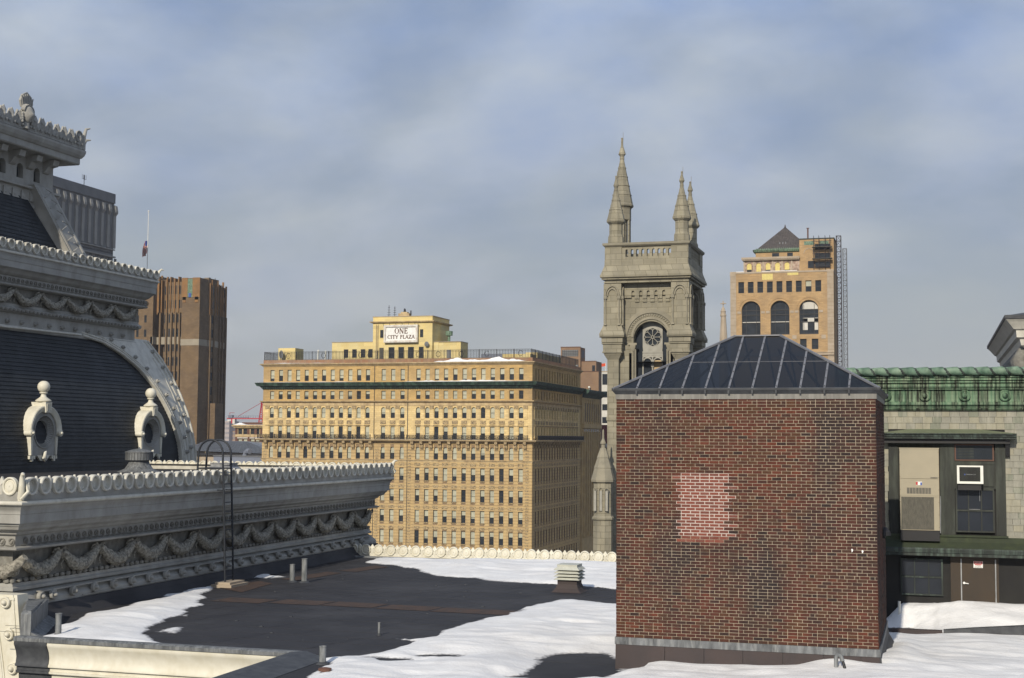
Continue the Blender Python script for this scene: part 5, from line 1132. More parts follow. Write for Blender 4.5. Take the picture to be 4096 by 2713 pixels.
# ------------------------------------------------------------------ wing B (mansard) standing on wing A's roof
B = thing('mansard_pavilion', (-37, 55, -46), 'big cream pavilion with curved dark slate mansard, arched white rib and heavy cornice at left', 'building')
XB, YBF, YBB, XBL = -37.69, 20.0, 60.1, -60.0
bb_ = (XB, YBF, YBB, XBL, B)
sw('cornice', [(-.1, 4.45), (-.05, 4.5), (-.04, 4.62), (-.1, 4.65), (-.1, 5.2), (.02, 5.24), (.12, 5.30), (.14, 5.42), (.03, 5.5), (.02, 5.6)], 'white', b=bb_)
sw('frieze', [(0, 5.6), (0, 6.28)], 'darkwhite', b=bb_)
sw('soffit_moulding', [(0, 6.26), (.14, 6.28), (.30, 6.32), (.34, 6.36), (.34, 6.40), (.24, 6.43), (.24, 6.74), (.30, 6.76), (.40, 6.84), (.46, 6.92), (.52, 6.98), (.62, 7.05), (.62, 7.30), (.64, 7.34), (.65, 7.5), (.68, 7.60)], 'white', b=bb_)
sw('roll_moulding', [(.66, 7.6)]+[(.66+.07*sin(a), 7.67-.07*cos(a)) for a in np.linspace(0, PI, 9)]+[(.60, 7.74), (.60, 7.95), (.5, 7.95), (0, 8.0)], 'white3', 50, b=bb_)
crest(B, 1, 42, YBB+.66, XB+.66, 7.74, .575, rz=R(90), bh=.14, sc=.92)
for i in range(62): place('wave_scroll', SCR, (XB+.255, 42+.3*i+.15, 6.45), B, R(90))
for i in range(66): place('bead', BEAD, (XB+.12, 42+.275*i, 5.34), B, R(90))
for i in range(9): place('garland', GAR[i % 3], (XB+.06, 42.6+gp*(i+.5), 6.14), B, R(90), (1, 1, .95)); place('ribbon_bow', BOW, (XB+.03, 42.6+gp*(i+1), 6.14), B, R(90))
for i in range(17): place('round_stud', STUDS, (XB-.06, 43.2+.98*i, 4.86), B, R(90))
m = MB(); s_ = 1; x, y = XB+.66, YBB+.68
m.tube([(x-.05, y-.05, 7.75), (x, y, 8.0), (x+.03, y+.03, 8.2), (x+.12, y+.12, 8.32), (x+.2, y+.2, 8.28)], [.1, .08, .07, .05, .02], 8); part('corner_palmette', m, 'white2', B, 60)
# mansard surface
def BX(z, off=0.0): s = max(0.0, (z+1.4)/6.0); return -35.8+off-2.1*s*s
def BY(z): s = max(0.0, (z+1.4)/6.0); return 62.45-1.55*s*s        # the far hip leans in the same way
zz0, nrow = -1.56, 36; ztop = 4.6; rh = (ztop-zz0)/nrow
SLROW = []
for i in range(nrow):
    a, b_ = zz0+i*rh, zz0+(i+1)*rh
    m = MB(); lip = .035
    m.poly([(BX(a, lip), 40, a), (BX(a, lip), BY(a)-.3, a), (BX(b_, .006), BY(b_)-.3, b_), (BX(b_, .006), 40, b_)])
    m.poly([(BX(a, lip), 40, a), (BX(a, lip), BY(a)-.3, a), (BX(a, -.02), BY(a)-.3, a), (BX(a, -.02), 40, a)])
    part('slate_course', m, 'slate', B)
m = MB(); m.rings([[(BX(z, -.03), 30, z), (BX(z, -.03), BY(z)-.03, z), (-60, BY(z)-.03, z)] for z in np.linspace(-1.6, 4.7, 9)], closed=False, cap=False); part('mansard_backing', m, 'slate', B)
# the white rib: outer hip edge and inner curve, as points (Y, z) on the mansard
outer = [(61.25, 4.75), (61.62, 3.88), (61.85, 3.01), (62.02, 2.07), (62.17, 1.13), (62.32, .12), (62.45, -.7), (62.5, -1.56)]
inner = [(40, 4.50), (49.75, 4.52), (52.8, 4.60), (55.51, 4.58), (57.0, 4.36), (58.12, 3.88), (59.06, 3.23), (59.73, 2.42), (60.24, 1.52), (60.65, .61), (60.95, -.38), (61.09, -1.30), (61.12, -1.56)]
def onB(y, z, off): return (BX(z, off), y, z)
def resamp(P, n):
    P = np.array(P, float); d = np.r_[0, np.cumsum(np.hypot(*(P[1:]-P[:-1]).T))]; t = np.linspace(0, d[-1], n); return np.c_[np.interp(t, d, P[:, 0]), np.interp(t, d, P[:, 1])]
inn = resamp(inner[3:], 40)
def out_y(z): return float(np.interp(-z, [-o[1] for o in outer], [o[0] for o in outer]))
m = MB()   # spandrel / rib plate: from the inner curve out to the hip
prev = None
for (y, z) in inn:
    zo = z; r_ = [onB(y, z, .0), onB(y, z, .17)]+[onB(y+(out_y(zo)-y)*t, zo, .17) for t in np.linspace(.1, 1, 6)]+[onB(out_y(zo)+.02, zo, -.3)]
    if prev: m.rings([prev, r_], closed=False, cap=False)
    prev = r_
top = [onB(y, 4.75, .17) for y in np.linspace(inn[0][0], out_y(4.75), 7)]
m.poly([onB(inn[0][0], inn[0][1], .17), onB(out_y(inn[0][1]), inn[0][1], .17), onB(out_y(4.75), 4.80, .17), onB(inn[0][0], 4.80, .17)])
m.poly([onB(40, 4.50, .17), onB(inn[0][0], inn[0][1], .17), onB(inn[0][0], 4.8, .17), onB(40, 4.8, .17)])
m.poly([onB(40, 4.50, .17), onB(inn[0][0], inn[0][1], .17), onB(inn[0][0], inn[0][1], 0), onB(40, 4.5, 0)])
part('rib_plate', m, 'white3', B)  # lighter cream stands in for sunlight on the rib
def along(off_in, r_, name, lo=0, hi=40, twist=False, o_=.19):
    P = []
    d = np.gradient(inn, axis=0); nrm = np.c_[-d[:, 1], d[:, 0]]; nrm /= np.hypot(*nrm.T)[:, None]
    for i in range(lo, hi):
        y, z = inn[i]+nrm[i]*off_in; P.append(onB(min(y, out_y(z)-.05), z, o_))
    m = MB(); rr = [r_*(1+.35*sin(i*2.6)) if twist else r_ for i in range(len(P))]
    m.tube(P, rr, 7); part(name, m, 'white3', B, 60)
inn_s = inn
along(.06, .05, 'edge_roll'); inn = resamp(inner[3:], 150); along(.20, .055, 'rope_moulding', 0, 150, True); inn = resamp(inner[3:], 40); along(.36, .025, 'fillet')
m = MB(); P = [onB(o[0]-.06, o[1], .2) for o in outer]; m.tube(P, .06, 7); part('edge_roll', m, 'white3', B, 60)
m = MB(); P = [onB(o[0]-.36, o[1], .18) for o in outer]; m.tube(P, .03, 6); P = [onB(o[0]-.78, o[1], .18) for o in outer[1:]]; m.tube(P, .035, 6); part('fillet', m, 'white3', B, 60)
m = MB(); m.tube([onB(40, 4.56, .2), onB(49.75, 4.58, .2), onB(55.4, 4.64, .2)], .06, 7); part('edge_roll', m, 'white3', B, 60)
so = resamp(outer, 9)
for (y, z) in so[1:]: place('round_stud', STUDS, onB(y-.52, z+.2, .22), B, 0, rot=(0, 0, R(90)))
si = resamp(inner[3:], 14)
d = np.gradient(si, axis=0)
for i, (y, z) in enumerate(si[2:], 2):
    n_ = np.array([-d[i][1], d[i][0]]); n_ /= np.hypot(*n_)
    if z > -1.3: place('round_stud', STUDS, onB(min(y+n_[0]*.5, out_y(z)-.8), z+n_[1]*.5, .22), B, R(90))
m = MB()   # raised bars that join the studs
for P_ in (so[:, :],):
    for (a, b_) in zip(P_[1:], P_[2:]): m.tube([onB(a[0]-.52, a[1]+.05, .19), onB(b_[0]-.52, b_[1]+.38, .19)], .03, 5)
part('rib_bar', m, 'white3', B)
# ------------------------------------------------------------------ bullseye dormers
def dormer(yc, zc, lab):
    t = thing('bullseye_dormer', (-35.7, yc, zc-1.3), lab, 'dormer window', 'bullseye dormers on the mansard')
    X = lambda u, z, d: (-35.70-d, yc+u, zc+z)       # face towards +X
    m = MB(); n = 32; r0, r1 = .80, 1.06
    for i in range(n):  # face plate with round hole, outline = hood above, tapered body below
        a, b_ = 2*PI*i/n, 2*PI*(i+1)/n
        def outp(t_):
            c, s = cos(t_), sin(t_)
            if s >= 0: return (.98*c, .98*s)
            k = min(.90/max(abs(c), 1e-6), 1.02/max(abs(s), 1e-6)); return (k*c*(1-.04*(-s)), k*s)
        P = [(.66*cos(a), .66*sin(a)), outp(a), outp(b_), (.66*cos(b_), .66*sin(b_))]
        bse = len(m.v); m.v += [X(u, z, 0) for u, z in P]+[X(u, z, .9) for u, z in P]
        for f in ((0, 1, 2, 3), (1, 5, 6, 2)): m.f.append(tuple(bse+j for j in f)); m.m.append(0)
    rs = [[X(r*cos(2*PI*j/32), r*sin(2*PI*j/32), d_) for j in range(32)] for r, d_ in ((.70, -.035), (.66, -.035), (.64, .03), (.50, .16), (.475, .16), (.465, .34))]
    m.rings(rs, cap=False); part('face_plate', m, 'white', t)
    m = MB()
    for j in range(40):
        a = 2*PI*j/40; ca, sa = cos(a), sin(a); da = .045
        m.tube([X(.63*ca, .63*sa, .02), X(.51*ca, .51*sa, .14)], .022, 4)
    part('fluted_reveal', m, 'white', t)
    g = MB(); g.rings([[X(.47*cos(2*PI*j/24), .47*sin(2*PI*j/24), .33) for j in range(24)], [X(.01*cos(2*PI*j/24), .01*sin(2*PI*j/24), .33) for j in range(24)]], cap=False); part('pane', g, 'glass', t)
    m = MB(); n = 24   # hood: half ring standing forward
    sec = [(.84, .0), (.84, -.05), (.88, -.08), (.95, -.09), (1.04, -.14), (1.08, -.12), (1.08, .1), (1.08, .8)]
    m.rings([[X(r*cos(a), r*sin(a)*1.02+.0, d_) for r, d_ in sec] for a in np.linspace(-.05, PI+.05, n)], closed=False, cap=False)
    part('hood', m, 'white2', t, 40)
    m = MB()
    for s in (-1, 1):
        m.tube([X(s*.97, -.06, -.17), X(s*.97, -.06, .5)], .125, 12); m.sphere(X(s*.97, -.06, -.18), .07, 10)
        m.tube([X(s*.97, -.06, -.12), X(s*.97, -.06, -.15)], .145, 14)
    parts('scroll_end', m, 'white2', t, 60)
    m = MB()
    m.rings([[X(u, z, d_) for u, z in ((-.17, .80), (.17, .80), (.22, 1.24), (-.22, 1.24))] for d_ in (-.20, .6)])
    for u in (-.11, 0, .11): m.rings([[X(u-.03, .86, d_), X(u+.03, .86, d_), X(u+.03, 1.18, d_), X(u-.03, 1.18, d_)] for d_ in (-.22, -.19)])
    part('keystone', m, 'white2', t)
    m = MB(); cx_, cy_ = -35.78, yc
    m.lathe(cx_, cy_, [(.28, zc+1.24), (.33, zc+1.27), (.33, zc+1.31), (.26, zc+1.36), (.13, zc+1.46), (.10, zc+1.56), (.11, zc+1.59), (.17, zc+1.61), (.17, zc+1.645), (.08, zc+1.67)], 16)
    m.sphere((cx_, cy_, zc+1.88), .26, 20); part('ball_finial', m, 'white2', t, 50)
    m = MB()
    for s in (-1, 1):
        m.rings([[X(s*.95-.08, z, d_) for z in (0,)][0:0] or [X(s*.76, -.20, d_), X(s*.93, -.20, d_), X(s*.88, -.98, d_), X(s*.80, -.98, d_)] for d_ in (-.04, .3)])
        for u in (.62, .75, .88): m.rings([[X(s*u-.05, -1.0, d_), X(s*u+.05, -1.0, d_), X(s*u+.05, -1.14-(.09 if u == .75 else 0), d_), X(s*u-.05, -1.14-(.09 if u == .75 else 0), d_)] for d_ in (-.02, .12)])
    parts('foot_bracket', m, 'white2', t)
    m = MB(); m.tube([X(.12, -.82, -.05), X(.0, -.88, -.09), X(-.05, -1.04, -.09), X(.0, -1.18, -.06), X(.08, -1.26, -.03)], [.03, .07, .08, .06, .02], 8)
    for s in (-1, 1): m.sphere(X(s*.11+.02, -1.10, -.06), .07, 10)
    m.rings([[X(u, z, d_) for u, z in ((-.45, -.98), (.45, -.98), (.2, -1.22), (-.2, -1.22))] for d_ in (-.01, .12)]); part('pendant_scroll', m, 'white2', t, 60)
dormer(50.0, .14, 'left bullseye dormer with ball finial, nearer the left edge of the slate mansard')
dormer(58.35, .14, 'right bullseye dormer with ball finial, behind the mushroom vent next to the white rib')
# ------------------------------------------------------------------ upper pavilion C
Cc = thing('attic_pavilion', (-40, 48, 8), 'topmost cream attic pavilion with leafy cresting, brackets and slate panel, upper left corner', 'building')
XC, YCF, YCB = -38.75, 20.0, 54.35; cb = (XC, YCF, YCB, -60, Cc)
m = MB()   # leaning slate body and pilaster
m.poly([(-37.4, 20, 8.0), (-37.4, 53.3, 8.0), (-38.65, 52.3, 10.6), (-38.65, 20, 10.6)]); part('slate_panel', m, 'slate', Cc)
m = MB(); m.rings([[(-36.95, 53.4, 8), (-36.95, 54.75, 8), (-45, 54.75, 8), (-45, 53.4, 8)], [(-38.4, 52.5, 11.2), (-38.4, 53.75, 11.2), (-46, 53.75, 11.2), (-46, 52.5, 11.2)]]); part('leaning_pilaster', m, 'white', Cc)
m = MB()
for s0, s1 in ((.12, .2), (1.1, 1.18)): m.tube([(-36.93, 53.4+s0, 8), (-38.38, 52.5+s0, 11.1)], .035, 5); m.tube([(-36.93, 53.4+s1, 8), (-38.38, 52.5+s1, 11.1)], .035, 5)
for i in range(6):
    t_ = .1+i*.15; x, y, z = -36.9-1.45*t_, 53.95-.9*t_, 8+3.2*t_; m.tube([(x, y-.25, z-.05), (x, y+.2, z+.25), (x, y-.2, z+.35)], .03, 4)
part('pilaster_ornament', m, 'white', Cc)
for i in range(14): 
    z = 8.1+i*.18; x = -37.4-1.25*(z-8)/2.6; m = MB().poly([(x+.03, 20, z), (x+.03, 53.3-(z-8)*.4, z), (x-.08, 53.25-(z-8)*.4, z+.18), (x-.08, 20, z+.18)]); part('slate_course', m, 'slate', Cc)
sw('frieze', [(.1, 10.1), (.22, 10.15), (.22, 10.28), (.12, 10.32), (.12, 10.95), (.28, 11.0), (.28, 11.1), (.05, 11.15)], 'white', b=cb)
m = MB()
for i in range(11):
    y = 53.6-.62*i; m.extr([(y, 10.45), (y-.48, 10.85), (y-.52, 10.45)], 0, XC+.12, XC+.19); m.sphere((XC+.17, y-.36, 10.58), .06, 6)
parts('triangle_ornament', m, 'white', Cc)
TC = SD(XC); m = MB()
ys = [53.15-1.22*i for i in range(9)]
band(m, TC, 42, YCB, 11.15, 12.45, [(y, .46, 11.42, 12.08, True) for y in ys], .3, seg=8); m.poly([(XC, YCB, 11.15), (-60, YCB, 11.15), (-60, YCB, 12.45), (XC, YCB, 12.45)]); part('wall', m, 'white', Cc)
for y in ys: m = MB().box(XC-.32, XC-.28, y-.25, y+.25, 11.4, 12.1); part('pane', m, 'glassblue', Cc)
m = MB()
for i in range(10):
    y = 53.75-1.22*i; m.extr([(XC, 12.5), (XC, 11.9), (XC+.12, 11.95), (XC+.30, 12.2), (XC+.55, 12.25), (XC+.62, 12.5)], 1, y-.2, y+.2)
parts('bracket', m, 'white', Cc)
sw('cornice', [(.0, 12.42), (.1, 12.45), (.18, 12.5), (.80, 12.55), (.84, 12.60), (.84, 12.85), (.90, 12.88), (.98, 13.0), (1.03, 13.15), (1.03, 13.25), (.9, 13.28), (.9, 13.34), (0, 13.4)], 'white', b=cb)
m = MB(); rg = random.Random(4)
yy = YCB+.95; L_ = []
base = [(42, 13.34)]; x0 = 42
pts = [(42, 13.3)]
while x0 < yy:
    h = .72+.10*rg.random(); pts += [(x0+.05, 13.3+h*.62), (x0+.16, 13.3+h), (x0+.29, 13.3+h*.55), (x0+.36, 13.3+h*.78), (x0+.46, 13.3+h*.60)]; x0 += .55
pts += [(yy, 13.3)]
m.extr([p for p in pts if p[0] <= yy], 0, XC+.84, XC+.94)
part('crest_plate', m, 'white', Cc)
lf2 = leaf(.72, .34, .10); LF2 = mesh_of('crest_leaf', lf2, ms('white'), (0, 0, 0)); BT = mesh_of('crest_button', MB().sphere((0, 0, 0), .075, 8), ms('white'), (0, 0, 0), 60)
y = 42.3
while y < yy-.3:
    place('crest_leaf', LF2, (XC+.95, y, 13.38), Cc, R(90)); place('crest_button', BT, (XC+.98, y-.18, 13.5), Cc); place('crest_button', BT, (XC+.98, y+.14, 13.5), Cc); y += .55
m = MB(); X_, Y_ = XC+.9, yy
for h, o in ((1.05, .22), (.8, .1), (.5, .25)): m.tube([(X_, Y_, 13.3), (X_+.02, Y_+.02, 13.3+h*.6), (X_+o*.4, Y_+o*.4, 13.3+h*.95), (X_+o, Y_+o, 13.3+h)], [.12, .10, .07, .03], 8)
m.tube([(X_+.05, Y_-.4+.25*cos(a), 13.85+.25*sin(a)) for a in np.linspace(0, 2*PI, 12)], .05, 6); part('corner_palmette', m, 'white', Cc, 60)
mk = thing('carved_head', (XC+.9, 50.9, 13.3), 'carved woman\'s head with fan shaped crown on the uppermost cresting', 'carved head')
hx, hy, hz = XC+1.0, 50.95, 13.98
m = MB(); n_, k_ = 20, 14; rings = []
for i in range(1, k_):     # head turned towards +X: oval skull, brow, nose, chin
    t_ = PI*i/k_; z_ = -cos(t_); r_ = sin(t_); ring = []
    for j in range(n_):
        a = 2*PI*j/n_; c, s = cos(a), sin(a); rx, ry = .32, .32*(1-.20*max(0, -z_)); x = rx*r_*c; y = ry*r_*s
        if c > .93: x += .085*math.exp(-((z_+.08)/.20)**2)*(1 if z_ < .12 else .3)
        if c > .6: x -= .03*math.exp(-((z_-.14)/.10)**2)*(1 if abs(s) > .25 else 0); x += .02*math.exp(-((z_+.45)/.08)**2)+.03*math.exp(-((z_+.85)/.12)**2)
        ring.append((hx+x-.02, hy+y, hz+z_*.40))
    rings.append(ring)
m.rings(rings); m.tube([(hx-.05, hy, hz-.25), (hx-.08, hy, hz-.62)], [.15, .20], 10); part('face', m, 'white', mk, 60)
m = MB()
for s in (-1, 1):
    m.sphere((hx+.215, hy+s*.09, hz+.055), .04, 8, sc=(.6, 1, .6)); m.sphere((hx-.03, hy+s*.25, hz+.02), .06, 8, sc=(1, .5, 1.4))
    m.tube([(hx+.24, hy+s*.04, hz+.125), (hx+.20, hy+s*.15, hz+.12)], .022, 5)
m.tube([(hx+.245, hy-.07, hz-.175), (hx+.27, hy, hz-.17), (hx+.245, hy+.07, hz-.175)], [.012, .026, .012], 6); m.tube([(hx+.235, hy-.05, hz-.21), (hx+.26, hy, hz-.215), (hx+.235, hy+.05, hz-.21)], [.012, .024, .012], 6)
part('eyes_and_mouth', m, 'white', mk, 60)
m = MB()
for i in range(13): a = PI*i/12; m.tube([(hx+.12, hy+.30*cos(a), hz+.14+.22*sin(a)), (hx-.02, hy+.36*cos(a), hz+.18+.24*sin(a))], .065, 6)
for s in (-1, 1):
    for i in range(4): m.sphere((hx+.02, hy+s*.33, hz-.02-.11*i), .075, 8)
part('hair', m, 'white', mk, 60)
m = MB(); P = [(hy-.34, hz+.28), (hy+.34, hz+.28), (hy+.44, hz+.56), (hy+.30, hz+.84), (hy, hz+1.0), (hy-.30, hz+.84), (hy-.44, hz+.56)]
m.extr(P, 0, hx-.12, hx-.02)
for i in range(7): a = (i-3)*.13; m.tube([(hx-.01, hy+a*.7, hz+.33), (hx-.01, hy+a*1.05, hz+.92-abs(a)*.35)], .028, 5)
part('crown', m, 'white', mk)
m = MB(); m.poly([(-38.9, 20, 13.35), (-38.9, 55.0, 13.35), (-45, 50.5, 17.8), (-45, 20, 17.8)]); m.poly([(-38.9, 55.0, 13.35), (-58, 55.0, 13.35), (-45, 50.5, 17.8)])
for i in range(20): t_ = i/20; m.poly([(-38.9-6.1*t_+.05, 20, 13.35+4.45*t_), (-38.9-6.1*t_+.05, 55-4.5*t_, 13.35+4.45*t_), (-38.9-6.1*t_-.25, 54.8-4.5*t_, 13.55+4.45*t_), (-38.9-6.1*t_-.25, 20, 13.55+4.45*t_)])
part('roof', m, 'slate', Cc)
# ------------------------------------------------------------------ far right pavilion
D = thing('right_corner_pavilion', (10, 68, -46), 'cream bracketed cornice and dark roof poking in at the right edge above the green cornice', 'building')
DX, DY = 3.45, 61.0
def swl(name, prof, m_, sm=None):
    m = MB(); m.rings([[(20, DY-p, z), (DX-p, DY-p, z), (DX-p, 79.6+p, z), (20, 79.6+p, z)] for p, z in prof], closed=False, cap=False); return part(name, m, m_, D, sm)
swl('wall', [(-.5, -46), (-.5, 3.5), (-.3, 3.7)], 'white'); swl('cornice', [(-.4, 3.6), (-.25, 3.9), (-.1, 4.0), (-.05, 4.25), (.08, 4.32), (.10, 4.62), (.2, 4.66), (.24, 4.72), (.3, 4.8), (.42, 4.95), (.52, 5.05)], 'white3')  # cornice tone lightened to look lit, wall left in the darker cream
swl('roof_edge', [(.52, 5.05), (.56, 5.07), (.56, 5.22), (.3, 5.25), (-.6, 5.45), (-1.5, 6.2), (-3, 8)], 'darklead')
m = MB()
for i in range(18):
    y = 61.6+i*1.0; m.tube([(DX+.45, y, 2.6), (DX+.1, y, 3.0), (DX+.02, y, 3.4), (DX+.2, y, 3.75), (DX+.5, y, 3.95)], [.2, .28, .3, .25, .15], 8)
parts('acanthus_bracket', m, 'darkwhite', D, 60)
# ================================================================== our flat roof
m = MB()
m.extr([(-21.6, 29.66), (9, 29.66), (9, 54.6), (-23.6, 54.6), (-23.6, 32.35)], 2, -5.35, -5.0); m.box(-13.62, 9, 20, 29.66, -5.35, -5.0)
struct('flat_roof', m, 'roofing')
m = MB(); m.extr([(-21.4, 29.75), (9, 29.75), (9, 54.3), (-23.5, 54.3), (-23.5, 32.4)], 2, -46, -5.4); m.box(-13.4, 9, 20, 29.75, -46, -5.4); solo('roof_storeys', m, 'darkwhite', 'cream building storeys carrying the flat snowy roof in the foreground', 'building')
m = MB(); rg = random.Random(11)
rowsY = [30.4+i*.98 for i in range(25)]
for i, y in enumerate(rowsY):
    x = -23.4
    m.box(x, -6.7, y-.012, y+.012, -5.0, -4.994)
    x = -23.2+rg.random()*2.6
    while x < -7: m.poly([(x-.012, y, -4.995), (x+.012, y, -4.995), (x+.24, y+.98, -4.995), (x+.216, y+.98, -4.995)]); x += 2.6
part_ = struct('roof_seams', m, 'seam')
P_ = [(-21.1, 38.0), (-19.25, 38.15), (-17.5, 38.15), (-15.7, 38.0), (-13.95, 37.9), (-12.3, 37.85)]
for i, (x, y) in enumerate(P_):
    solo('roofing_patch', MB().poly([(x, y, -4.99), (x+1.65, y-.04, -4.99), (x+1.8, y+1.0, -4.99), (x+.15, y+1.05, -4.99)]), 'rustroof',
         ['rusty brown roofing sheet at the ladder end of the long strip across the dark roof', 'second rusty brown sheet of the long strip, counting from the ladder', 'third rusty brown sheet of the long strip, counting from the ladder', 'fourth rusty brown sheet of the long strip, third from the front snow',
          'fifth rusty brown sheet, next to last before the front snow', 'rusty brown roofing sheet running under the edge of the front snow'][i], 'roofing sheet', 'rusty brown strip across the dark roof')
for (P4, lb) in (([(-22.9, 41.6), (-21.3, 40.4), (-21.6, 43.2), (-22.4, 43.8)], 'brown roofing sheet just in front of the ladder foot'), ([(-22.0, 44.6), (-21.2, 44.4), (-20.9, 47.4), (-21.6, 47.7)], 'brown roofing sheet beside the two far vent pipes'), ([(-21.4, 48.2), (-20.6, 48.0), (-20.2, 50.2), (-20.9, 50.6)], 'brown roofing sheet nearest the far cresting corner')):
    solo('roofing_patch', MB().poly([(x, y, -4.988) for x, y in P4]), 'rustroof', lb, 'roofing sheet')
rgd = random.Random(21); m = MB()
for _ in range(46):
    x, y = rgd.uniform(-21.5, -12.5), rgd.uniform(31, 52); r_ = rgd.uniform(.01, .035); m.box(x-r_, x+r_*1.5, y-r_, y+r_, -5.0, -5.0+r_*.6)
setp(part('roof_grit', m, 'darklead'), 'scattered grit and small chips lying on the dark roof membrane', 'grit', None, 'stuff')
# base flashing against the wing, and its lead clad corner
m = MB(); m.rings([[(-23.9, y, -5.0), (-23.12, y, -5.0), (-23.36, y, -4.80), (-23.44, y, -4.64), (-23.9, y, -4.64)] for y in (31.9, 57)]); part('base_flashing', m, 'roofing', A)
m = MB(); q_ = [(-21.66, 29.62), (-21.36, 29.62), (-22.98, 32.6), (-23.5, 32.4)]
m.rings([[(x, y, -5.2) for x, y in q_], [(x, y, -4.42) for x, y in q_], [(-21.58, 29.70, -4.34), (-21.42, 29.70, -4.34), (-23.05, 32.55, -4.42), (-23.45, 32.4, -4.42)]]); m.rings([[(-21.36, 29.62, -5.0), (-21.1, 29.75, -5.0), (-22.7, 32.7, -5.0), (-22.98, 32.6, -5.0)], [(-21.37, 29.63, -4.86), (-21.36, 29.64, -4.86), (-22.97, 32.6, -4.86), (-22.98, 32.59, -4.86)]])
part('lead_corner', m, 'lead', A)
# front parapet of the roof above the light court
fpz = thing('front_parapet', (-17.6, 29.3, -5), 'sunlit cream moulded parapet with dark lead coping at the bottom left, over the light court', 'parapet')
m = MB()
rings = []
for x in (-21.62, -13.85): rings.append([(x, 29.62, -5.0), (x, 29.6, -4.93), (x, 29.38, -4.92), (x, 29.30, -4.95), (x, 29.30, -5.03), (x, 29.5, -5.04)])
m.rings(rings); part('lead_coping', m, 'lead', fpz)
m = MB(); pr = [(29.34, -5.03), (29.33, -5.10), (29.36, -5.16), (29.42, -5.28), (29.45, -5.42), (29.43, -5.56), (29.40, -5.60), (29.40, -5.64), (29.48, -5.66), (29.48, -5.74), (29.44, -5.75), (29.44, -5.80), (29.56, -5.84), (29.60, -6.3), (29.60, -9)]
m.rings([[(-20.72, y, z) for y, z in pr], [(-13.8, y, z) for y, z in pr]], closed=False, cap=False); part('moulding', m, 'white2', fpz, 40)
m = MB(); m.rings([[(-21.6, y-.03, z) for y, z in pr]+[(-21.6, 29.9, -9), (-21.6, 29.9, -5.03)], [(-20.68-.05*sin(i_*.9)*0, y-.03, z) for i_, (y, z) in enumerate(pr)]+[(-20.68, 29.9, -9), (-20.68, 29.9, -5.03)]]); part('moulding_shadow', m, 'darklead', fpz, 40)  # shadow over the moulding's left end, put in as a dark piece
m = MB(); m.rings([[(-14.1, y, -5.3), (-14.1, y, -4.90), (-13.78, y, -4.88), (-13.15, y, -4.99), (-13.15, y, -5.3)] for y in (20, 29.15)]); m.rings([[(-14.1, 29.15, -5.3), (-14.1, 29.15, -4.90), (-13.78, 29.15, -4.88), (-13.15, 29.15, -4.99), (-13.15, 29.15, -5.3)], [(-14.0, 29.62, -5.3), (-14.0, 29.62, -4.93), (-13.9, 29.62, -4.93), (-13.7, 29.62, -4.99), (-13.7, 29.62, -5.3)]])
solo('raised_roof_kerb', m, 'darklead', 'dark sloping roof kerb running towards the viewer at the bottom, right of the cream parapet', 'kerb')
# far cresting along the roof edge
fc = thing('crested_parapet', (-8, 54.5, -5), 'low white parapet of alternating discs and pointed leaves along the far roof edge', 'parapet')
crest(fc, 0, -24.3, 8.0, 54.45, -5.0, .556, rz=0, bh=.16, disc=DISCB, lf=LEAFB, m_='white2', sc=.92)
m = MB(); m.box(-24.3, 8, 54.5, 54.62, -5.0, -4.68); part('back_plate', m, 'white2', fc)
m = MB(); m.rings([[(x, 54.40, -4.99), (x, 54.1, -4.985), (x, 54.0, -4.94), (x, 53.85, -4.94), (x, 53.8, -5.0)] for x in (-24.0, -12)]); part('gutter', m, 'lead', fc)
# ------------------------------------------------------------------ snow
def vnoise(x, y, s, seed):
    g = np.random.default_rng(seed).standard_normal((128, 128)); u, v = (x/s) % 126, (y/s) % 126
    i, j = u.astype(int), v.astype(int); a, b_ = u-i, v-j; a = a*a*(3-2*a); b_ = b_*b_*(3-2*b_)
    return (g[i, j]*(1-a)+g[i+1, j]*a)*(1-b_)+(g[i, j+1]*(1-a)+g[i+1, j+1]*a)*b_
def sdf(X, Y, poly):
    P = np.array(poly); n = len(P); d = np.full(X.shape, 1e9); ins = np.zeros(X.shape, bool)
    for i in range(n):
        a, b_ = P[i], P[(i+1) % n]; e = b_-a; w0, w1 = X-a[0], Y-a[1]; t = np.clip((w0*e[0]+w1*e[1])/max(1e-9, e@e), 0, 1)
        d = np.minimum(d, np.hypot(w0-t*e[0], w1-t*e[1]))
        c = ((a[1] > Y) != (b_[1] > Y)) & (X < (b_[0]-a[0])*(Y-a[1])/(b_[1]-a[1]+1e-12)+a[0]); ins ^= c
    return np.where(ins, d, -d)
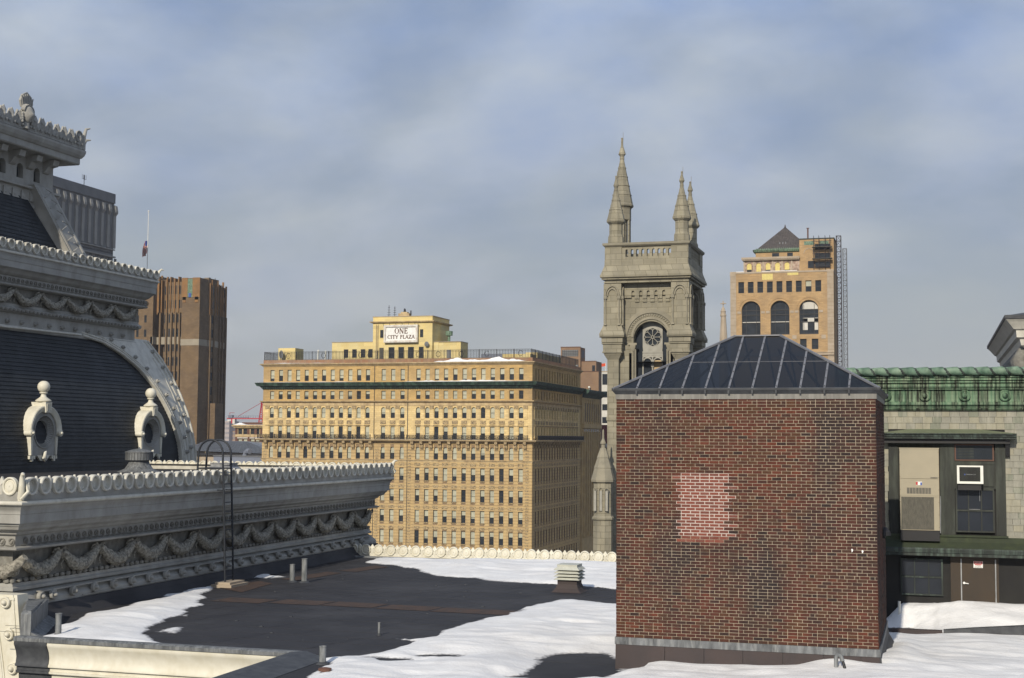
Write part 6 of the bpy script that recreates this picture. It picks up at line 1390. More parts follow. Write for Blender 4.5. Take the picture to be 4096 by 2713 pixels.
def snowfield(name, polys, holes, x0, x1, y0, y1, st, H, Lc, extra, lab, edge=.10, lump=1.0, seed=1):
    nx, ny = int((x1-x0)/st), int((y1-y0)/st); xs = np.linspace(x0, x1, nx); ys_ = np.linspace(y0, y1, ny); X, Y = np.meshgrid(xs, ys_, indexing='ij')
    s = np.full(X.shape, -1e9)
    for p in polys: s = np.maximum(s, sdf(X, Y, p))
    for p in holes: s = np.minimum(s, -sdf(X, Y, p))
    nz = edge*(vnoise(X, Y*1.0, .9, seed)*.9+vnoise(X*1.0, Y*.55, .33, seed+1)*.65+vnoise(X, Y, .12, seed+2)*.25)
    s = s+nz
    h = H*(1-np.exp(-np.maximum(s, 0)/Lc))
    gate = 1-np.exp(-np.maximum(s, 0)/(Lc*1.2))
    h = h+gate*lump*(.055*vnoise(X+2*Y*.1, Y, 1.7, seed+3)+.028*vnoise(X*.5+.3*Y, Y*1.2, .5, seed+4)+.009*vnoise(X*.45+.2*Y, Y*1.3, .19, seed+5))
    h = h+gate*extra(X, Y)
    Z = np.where(s > 0, -5.0+np.maximum(h, .004), -5.0-np.minimum(-s, .3)*.6)
    keep = s > -.12
    idx = -np.ones(X.shape, int); k = keep.copy(); idx[k] = np.arange(k.sum())
    V = np.c_[X[k], Y[k], Z[k]]; q = k[:-1, :-1] & k[1:, :-1] & k[1:, 1:] & k[:-1, 1:]
    I = idx; Fq = np.c_[I[:-1, :-1][q], I[1:, :-1][q], I[1:, 1:][q], I[:-1, 1:][q]]
    me = bpy.data.meshes.new(name); me.from_pydata(V.tolist(), [], Fq.tolist()); me.materials.append(MT['roofsnow'])
    me.polygons.foreach_set('use_smooth', [True]*len(me.polygons)); me.update()
    o = bpy.data.objects.new(name, me); COL.objects.link(o); W[o.name] = (0, 0, 0); setp(o, lab, 'snow', None, 'stuff'); return o
S1 = [(-21.05, 29.66), (-21.5, 30.5), (-22.4, 32.9), (-22.7, 34.7), (-22.9, 37.12), (-23.2, 40.71), (-23.35, 43.43), (-23.5, 44.8), (-23.0, 43.0), (-22.22, 39.65), (-21.1, 37.58), (-20.44, 35.58), (-19.76, 33.18), (-19.74, 32.43), (-19.5, 31.36), (-18.38, 30.28), (-17.39, 29.7), (-16.53, 29.8), (-15.62, 29.84), (-15.2, 29.6)]
I1 = [(-19.1, 31.75), (-19.25, 32.47), (-18.99, 32.8), (-18.58, 32.11), (-18.5, 31.6)]; I2 = [(-19.92, 33.91), (-20.15, 35.0), (-19.45, 34.41), (-19.47, 33.6)]; I3 = [(-23.4, 45.0), (-23.4, 46.2), (-23.0, 45.6), (-22.2, 45.5), (-22.7, 44.8)]
snowfield('snow_patch', [S1, I1, I2, I3], [], -24, -14.5, 29.5, 47, .075, .09, .5, lambda X, Y: .10*np.exp(-((X+21.5)/1.2)**2)*np.clip((36-Y)/6, 0, 1), 'long snow patch along the foot of the shaded cornice wall at left', .12, .6, 5)
S2 = [(-21.7, 51.6), (-22.2, 53.6), (-21, 54.35), (9, 54.35), (9, 46.2), (-3, 46.0), (-9.5, 45.5), (-10.2, 45.6), (-11.55, 46.06), (-12.39, 46.25), (-14.37, 46.53), (-15.7, 47.29), (-17.28, 47.59), (-18.35, 48.93), (-19.97, 50.83)]
snowfield('snow_drift', [S2], [], -22.5, 9, 44.8, 54.4, .11, .16, .8, lambda X, Y: .22*np.clip((Y-51)/3, 0, 1)*np.clip((X+19)/5, 0, 1), 'bright snow drift against the far white cresting', .12, .7, 15)
S3 = [(-1.2, 41.2), (-6.5, 41.0), (-9.3, 41.58), (-10.0, 41.86), (-10.76, 42.54), (-11.2, 42.29), (-11.28, 41.65), (-11.56, 40.1), (-11.47, 39.38), (-11.69, 37.87), (-12.0, 36.97), (-12.04, 36.3), (-12.16, 35.46), (-12.23, 34.83), (-12.12, 33.58), (-11.95, 32.96), (-12.49, 32.64), (-13.21, 32.78), (-12.67, 32.31), (-12.28, 32.19), (-12.29, 31.55), (-12.47, 30.52), (-12.68, 29.87), (-13.1, 29.5), (-13.6, 29.2), (-13.15, 28.61), (-12.74, 28.33), (-12.6, 27.22), (-12.5, 26.72), (-12.6, 20), (9, 20), (9, 42.5), (-1.4, 42.5)]
HOLE = [(-8.5, 28.2), (-8.31, 28.65), (-8.41, 29.14), (-8.46, 29.94), (-8.51, 31.09), (-8.21, 31.65), (-7.48, 31.99), (-6.9, 31.05), (-6.6, 29.9), (-6.62, 28.75), (-7.4, 28.25)]
H2 = [(-1.34, 38.9), (-.68, 38.9), (-.5, 38.6), (-.3, 38.3), (-.6, 37.95), (-1.3, 37.85)]
H3 = [(-11.4, 30.2), (-10.9, 30.6), (-10.4, 30.5), (-10.9, 30.0)]; H4 = [(-12.3, 29.6), (-11.5, 29.7), (-11.0, 29.4), (-11.8, 29.25)]
def ex3(X, Y):
    r_ = np.clip((X+6.75)/.5, 0, 1)*np.clip((34-Y)/3, 0, 1)*(.02+.27*np.clip((X+6.6)/5.4, 0, 1))
    w_ = .56*np.clip((Y-37.9)/1.8, 0, 1)*np.clip((X+1.3)/.4, 0, 1)
    heap = .16*np.exp(-((X+.75)/.35)**2-((Y-33.5)/2.2)**2)+.07*np.exp(-((X+6.2)/.5)**2-((Y-29.4)/.45)**2)+.06*np.exp(-((X+4.6)/.5)**2-((Y-29.7)/.3)**2)
    ridge = .09*np.exp(-((Y-33.2-.12*(X+9))/.7)**2)*np.clip((X+11)/2, 0, 1)*np.clip((-6.8-X)/.5, 0, 1)
    return r_+w_+heap+ridge
snowfield('snow_cover', [S3], [HOLE, H2, H3, H4], -13.8, 9, 20.5, 43, .075, .13, .55, ex3, 'wide snow cover around the brick box in the foreground', .10, .8, 25)
# ------------------------------------------------------------------ low kerb wall at right
m = MB(); m.rings([[(x, 37.45, -5.2), (x, 37.75, -5.2), (x, 37.72, z), (x, 37.48, z)] for x, z in ((.18, -4.82), (.9, -4.74), (2.4, -4.60), (5, -4.4))]); solo('dark_kerb_wall', m, 'darklead', 'dark low kerb wall rising out of the snow at right, in front of the brown door', 'kerb')
m = MB(); m.box(-1.1, .15, 37.5, 37.7, -5.1, -4.84); solo('brown_kerb_board', m, 'skirt', 'short brown kerb board between brick box and the dark kerb wall', 'kerb')

# ================================================================== brick box with glass hip roof
bx = thing('brick_roof_house', (-3.92, 32.4, -5), 'square dark red brick bulkhead with pale mortar, pink repaired patch and glass hip skylight', 'roof bulkhead')
BXL, BXR, BYF, BYK = -6.70, -1.14, 30.0, 34.9; ZB, ZT = -4.315, .90
m = MB(); m.box(BXL+.012, BXR-.012, BYF+.010, BYK-.01, ZB-.08, ZT); part('mortar_wall', m, 'mortar', bx)
m = MB()
nrow = 77; rh = (ZT-ZB)/nrow; bl = .2055
pb_front = []   # (x0, x1, z0, z1, material)
rb = random.Random(3)
def brow(i, length, off):
    """bricks of one row: stretchers, every sixth row stretcher and header in turn"""
    L_ = []; x = 0.0; hdr = (i % 6 == 3)
    if hdr: x = -.05 if off else 0.0
    else: x = -bl/2 if (i % 2) else 0.0
    k = 0
    while x < length-.02:
        w_ = (bl*.5 if (hdr and k % 2) else bl) if not hdr else (bl if k % 2 == 0 else bl*.5)
        a, b_ = max(x, 0), min(x+w_, length)
        if b_-a > .035: L_.append((a, b_))
        x += w_; k += 1
    return L_
PXL, PXR, PZB, PZT = -5.24, -4.20, -2.25, -.66
patch_rows = {}
for i in range(nrow):
    z0 = ZB+i*rh; z1 = z0+rh
    inrow = z0 > PZB and z1 < PZT
    L0, R0 = PXL-(.10 if i % 2 else 0)+rb.uniform(-.04, .04), PXR+(.10 if i % 3 == 0 else -.03)+rb.uniform(-.06, .06)
    wide = inrow and z0 > PZB+.14 and z1 < PZT-.05
    for a, b_ in brow(i, BXR-BXL, i % 12 > 5):
        xa, xb = BXL+a, BXL+b_; c = (xa+xb)/2; pk = inrow and L0 < c < R0
        jy, jz = (.0100, .0095) if (pk and wide) else (.0046, .0052)
        wear = rb.choices([0, 1, 2, 3, 4, 5], [34, 30, 14, 6, 3, 20])[0]
        yy_ = rb.uniform(-.003, .003)
        mt_ = ('p', rb.choice([0, 0, 1])) if pk else ('b', wear)
        pb_front.append((xa+jy, xb-jy, z0+jz+rb.uniform(-.0008, .0008), z1-jz+rb.uniform(-.0008, .0008), yy_, mt_))
    if wide: patch_rows[i] = (L0, R0)
m = MB()
for i, (a, b_) in patch_rows.items(): m.box(a-.06, b_+.06, 30.0045, 30.0095, ZB+i*rh, ZB+(i+1)*rh)
part('repair_mortar', m, 'mortar2', bx)
allm = MT['brick']+MT['pinkbrick']
def midx(mt_): return mt_[1] if mt_[0] == 'b' else 6+mt_[1]
eye = lambda b_: ((b_[0]+b_[1])/2)**2+30**2+((b_[2]+b_[3])/2)**2-(2.0 if b_[5][0] == 'p' else 0)*8
full = [b_ for b_ in pb_front if b_[1]-b_[0] > .19]; full.sort(key=eye); chosen = full[:290]; ch = set(id(b_) for b_ in chosen)
bcache = {}
for b_ in chosen:
    dx, dz = b_[1]-b_[0], b_[3]-b_[2]; key = (round(dx, 3), round(dz, 3), midx(b_[5]))
    if key not in bcache:
        t = MB(); e = .0025; t.rings([[(-dx/2, y, -dz/2), (dx/2, y, -dz/2), (dx/2, y, dz/2), (-dx/2, y, dz/2)] for y in (.05, .0025)]+[[(-dx/2+e, 0, -dz/2+e), (dx/2-e, 0, -dz/2+e), (dx/2-e, 0, dz/2-e), (-dx/2+e, 0, dz/2-e)]])
        bcache[key] = mesh_of('brick', t, [allm[key[2]]], (0, 0, 0))
    place('brick', bcache[key], ((b_[0]+b_[1])/2, BYF+b_[4], (b_[2]+b_[3])/2), bx)
m = MB()
for b_ in pb_front:
    if id(b_) in ch: continue
    m.box(b_[0], b_[1], BYF+b_[4], BYF+.05, b_[2], b_[3], midx(b_[5]))
for i in range(nrow):
    z0 = ZB+i*rh; z1 = z0+rh
    for a, b_ in brow(i+1, BYK-BYF, i % 12 > 5):
        m.box(BXR-.05, BXR+rb.uniform(-.003, .003), BYF+a+.0042+.001, BYF+b_-.0042, z0+.0045, z1-.0045, rb.choices([0, 1, 2, 3, 4, 5], [20, 30, 20, 6, 10, 14])[0])
        m.box(BXL-rb.uniform(-.003, .003), BXL+.05, BYF+a+.0042+.001, BYF+b_-.0042, z0+.0045, z1-.0045, rb.randint(0, 5))
part('brickwork', m, allm, bx, kind='stuff')
m = MB()
for (x, z) in ((-1.67+.0, -2.33), (-1.46, -2.35)): m.extr([(x, z), (x+.02, z+.01), (x+.035, z+.05), (x+.01, z+.075), (x-.01, z+.05), (x+.005, z+.03)], 1, 29.985, 30.01)
part('mortar_smear', m, 'signwhite', bx)
# flashing and skirt
m = MB(); m.box(BXL-.025, BXR+.03, BYF-.02, BYK+.02, ZB-.155, ZB); part('lead_flashing', m, 'lead', bx)
sk = [BXL-.015, -5.62, -4.77, -3.94, -3.10, -2.26, -1.5, BXR+.02]
for a, b_ in zip(sk, sk[1:]): part('skirt_panel', MB().rings([[(a+.006, y, z) for y, z in ((BYF-.03, -5.0), (BYF-.005, ZB-.155), (BYF+.05, ZB-.155), (BYF+.05, -5))], [(b_-.006, y, z) for y, z in ((BYF-.03, -5.0), (BYF-.005, ZB-.155), (BYF+.05, ZB-.155), (BYF+.05, -5))]]), 'skirt', bx)
m = MB(); m.box(BXL, BXR, BYF+.03, BYK, -5.0, ZB-.15); m.rings([[(BXR, y, -5.0), (BXR+.28, y, -5.0), (BXR+.06, y, -4.62), (BXR+.02, y, ZB-.16), (BXR, y, ZB-.16)] for y in (BYF+.02, BYK)]); part('skirt_side', m, 'darklead', bx)
# metal fascia and gutter under the glass
m = MB(); m.box(BXL-.015, BXR+.015, BYF-.015, BYK+.015, .875, .985); part('fascia', m, 'fascia', bx)
m = MB(); m.rings([[(BXL-a, BYF-a, z), (BXR+a, BYF-a, z), (BXR+a, BYK+a, z), (BXL-a, BYK+a, z)] for a, z in ((.02, .985), (.03, 1.0), (.075, 1.055), (.09, 1.065), (.09, 1.08), (.0, 1.085))], cap=False); part('gutter', m, 'darklead', bx)
m = MB()
for i in range(10): x = -6.23+.505*i; m.box(x-.02, x+.02, BYF-.10, BYF, .99, 1.07)
parts('gutter_clip', m, 'darklead', bx)
# skylight
sk_ = bx
EX0, EX1, EY0, EY1, EZ = BXL-.07, BXR+.07, BYF-.06, BYK+.06, 1.085
RX0, RX1, RY, RZ = -4.40, -3.37, (EY0+EY1)/2, 2.41
def bar(p, q, wdt=.035, h=.03, name='glazing_bar', m_='greybar'):
    p, q = Vector(p), Vector(q); d = (q-p).normalized(); up = Vector((0, 0, 1)); s_ = d.cross(up)
    s_ = (s_.normalized() if s_.length > 1e-4 else Vector((1, 0, 0)))*wdt; u = s_.normalized().cross(d)*h
    m = MB(); m.rings([[a+s_, a-s_, a-s_+u*1.0, a+s_+u*1.0] for a in (p, q)]); return part(name, m, m_, sk_)
def yslope(z, front=True): t = (z-EZ)/(RZ-EZ); return EY0+(RY-EY0)*t if front else EY1+(RY-EY1)*t
barx = [-6.23+.505*i for i in range(10)]
def ztop(x):
    if x < RX0: return EZ+(RZ-EZ)*(x-EX0)/(RX0-EX0)
    if x > RX1: return EZ+(RZ-EZ)*(EX1-x)/(EX1-RX1)
    return RZ
for x in barx:
    bar((x, EY0, EZ), (x, yslope(ztop(x)), ztop(x)), .021, .028)
    bar((x, EY1, EZ), (x, yslope(ztop(x), False), ztop(x)), .021, .028)
sc_ = MB()
for x in barx:
    L_ = ztop(x)-EZ; n_ = max(1, int(L_/.17))
    for j in range(n_+1): z = EZ+.04+j*L_/(n_+.5); sc_.sphere((x, yslope(z)-.025, z+.03), .014, 6)
part('bolt_heads', sc_, 'darklead', bx, kind='stuff')
for i in range(7):
    y = EY0+.62+i*.62; t = min((y-EY0), (EY1-y))/((EY1-EY0)/2); zt_ = EZ+(RZ-EZ)*t
    for (ex, rx) in ((EX0, RX0), (EX1, RX1)): bar((ex, y, EZ), (ex+(rx-ex)*t, y, zt_), .021, .028)
for a, b_ in (((EX0, EY0), RX0), ((EX0, EY1), RX0), ((EX1, EY0), RX1), ((EX1, EY1), RX1)): bar((a[0], a[1], EZ), (b_, RY, RZ), .035, .035, 'hip_bar')
bar((RX0, RY, RZ), (RX1, RY, RZ), .05, .03, 'ridge_bar')
zp = 1.735; yp = yslope(zp)
for i in range(2, 8): bar((barx[i], yp, zp), (barx[i+1] if i < 8 else barx[i], yp, zp), .012, .012, 'purlin')
m = MB(); m.rings([[(EX0-a, EY0-a, z), (EX1+a, EY0-a, z), (EX1+a, EY1+a, z), (EX0-a, EY1+a, z)] for a, z in ((.0, 1.08), (.02, 1.085), (.02, 1.11), (-.02, 1.12))], cap=False); part('eaves_bar', m, 'darklead', bx)
m = MB(); bars_in = [(-5.2, -4.2), (-3.4, -2.4)]
for (x0, x1) in ((-5.8, -4.6), (-5.0, -4.0), (-2.9, -3.4), (-2.2, -3.2)): m.beam((x0, 32.4, .9), (x1, 32.4, 2.1), .04)
m.beam((-6.4, 32.4, .95), (-1.4, 32.4, .95), .05); parts('inner_truss', m, 'black', bx)
# panes
gm = bpy.data.materials.new('tinted_skylight_glass'); gm.use_nodes = True; t_ = gm.node_tree; t_.nodes.clear()
o_ = t_.nodes.new('ShaderNodeOutputMaterial'); mi = t_.nodes.new('ShaderNodeMixShader'); tr = t_.nodes.new('ShaderNodeBsdfTransparent'); gl_ = t_.nodes.new('ShaderNodeBsdfGlossy'); fr_ = t_.nodes.new('ShaderNodeFresnel')
tr.inputs[0].default_value = (.17, .185, .215, 1); gl_.inputs[0].default_value = (.85, .87, .9, 1); gl_.inputs['Roughness'].default_value = .06; fr_.inputs[0].default_value = 1.42
t_.links.new(fr_.outputs[0], mi.inputs[0]); t_.links.new(tr.outputs[0], mi.inputs[1]); t_.links.new(gl_.outputs[0], mi.inputs[2]); t_.links.new(mi.outputs[0], o_.inputs[0]); MT['skyglass'] = gm
xs_ = [EX0]+barx+[EX1]
for a, b_ in zip(xs_, xs_[1:]):
    ks = sorted(set([a, b_]+[k for k in (RX0, RX1) if a < k < b_]))
    for fr in (True, False):
        e = EY0 if fr else EY1; P = [(a, e, EZ+.012), (b_, e, EZ+.012)]+[(k, yslope(ztop(k), fr), ztop(k)+.012) for k in reversed(ks)]
        part('pane', MB().poly(P), 'skyglass', bx)
ys2 = [EY0]+[EY0+.62+i*.62 for i in range(7)]+[EY1]
for a, b_ in zip(ys2, ys2[1:]):
    for (ex, rx) in ((EX0, RX0), (EX1, RX1)):
        ks = sorted(set([a, b_]+([RY] if a < RY < b_ else [])))
        f = lambda y: min(y-EY0, EY1-y)/((EY1-EY0)/2)
        part('pane', MB().poly([(ex, a, EZ+.012), (ex, b_, EZ+.012)]+[(ex+(rx-ex)*f(k), k, EZ+(RZ-EZ)*f(k)+.012) for k in reversed(ks)]), 'skyglass', bx)
# lamp on the side of the box
wl = thing('wall_lamp', (BXR, 33.0, -2.05), 'black dome wall lamp on the right flank of the brick box', 'wall lamp')
m = MB(); m.rings([[(BXR+.0+.20*sin(a), 33.0+.11*cos(b_)*(1 if True else 0), -2.14+.17*cos(a)*1.0) for b_ in np.linspace(0, 2*PI, 9)[:-1]] for a in (0.05,)][0:0] or [[(BXR+.02+.17*t*cos(b_)*(1 if cos(b_) > 0 else .1), 33.0+.12*t*sin(b_), -2.16+.20*math.sqrt(max(0, 1-t*t))) for b_ in np.linspace(0, 2*PI, 13)[:-1]] for t in (1, .9, .7, .4, .05)]); part('hood', m, 'black', wl)
m = MB(); m.box(BXR, BXR+.06, 32.92, 33.08, -2.22, -2.10); part('bracket', m, 'black', wl)
# bent pipe and hose in the snow
bp_ = thing('bent_pipe', (-1.95, 29.45, -4.8), 'bent grey drain pipe with a short black hose standing in snow before the brick box', 'pipe')
m = MB(); m.tube([(-1.97, 29.45, -4.95), (-1.97, 29.45, -4.72)], .075, 10); m.tube([(-1.97, 29.45, -4.72), (-1.97, 29.45, -4.42), (-1.93, 29.45, -4.38), (-1.87, 29.42, -4.40), (-1.84, 29.4, -4.5)], .045, 10); part('elbow', m, 'pipe', bp_, 50)
m = MB(); m.tube([(-1.84, 29.4, -4.48), (-1.80, 29.36, -4.60), (-1.74, 29.32, -4.80)], .030, 8); part('hose', m, 'black', bp_, 50)

# ================================================================== right hand wall with the green copper cornice
RW = thing('copper_corniced_wing', (2, 40.4, -46), 'wing at right with green copper rope cornice, pale shingled wall, window bay and brown door', 'building')
WX0, WX1, WY = -2.6, 8.0, 40.0
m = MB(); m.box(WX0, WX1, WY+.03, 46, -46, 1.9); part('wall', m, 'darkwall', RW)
def ex_prof(name, P, m_, x0=WX0, x1=WX1, sm=None, par=None):
    m = MB(); m.rings([[(x, WY-p, z) for p, z in P] for x in (x0, x1)], closed=False, cap=False); m.poly([(x0, WY-p, z) for p, z in P]+[(x0, WY+.1, P[-1][1]), (x0, WY+.1, P[0][1])]); return part(name, m, m_, par or RW, sm)
ex_prof('copper_cornice', [(0, 1.98), (.40, 1.95), (.40, 1.79), (.30, 1.785), (.30, 1.77), (.37, 1.768), (.37, 1.735), (.27, 1.73), (.27, 1.715), (.34, 1.713), (.34, 1.665), (.24, 1.66), (.24, 1.645), (.29, 1.643), (.29, 1.60), (.22, 1.595), (.22, 1.58), (.235, 1.56), (.26, 1.54), (.27, 1.50), (.24, 1.46), (.17, 1.455), (.17, 1.44), (.22, 1.438), (.22, 1.415), (.12, 1.41), (.12, 1.395), (.14, 1.36), (.11, 1.26), (.10, 1.16), (.11, 1.10), (.13, 1.075), (.17, 1.07), (.20, 1.04), (.20, 1.0), (.13, .965), (.10, .96), (.10, .948), (.14, .945), (.14, .92), (.06, .915), (.06, .902), (.10, .90), (.10, .875), (.03, .87), (.03, .86), (.06, .845), (0, .84)], 'copper')
rope = MB(); rings = []; nA, nR = 420, 26
for i in range(nA+1):
    x = WX0+(WX1-WX0)*i/nA; r_ = []
    for j in range(nR):
        a = 2*PI*j/nR; ph = ((x/.39)+a/(2*PI)) % 1.0; rad = .115*(.74+.36*ph**.6) if ph < .9 else .115*(.74+.36*(1-(ph-.9)/.1))
        r_.append((x, WY-.43-rad*cos(a)*1.0, 1.905+rad*sin(a)))
    rings.append(r_)
b0 = len(rope.v)
rope.rings(rings, k=0)
for fi, f in enumerate(rope.f[:-2]):
    i, j = divmod(fi, nR); ph = (((WX0+(WX1-WX0)*(i+.5)/nA)/.39)+(j+.5)/nR) % 1.0
    if ph > .86 or ph < .05: rope.m[fi] = 1
part('rope_roll', rope, ['copperlight', 'copperdark'], RW, 50)
ROS = stud_mesh('copper', .15)
for i in range(8): place('rosette', ROS, (-1.25+1.043*i, WY-.12, 1.25), RW, 0, (1.05, 1, 1.05))
# shingles
rs_ = random.Random(8); cnt = 0; SHM = {}
def shingle(x0, x1, z0, z1, mi_):
    key = (round(x1-x0, 2), mi_); dx = key[0]-.006; h = z1-z0+.03
    if key not in SHM:
        t = MB(); t.rings([[(-dx/2, -.028, 0), (dx/2, -.028, 0), (dx/2, 0, 0), (-dx/2, 0, 0)], [(-dx/2, -.010, h), (dx/2, -.010, h), (dx/2, 0, h), (-dx/2, 0, h)]]); SHM[key] = mesh_of('shingle', t, [MT['shingle'][mi_]], (0, 0, 0))
    place('shingle', SHM[key], ((x0+x1)/2, WY+.028+rs_.uniform(-.002, .002), z0+rs_.uniform(-.003, .003)), RW)
z = .84; row = 0
while z > -2.74:
    z0 = z-.172; spans = [(-1.62, 3.4)] if z0 > .30 else ([(-1.62, -1.20), (1.86, 3.4)] if z0 > -.2 or True else [])
    for a, b_ in spans:
        x = a-rs_.random()*.12
        while x < b_:
            w_ = rs_.choice([.22, .24, .24, .26, .26, .2]); xa, xb = max(x, a), min(x+w_, b_)
            if xb-xa > .05: shingle(xa, xb, z0, z, rs_.choices([0, 1, 2], [5, 4, 2])[0])
            x += w_
    z -= .172; row += 1
# canopy
m = MB(); m.poly([(-1.45, WY-.50, .215), (2.16, WY-.50, .215), (1.18, WY+.02, .335), (-.61, WY+.02, .335)]); m.poly([(2.16, WY-.5, .215), (2.16, WY, .215), (1.18, WY+.02, .335)]); m.poly([(-1.45, WY-.5, .215), (-1.45, WY, .215), (-.61, WY+.02, .335)]); part('canopy_roof', m, 'canopyroof', RW)
m = MB(); m.rings([[(-1.43, WY-p, z) for p, z in ((.50, .214), (.50, .19), (.46, .18), (.45, .12), (.42, .11), (.42, .065), (.0, .06), (0, .214))], [(2.14, WY-p, z) for p, z in ((.50, .214), (.50, .19), (.46, .18), (.45, .12), (.42, .11), (.42, .065), (.0, .06), (0, .214))]]); part('canopy_fascia', m, 'copperdark', RW)
m = MB(); m.box(-1.35, 1.98, WY-.30, WY, -.06, .06); m.extr([(WY-.36, .06), (WY, .06), (WY, -.42), (WY-.12, -.40), (WY-.22, -.12)], 0, 1.86, 1.98); part('canopy_soffit', m, 'black', RW)
# bay framing
m = MB(); 
m.box(-1.20, -.93, WY-.10, WY+.02, -2.55, -.05); m.box(.16, .54, WY-.10, WY+.02, -2.55, -.05); m.box(1.60, 1.86, WY-.10, WY+.02, -2.55, -.05); m.box(.54, 1.60, WY-.07, WY+.02, -.62, -.54); m.box(-.93, .16, WY-.02, WY+.02, -.18, -.05)
m.box(.54, 1.60, WY-.06, WY+.02, -1.29, -.62)
for x in (-1.16, -.99, .22, .33, .47, 1.66, 1.79): m.box(x, x+.025, WY-.115, WY-.10, -2.52, -.08)
part('bay_frame', m, 'bronze', RW)
m = MB(); m.box(-.93, .16, WY-.015, WY+.0, -.17, -.04); part('sheet_panel', m, 'steel', RW)
tf = part('transom_window', MB().box(.55, 1.57, WY-.095, WY-.05, -.075, -.11).box(.55, 1.57, WY-.095, WY-.05, -.53, -.495).box(.55, .59, WY-.095, WY-.05, -.495, -.11).box(1.53, 1.57, WY-.095, WY-.05, -.495, -.11), 'woodframe', RW)
part('pane', MB().box(.59, 1.53, WY-.075, WY-.065, -.495, -.11), 'glass', tf)
m = MB()
for i in range(8): m.box(.62, 1.05, WY-.082, WY-.077, -.46+i*.042, -.445+i*.042)
part('louvre_blind', m, 'bronze', tf)
def gridwin(x0, x1, z0, z1, nc, nr_, y, fr, light=None):
    m = MB(); t = .04; m.box(x0, x1, y-.05, y, z1-t, z1).box(x0, x1, y-.05, y, z0, z0+t).box(x0, x0+t, y-.05, y, z0+t, z1-t).box(x1-t, x1, y-.05, y, z0+t, z1-t)
    for i in range(1, nc): x = x0+(x1-x0)*i/nc; m.box(x-.014, x+.014, y-.045, y, z0+t, z1-t)
    for j in range(1, nr_): z = z0+(z1-z0)*j/nr_; m.box(x0+t, x1-t, y-.055, y, z-.022, z+.022)
    f = part('sash_window', m, fr, RW)
    for i in range(nc):
        for j in range(nr_):
            a, b_ = x0+(x1-x0)*i/nc+.016, x0+(x1-x0)*(i+1)/nc-.016; c, d = z0+(z1-z0)*j/nr_+.024, z0+(z1-z0)*(j+1)/nr_-.024
            part('pane', MB().poly([(a, y-.02, c), (b_, y-.02+rs_.uniform(-.004, .004), c), (b_, y-.02, d), (a, y-.02+rs_.uniform(-.004, .004), d)]), 'glassblue', f)
    return f
f = gridwin(.56, 1.56, -2.47, -1.29, 3, 2, WY-.04, 'bronze')
part('light_strip', MB().box(.885, .895, WY-.08, WY-.065, -1.84, -1.30).box(.885, 1.19, WY-.08, WY-.065, -1.85, -1.84).box(1.18, 1.19, WY-.08, WY-.065, -1.62, -1.30), 'steel', f)
m = MB(); m.box(-1.25, 1.90, WY-.16, WY+.02, -2.60, -2.55); m.rings([[(x, WY-p, z) for p, z in ((0, -2.60), (.12, -2.60), (.13, -2.74), (.40, -2.90), (0, -2.93))] for x in (-1.6, 8)]); part('green_sill', m, 'greenmoss', RW)
m = MB(); m.rings([[(x, WY-p, z) for p, z in ((0, -2.89), (.42, -2.895), (.44, -2.93), (.43, -3.02), (.40, -3.04), (.40, -3.11), (0, -3.13))] for x in (-1.7, 8)]); part('lower_ledge', m, 'copperdark', RW)
f = gridwin(-.92, .20, -4.22, -3.22, 3, 2, WY-.0, 'copperdark')
m = MB(); m.box(.40, .66, WY-.05, WY+.03, -5.2, -3.14); m.box(1.575, 1.64, WY-.05, WY+.03, -5.2, -3.14); m.box(.66, 1.575, WY-.05, WY+.03, -3.18, -3.14); part('door_frame', m, 'door', RW)
dr = part('door', MB().box(.69, 1.545, WY-.03, WY+.02, -5.1, -3.185), 'door', RW)
part('metal_jamb', MB().box(.66, .69, WY-.06, WY-.02, -5.1, -3.19).box(1.545, 1.575, WY-.06, WY-.02, -5.1, -3.19), 'steel', dr)
m = MB(); m.tube([(.745, WY-.03, -3.84), (.745, WY-.085, -3.84)], .032, 10); m.tube([(.745, WY-.085, -3.84), (.86, WY-.09, -3.855)], .013, 8); part('handle', m, 'signwhite', dr)
dsn = thing('danger_sign', (1.115, WY-.03, -3.33), 'small red and white danger notice fixed high on the brown door', 'sign')
part('sign_board', MB().box(.995, 1.235, WY-.038, WY-.031, -3.425, -3.245), 'signwhite', dsn); part('red_header', MB().box(1.005, 1.225, WY-.0395, WY-.0385, -3.325, -3.252), 'signred', dsn)
part('red_line', MB().box(1.03, 1.20, WY-.0395, WY-.0385, -3.352, -3.332), 'signred', dsn)
def text(txt, x, z, h, y, parent, m_, wd=None, name='lettering', yaw=0):
    cu = bpy.data.curves.new('t', 'FONT'); cu.body = txt; cu.size = 1; cu.align_x = 'CENTER'; cu.extrude = .002/h; cu.resolution_u = 2
    o = bpy.data.objects.new('t', cu); COL.objects.link(o); dg = bpy.context.evaluated_depsgraph_get(); dg.update(); me = bpy.data.meshes.new_from_object(o.evaluated_get(dg)); bpy.data.objects.remove(o)
    a = np.array([v.co[:] for v in me.vertices]); w0 = a[:, 0].max()-a[:, 0].min(); h0 = .70; sx = (wd/w0) if wd else h/h0; sz = h/h0
    for v in me.vertices: v.co = (v.co.x*sx, -v.co.z*.003, v.co.y*sz)
    me.materials.clear(); me.materials.append(MT[m_]); return place(name, me, (x, y, z), parent)
text('DANGER', 1.115, -3.31, .042, WY-.0415, dsn, 'signwhite', .175); text('AUTHORIZED', 1.115, -3.384, .021, WY-.0415, dsn, 'black', .13); text('PERSONNEL ONLY', 1.115, -3.415, .021, WY-.0415, dsn, 'black', .20)
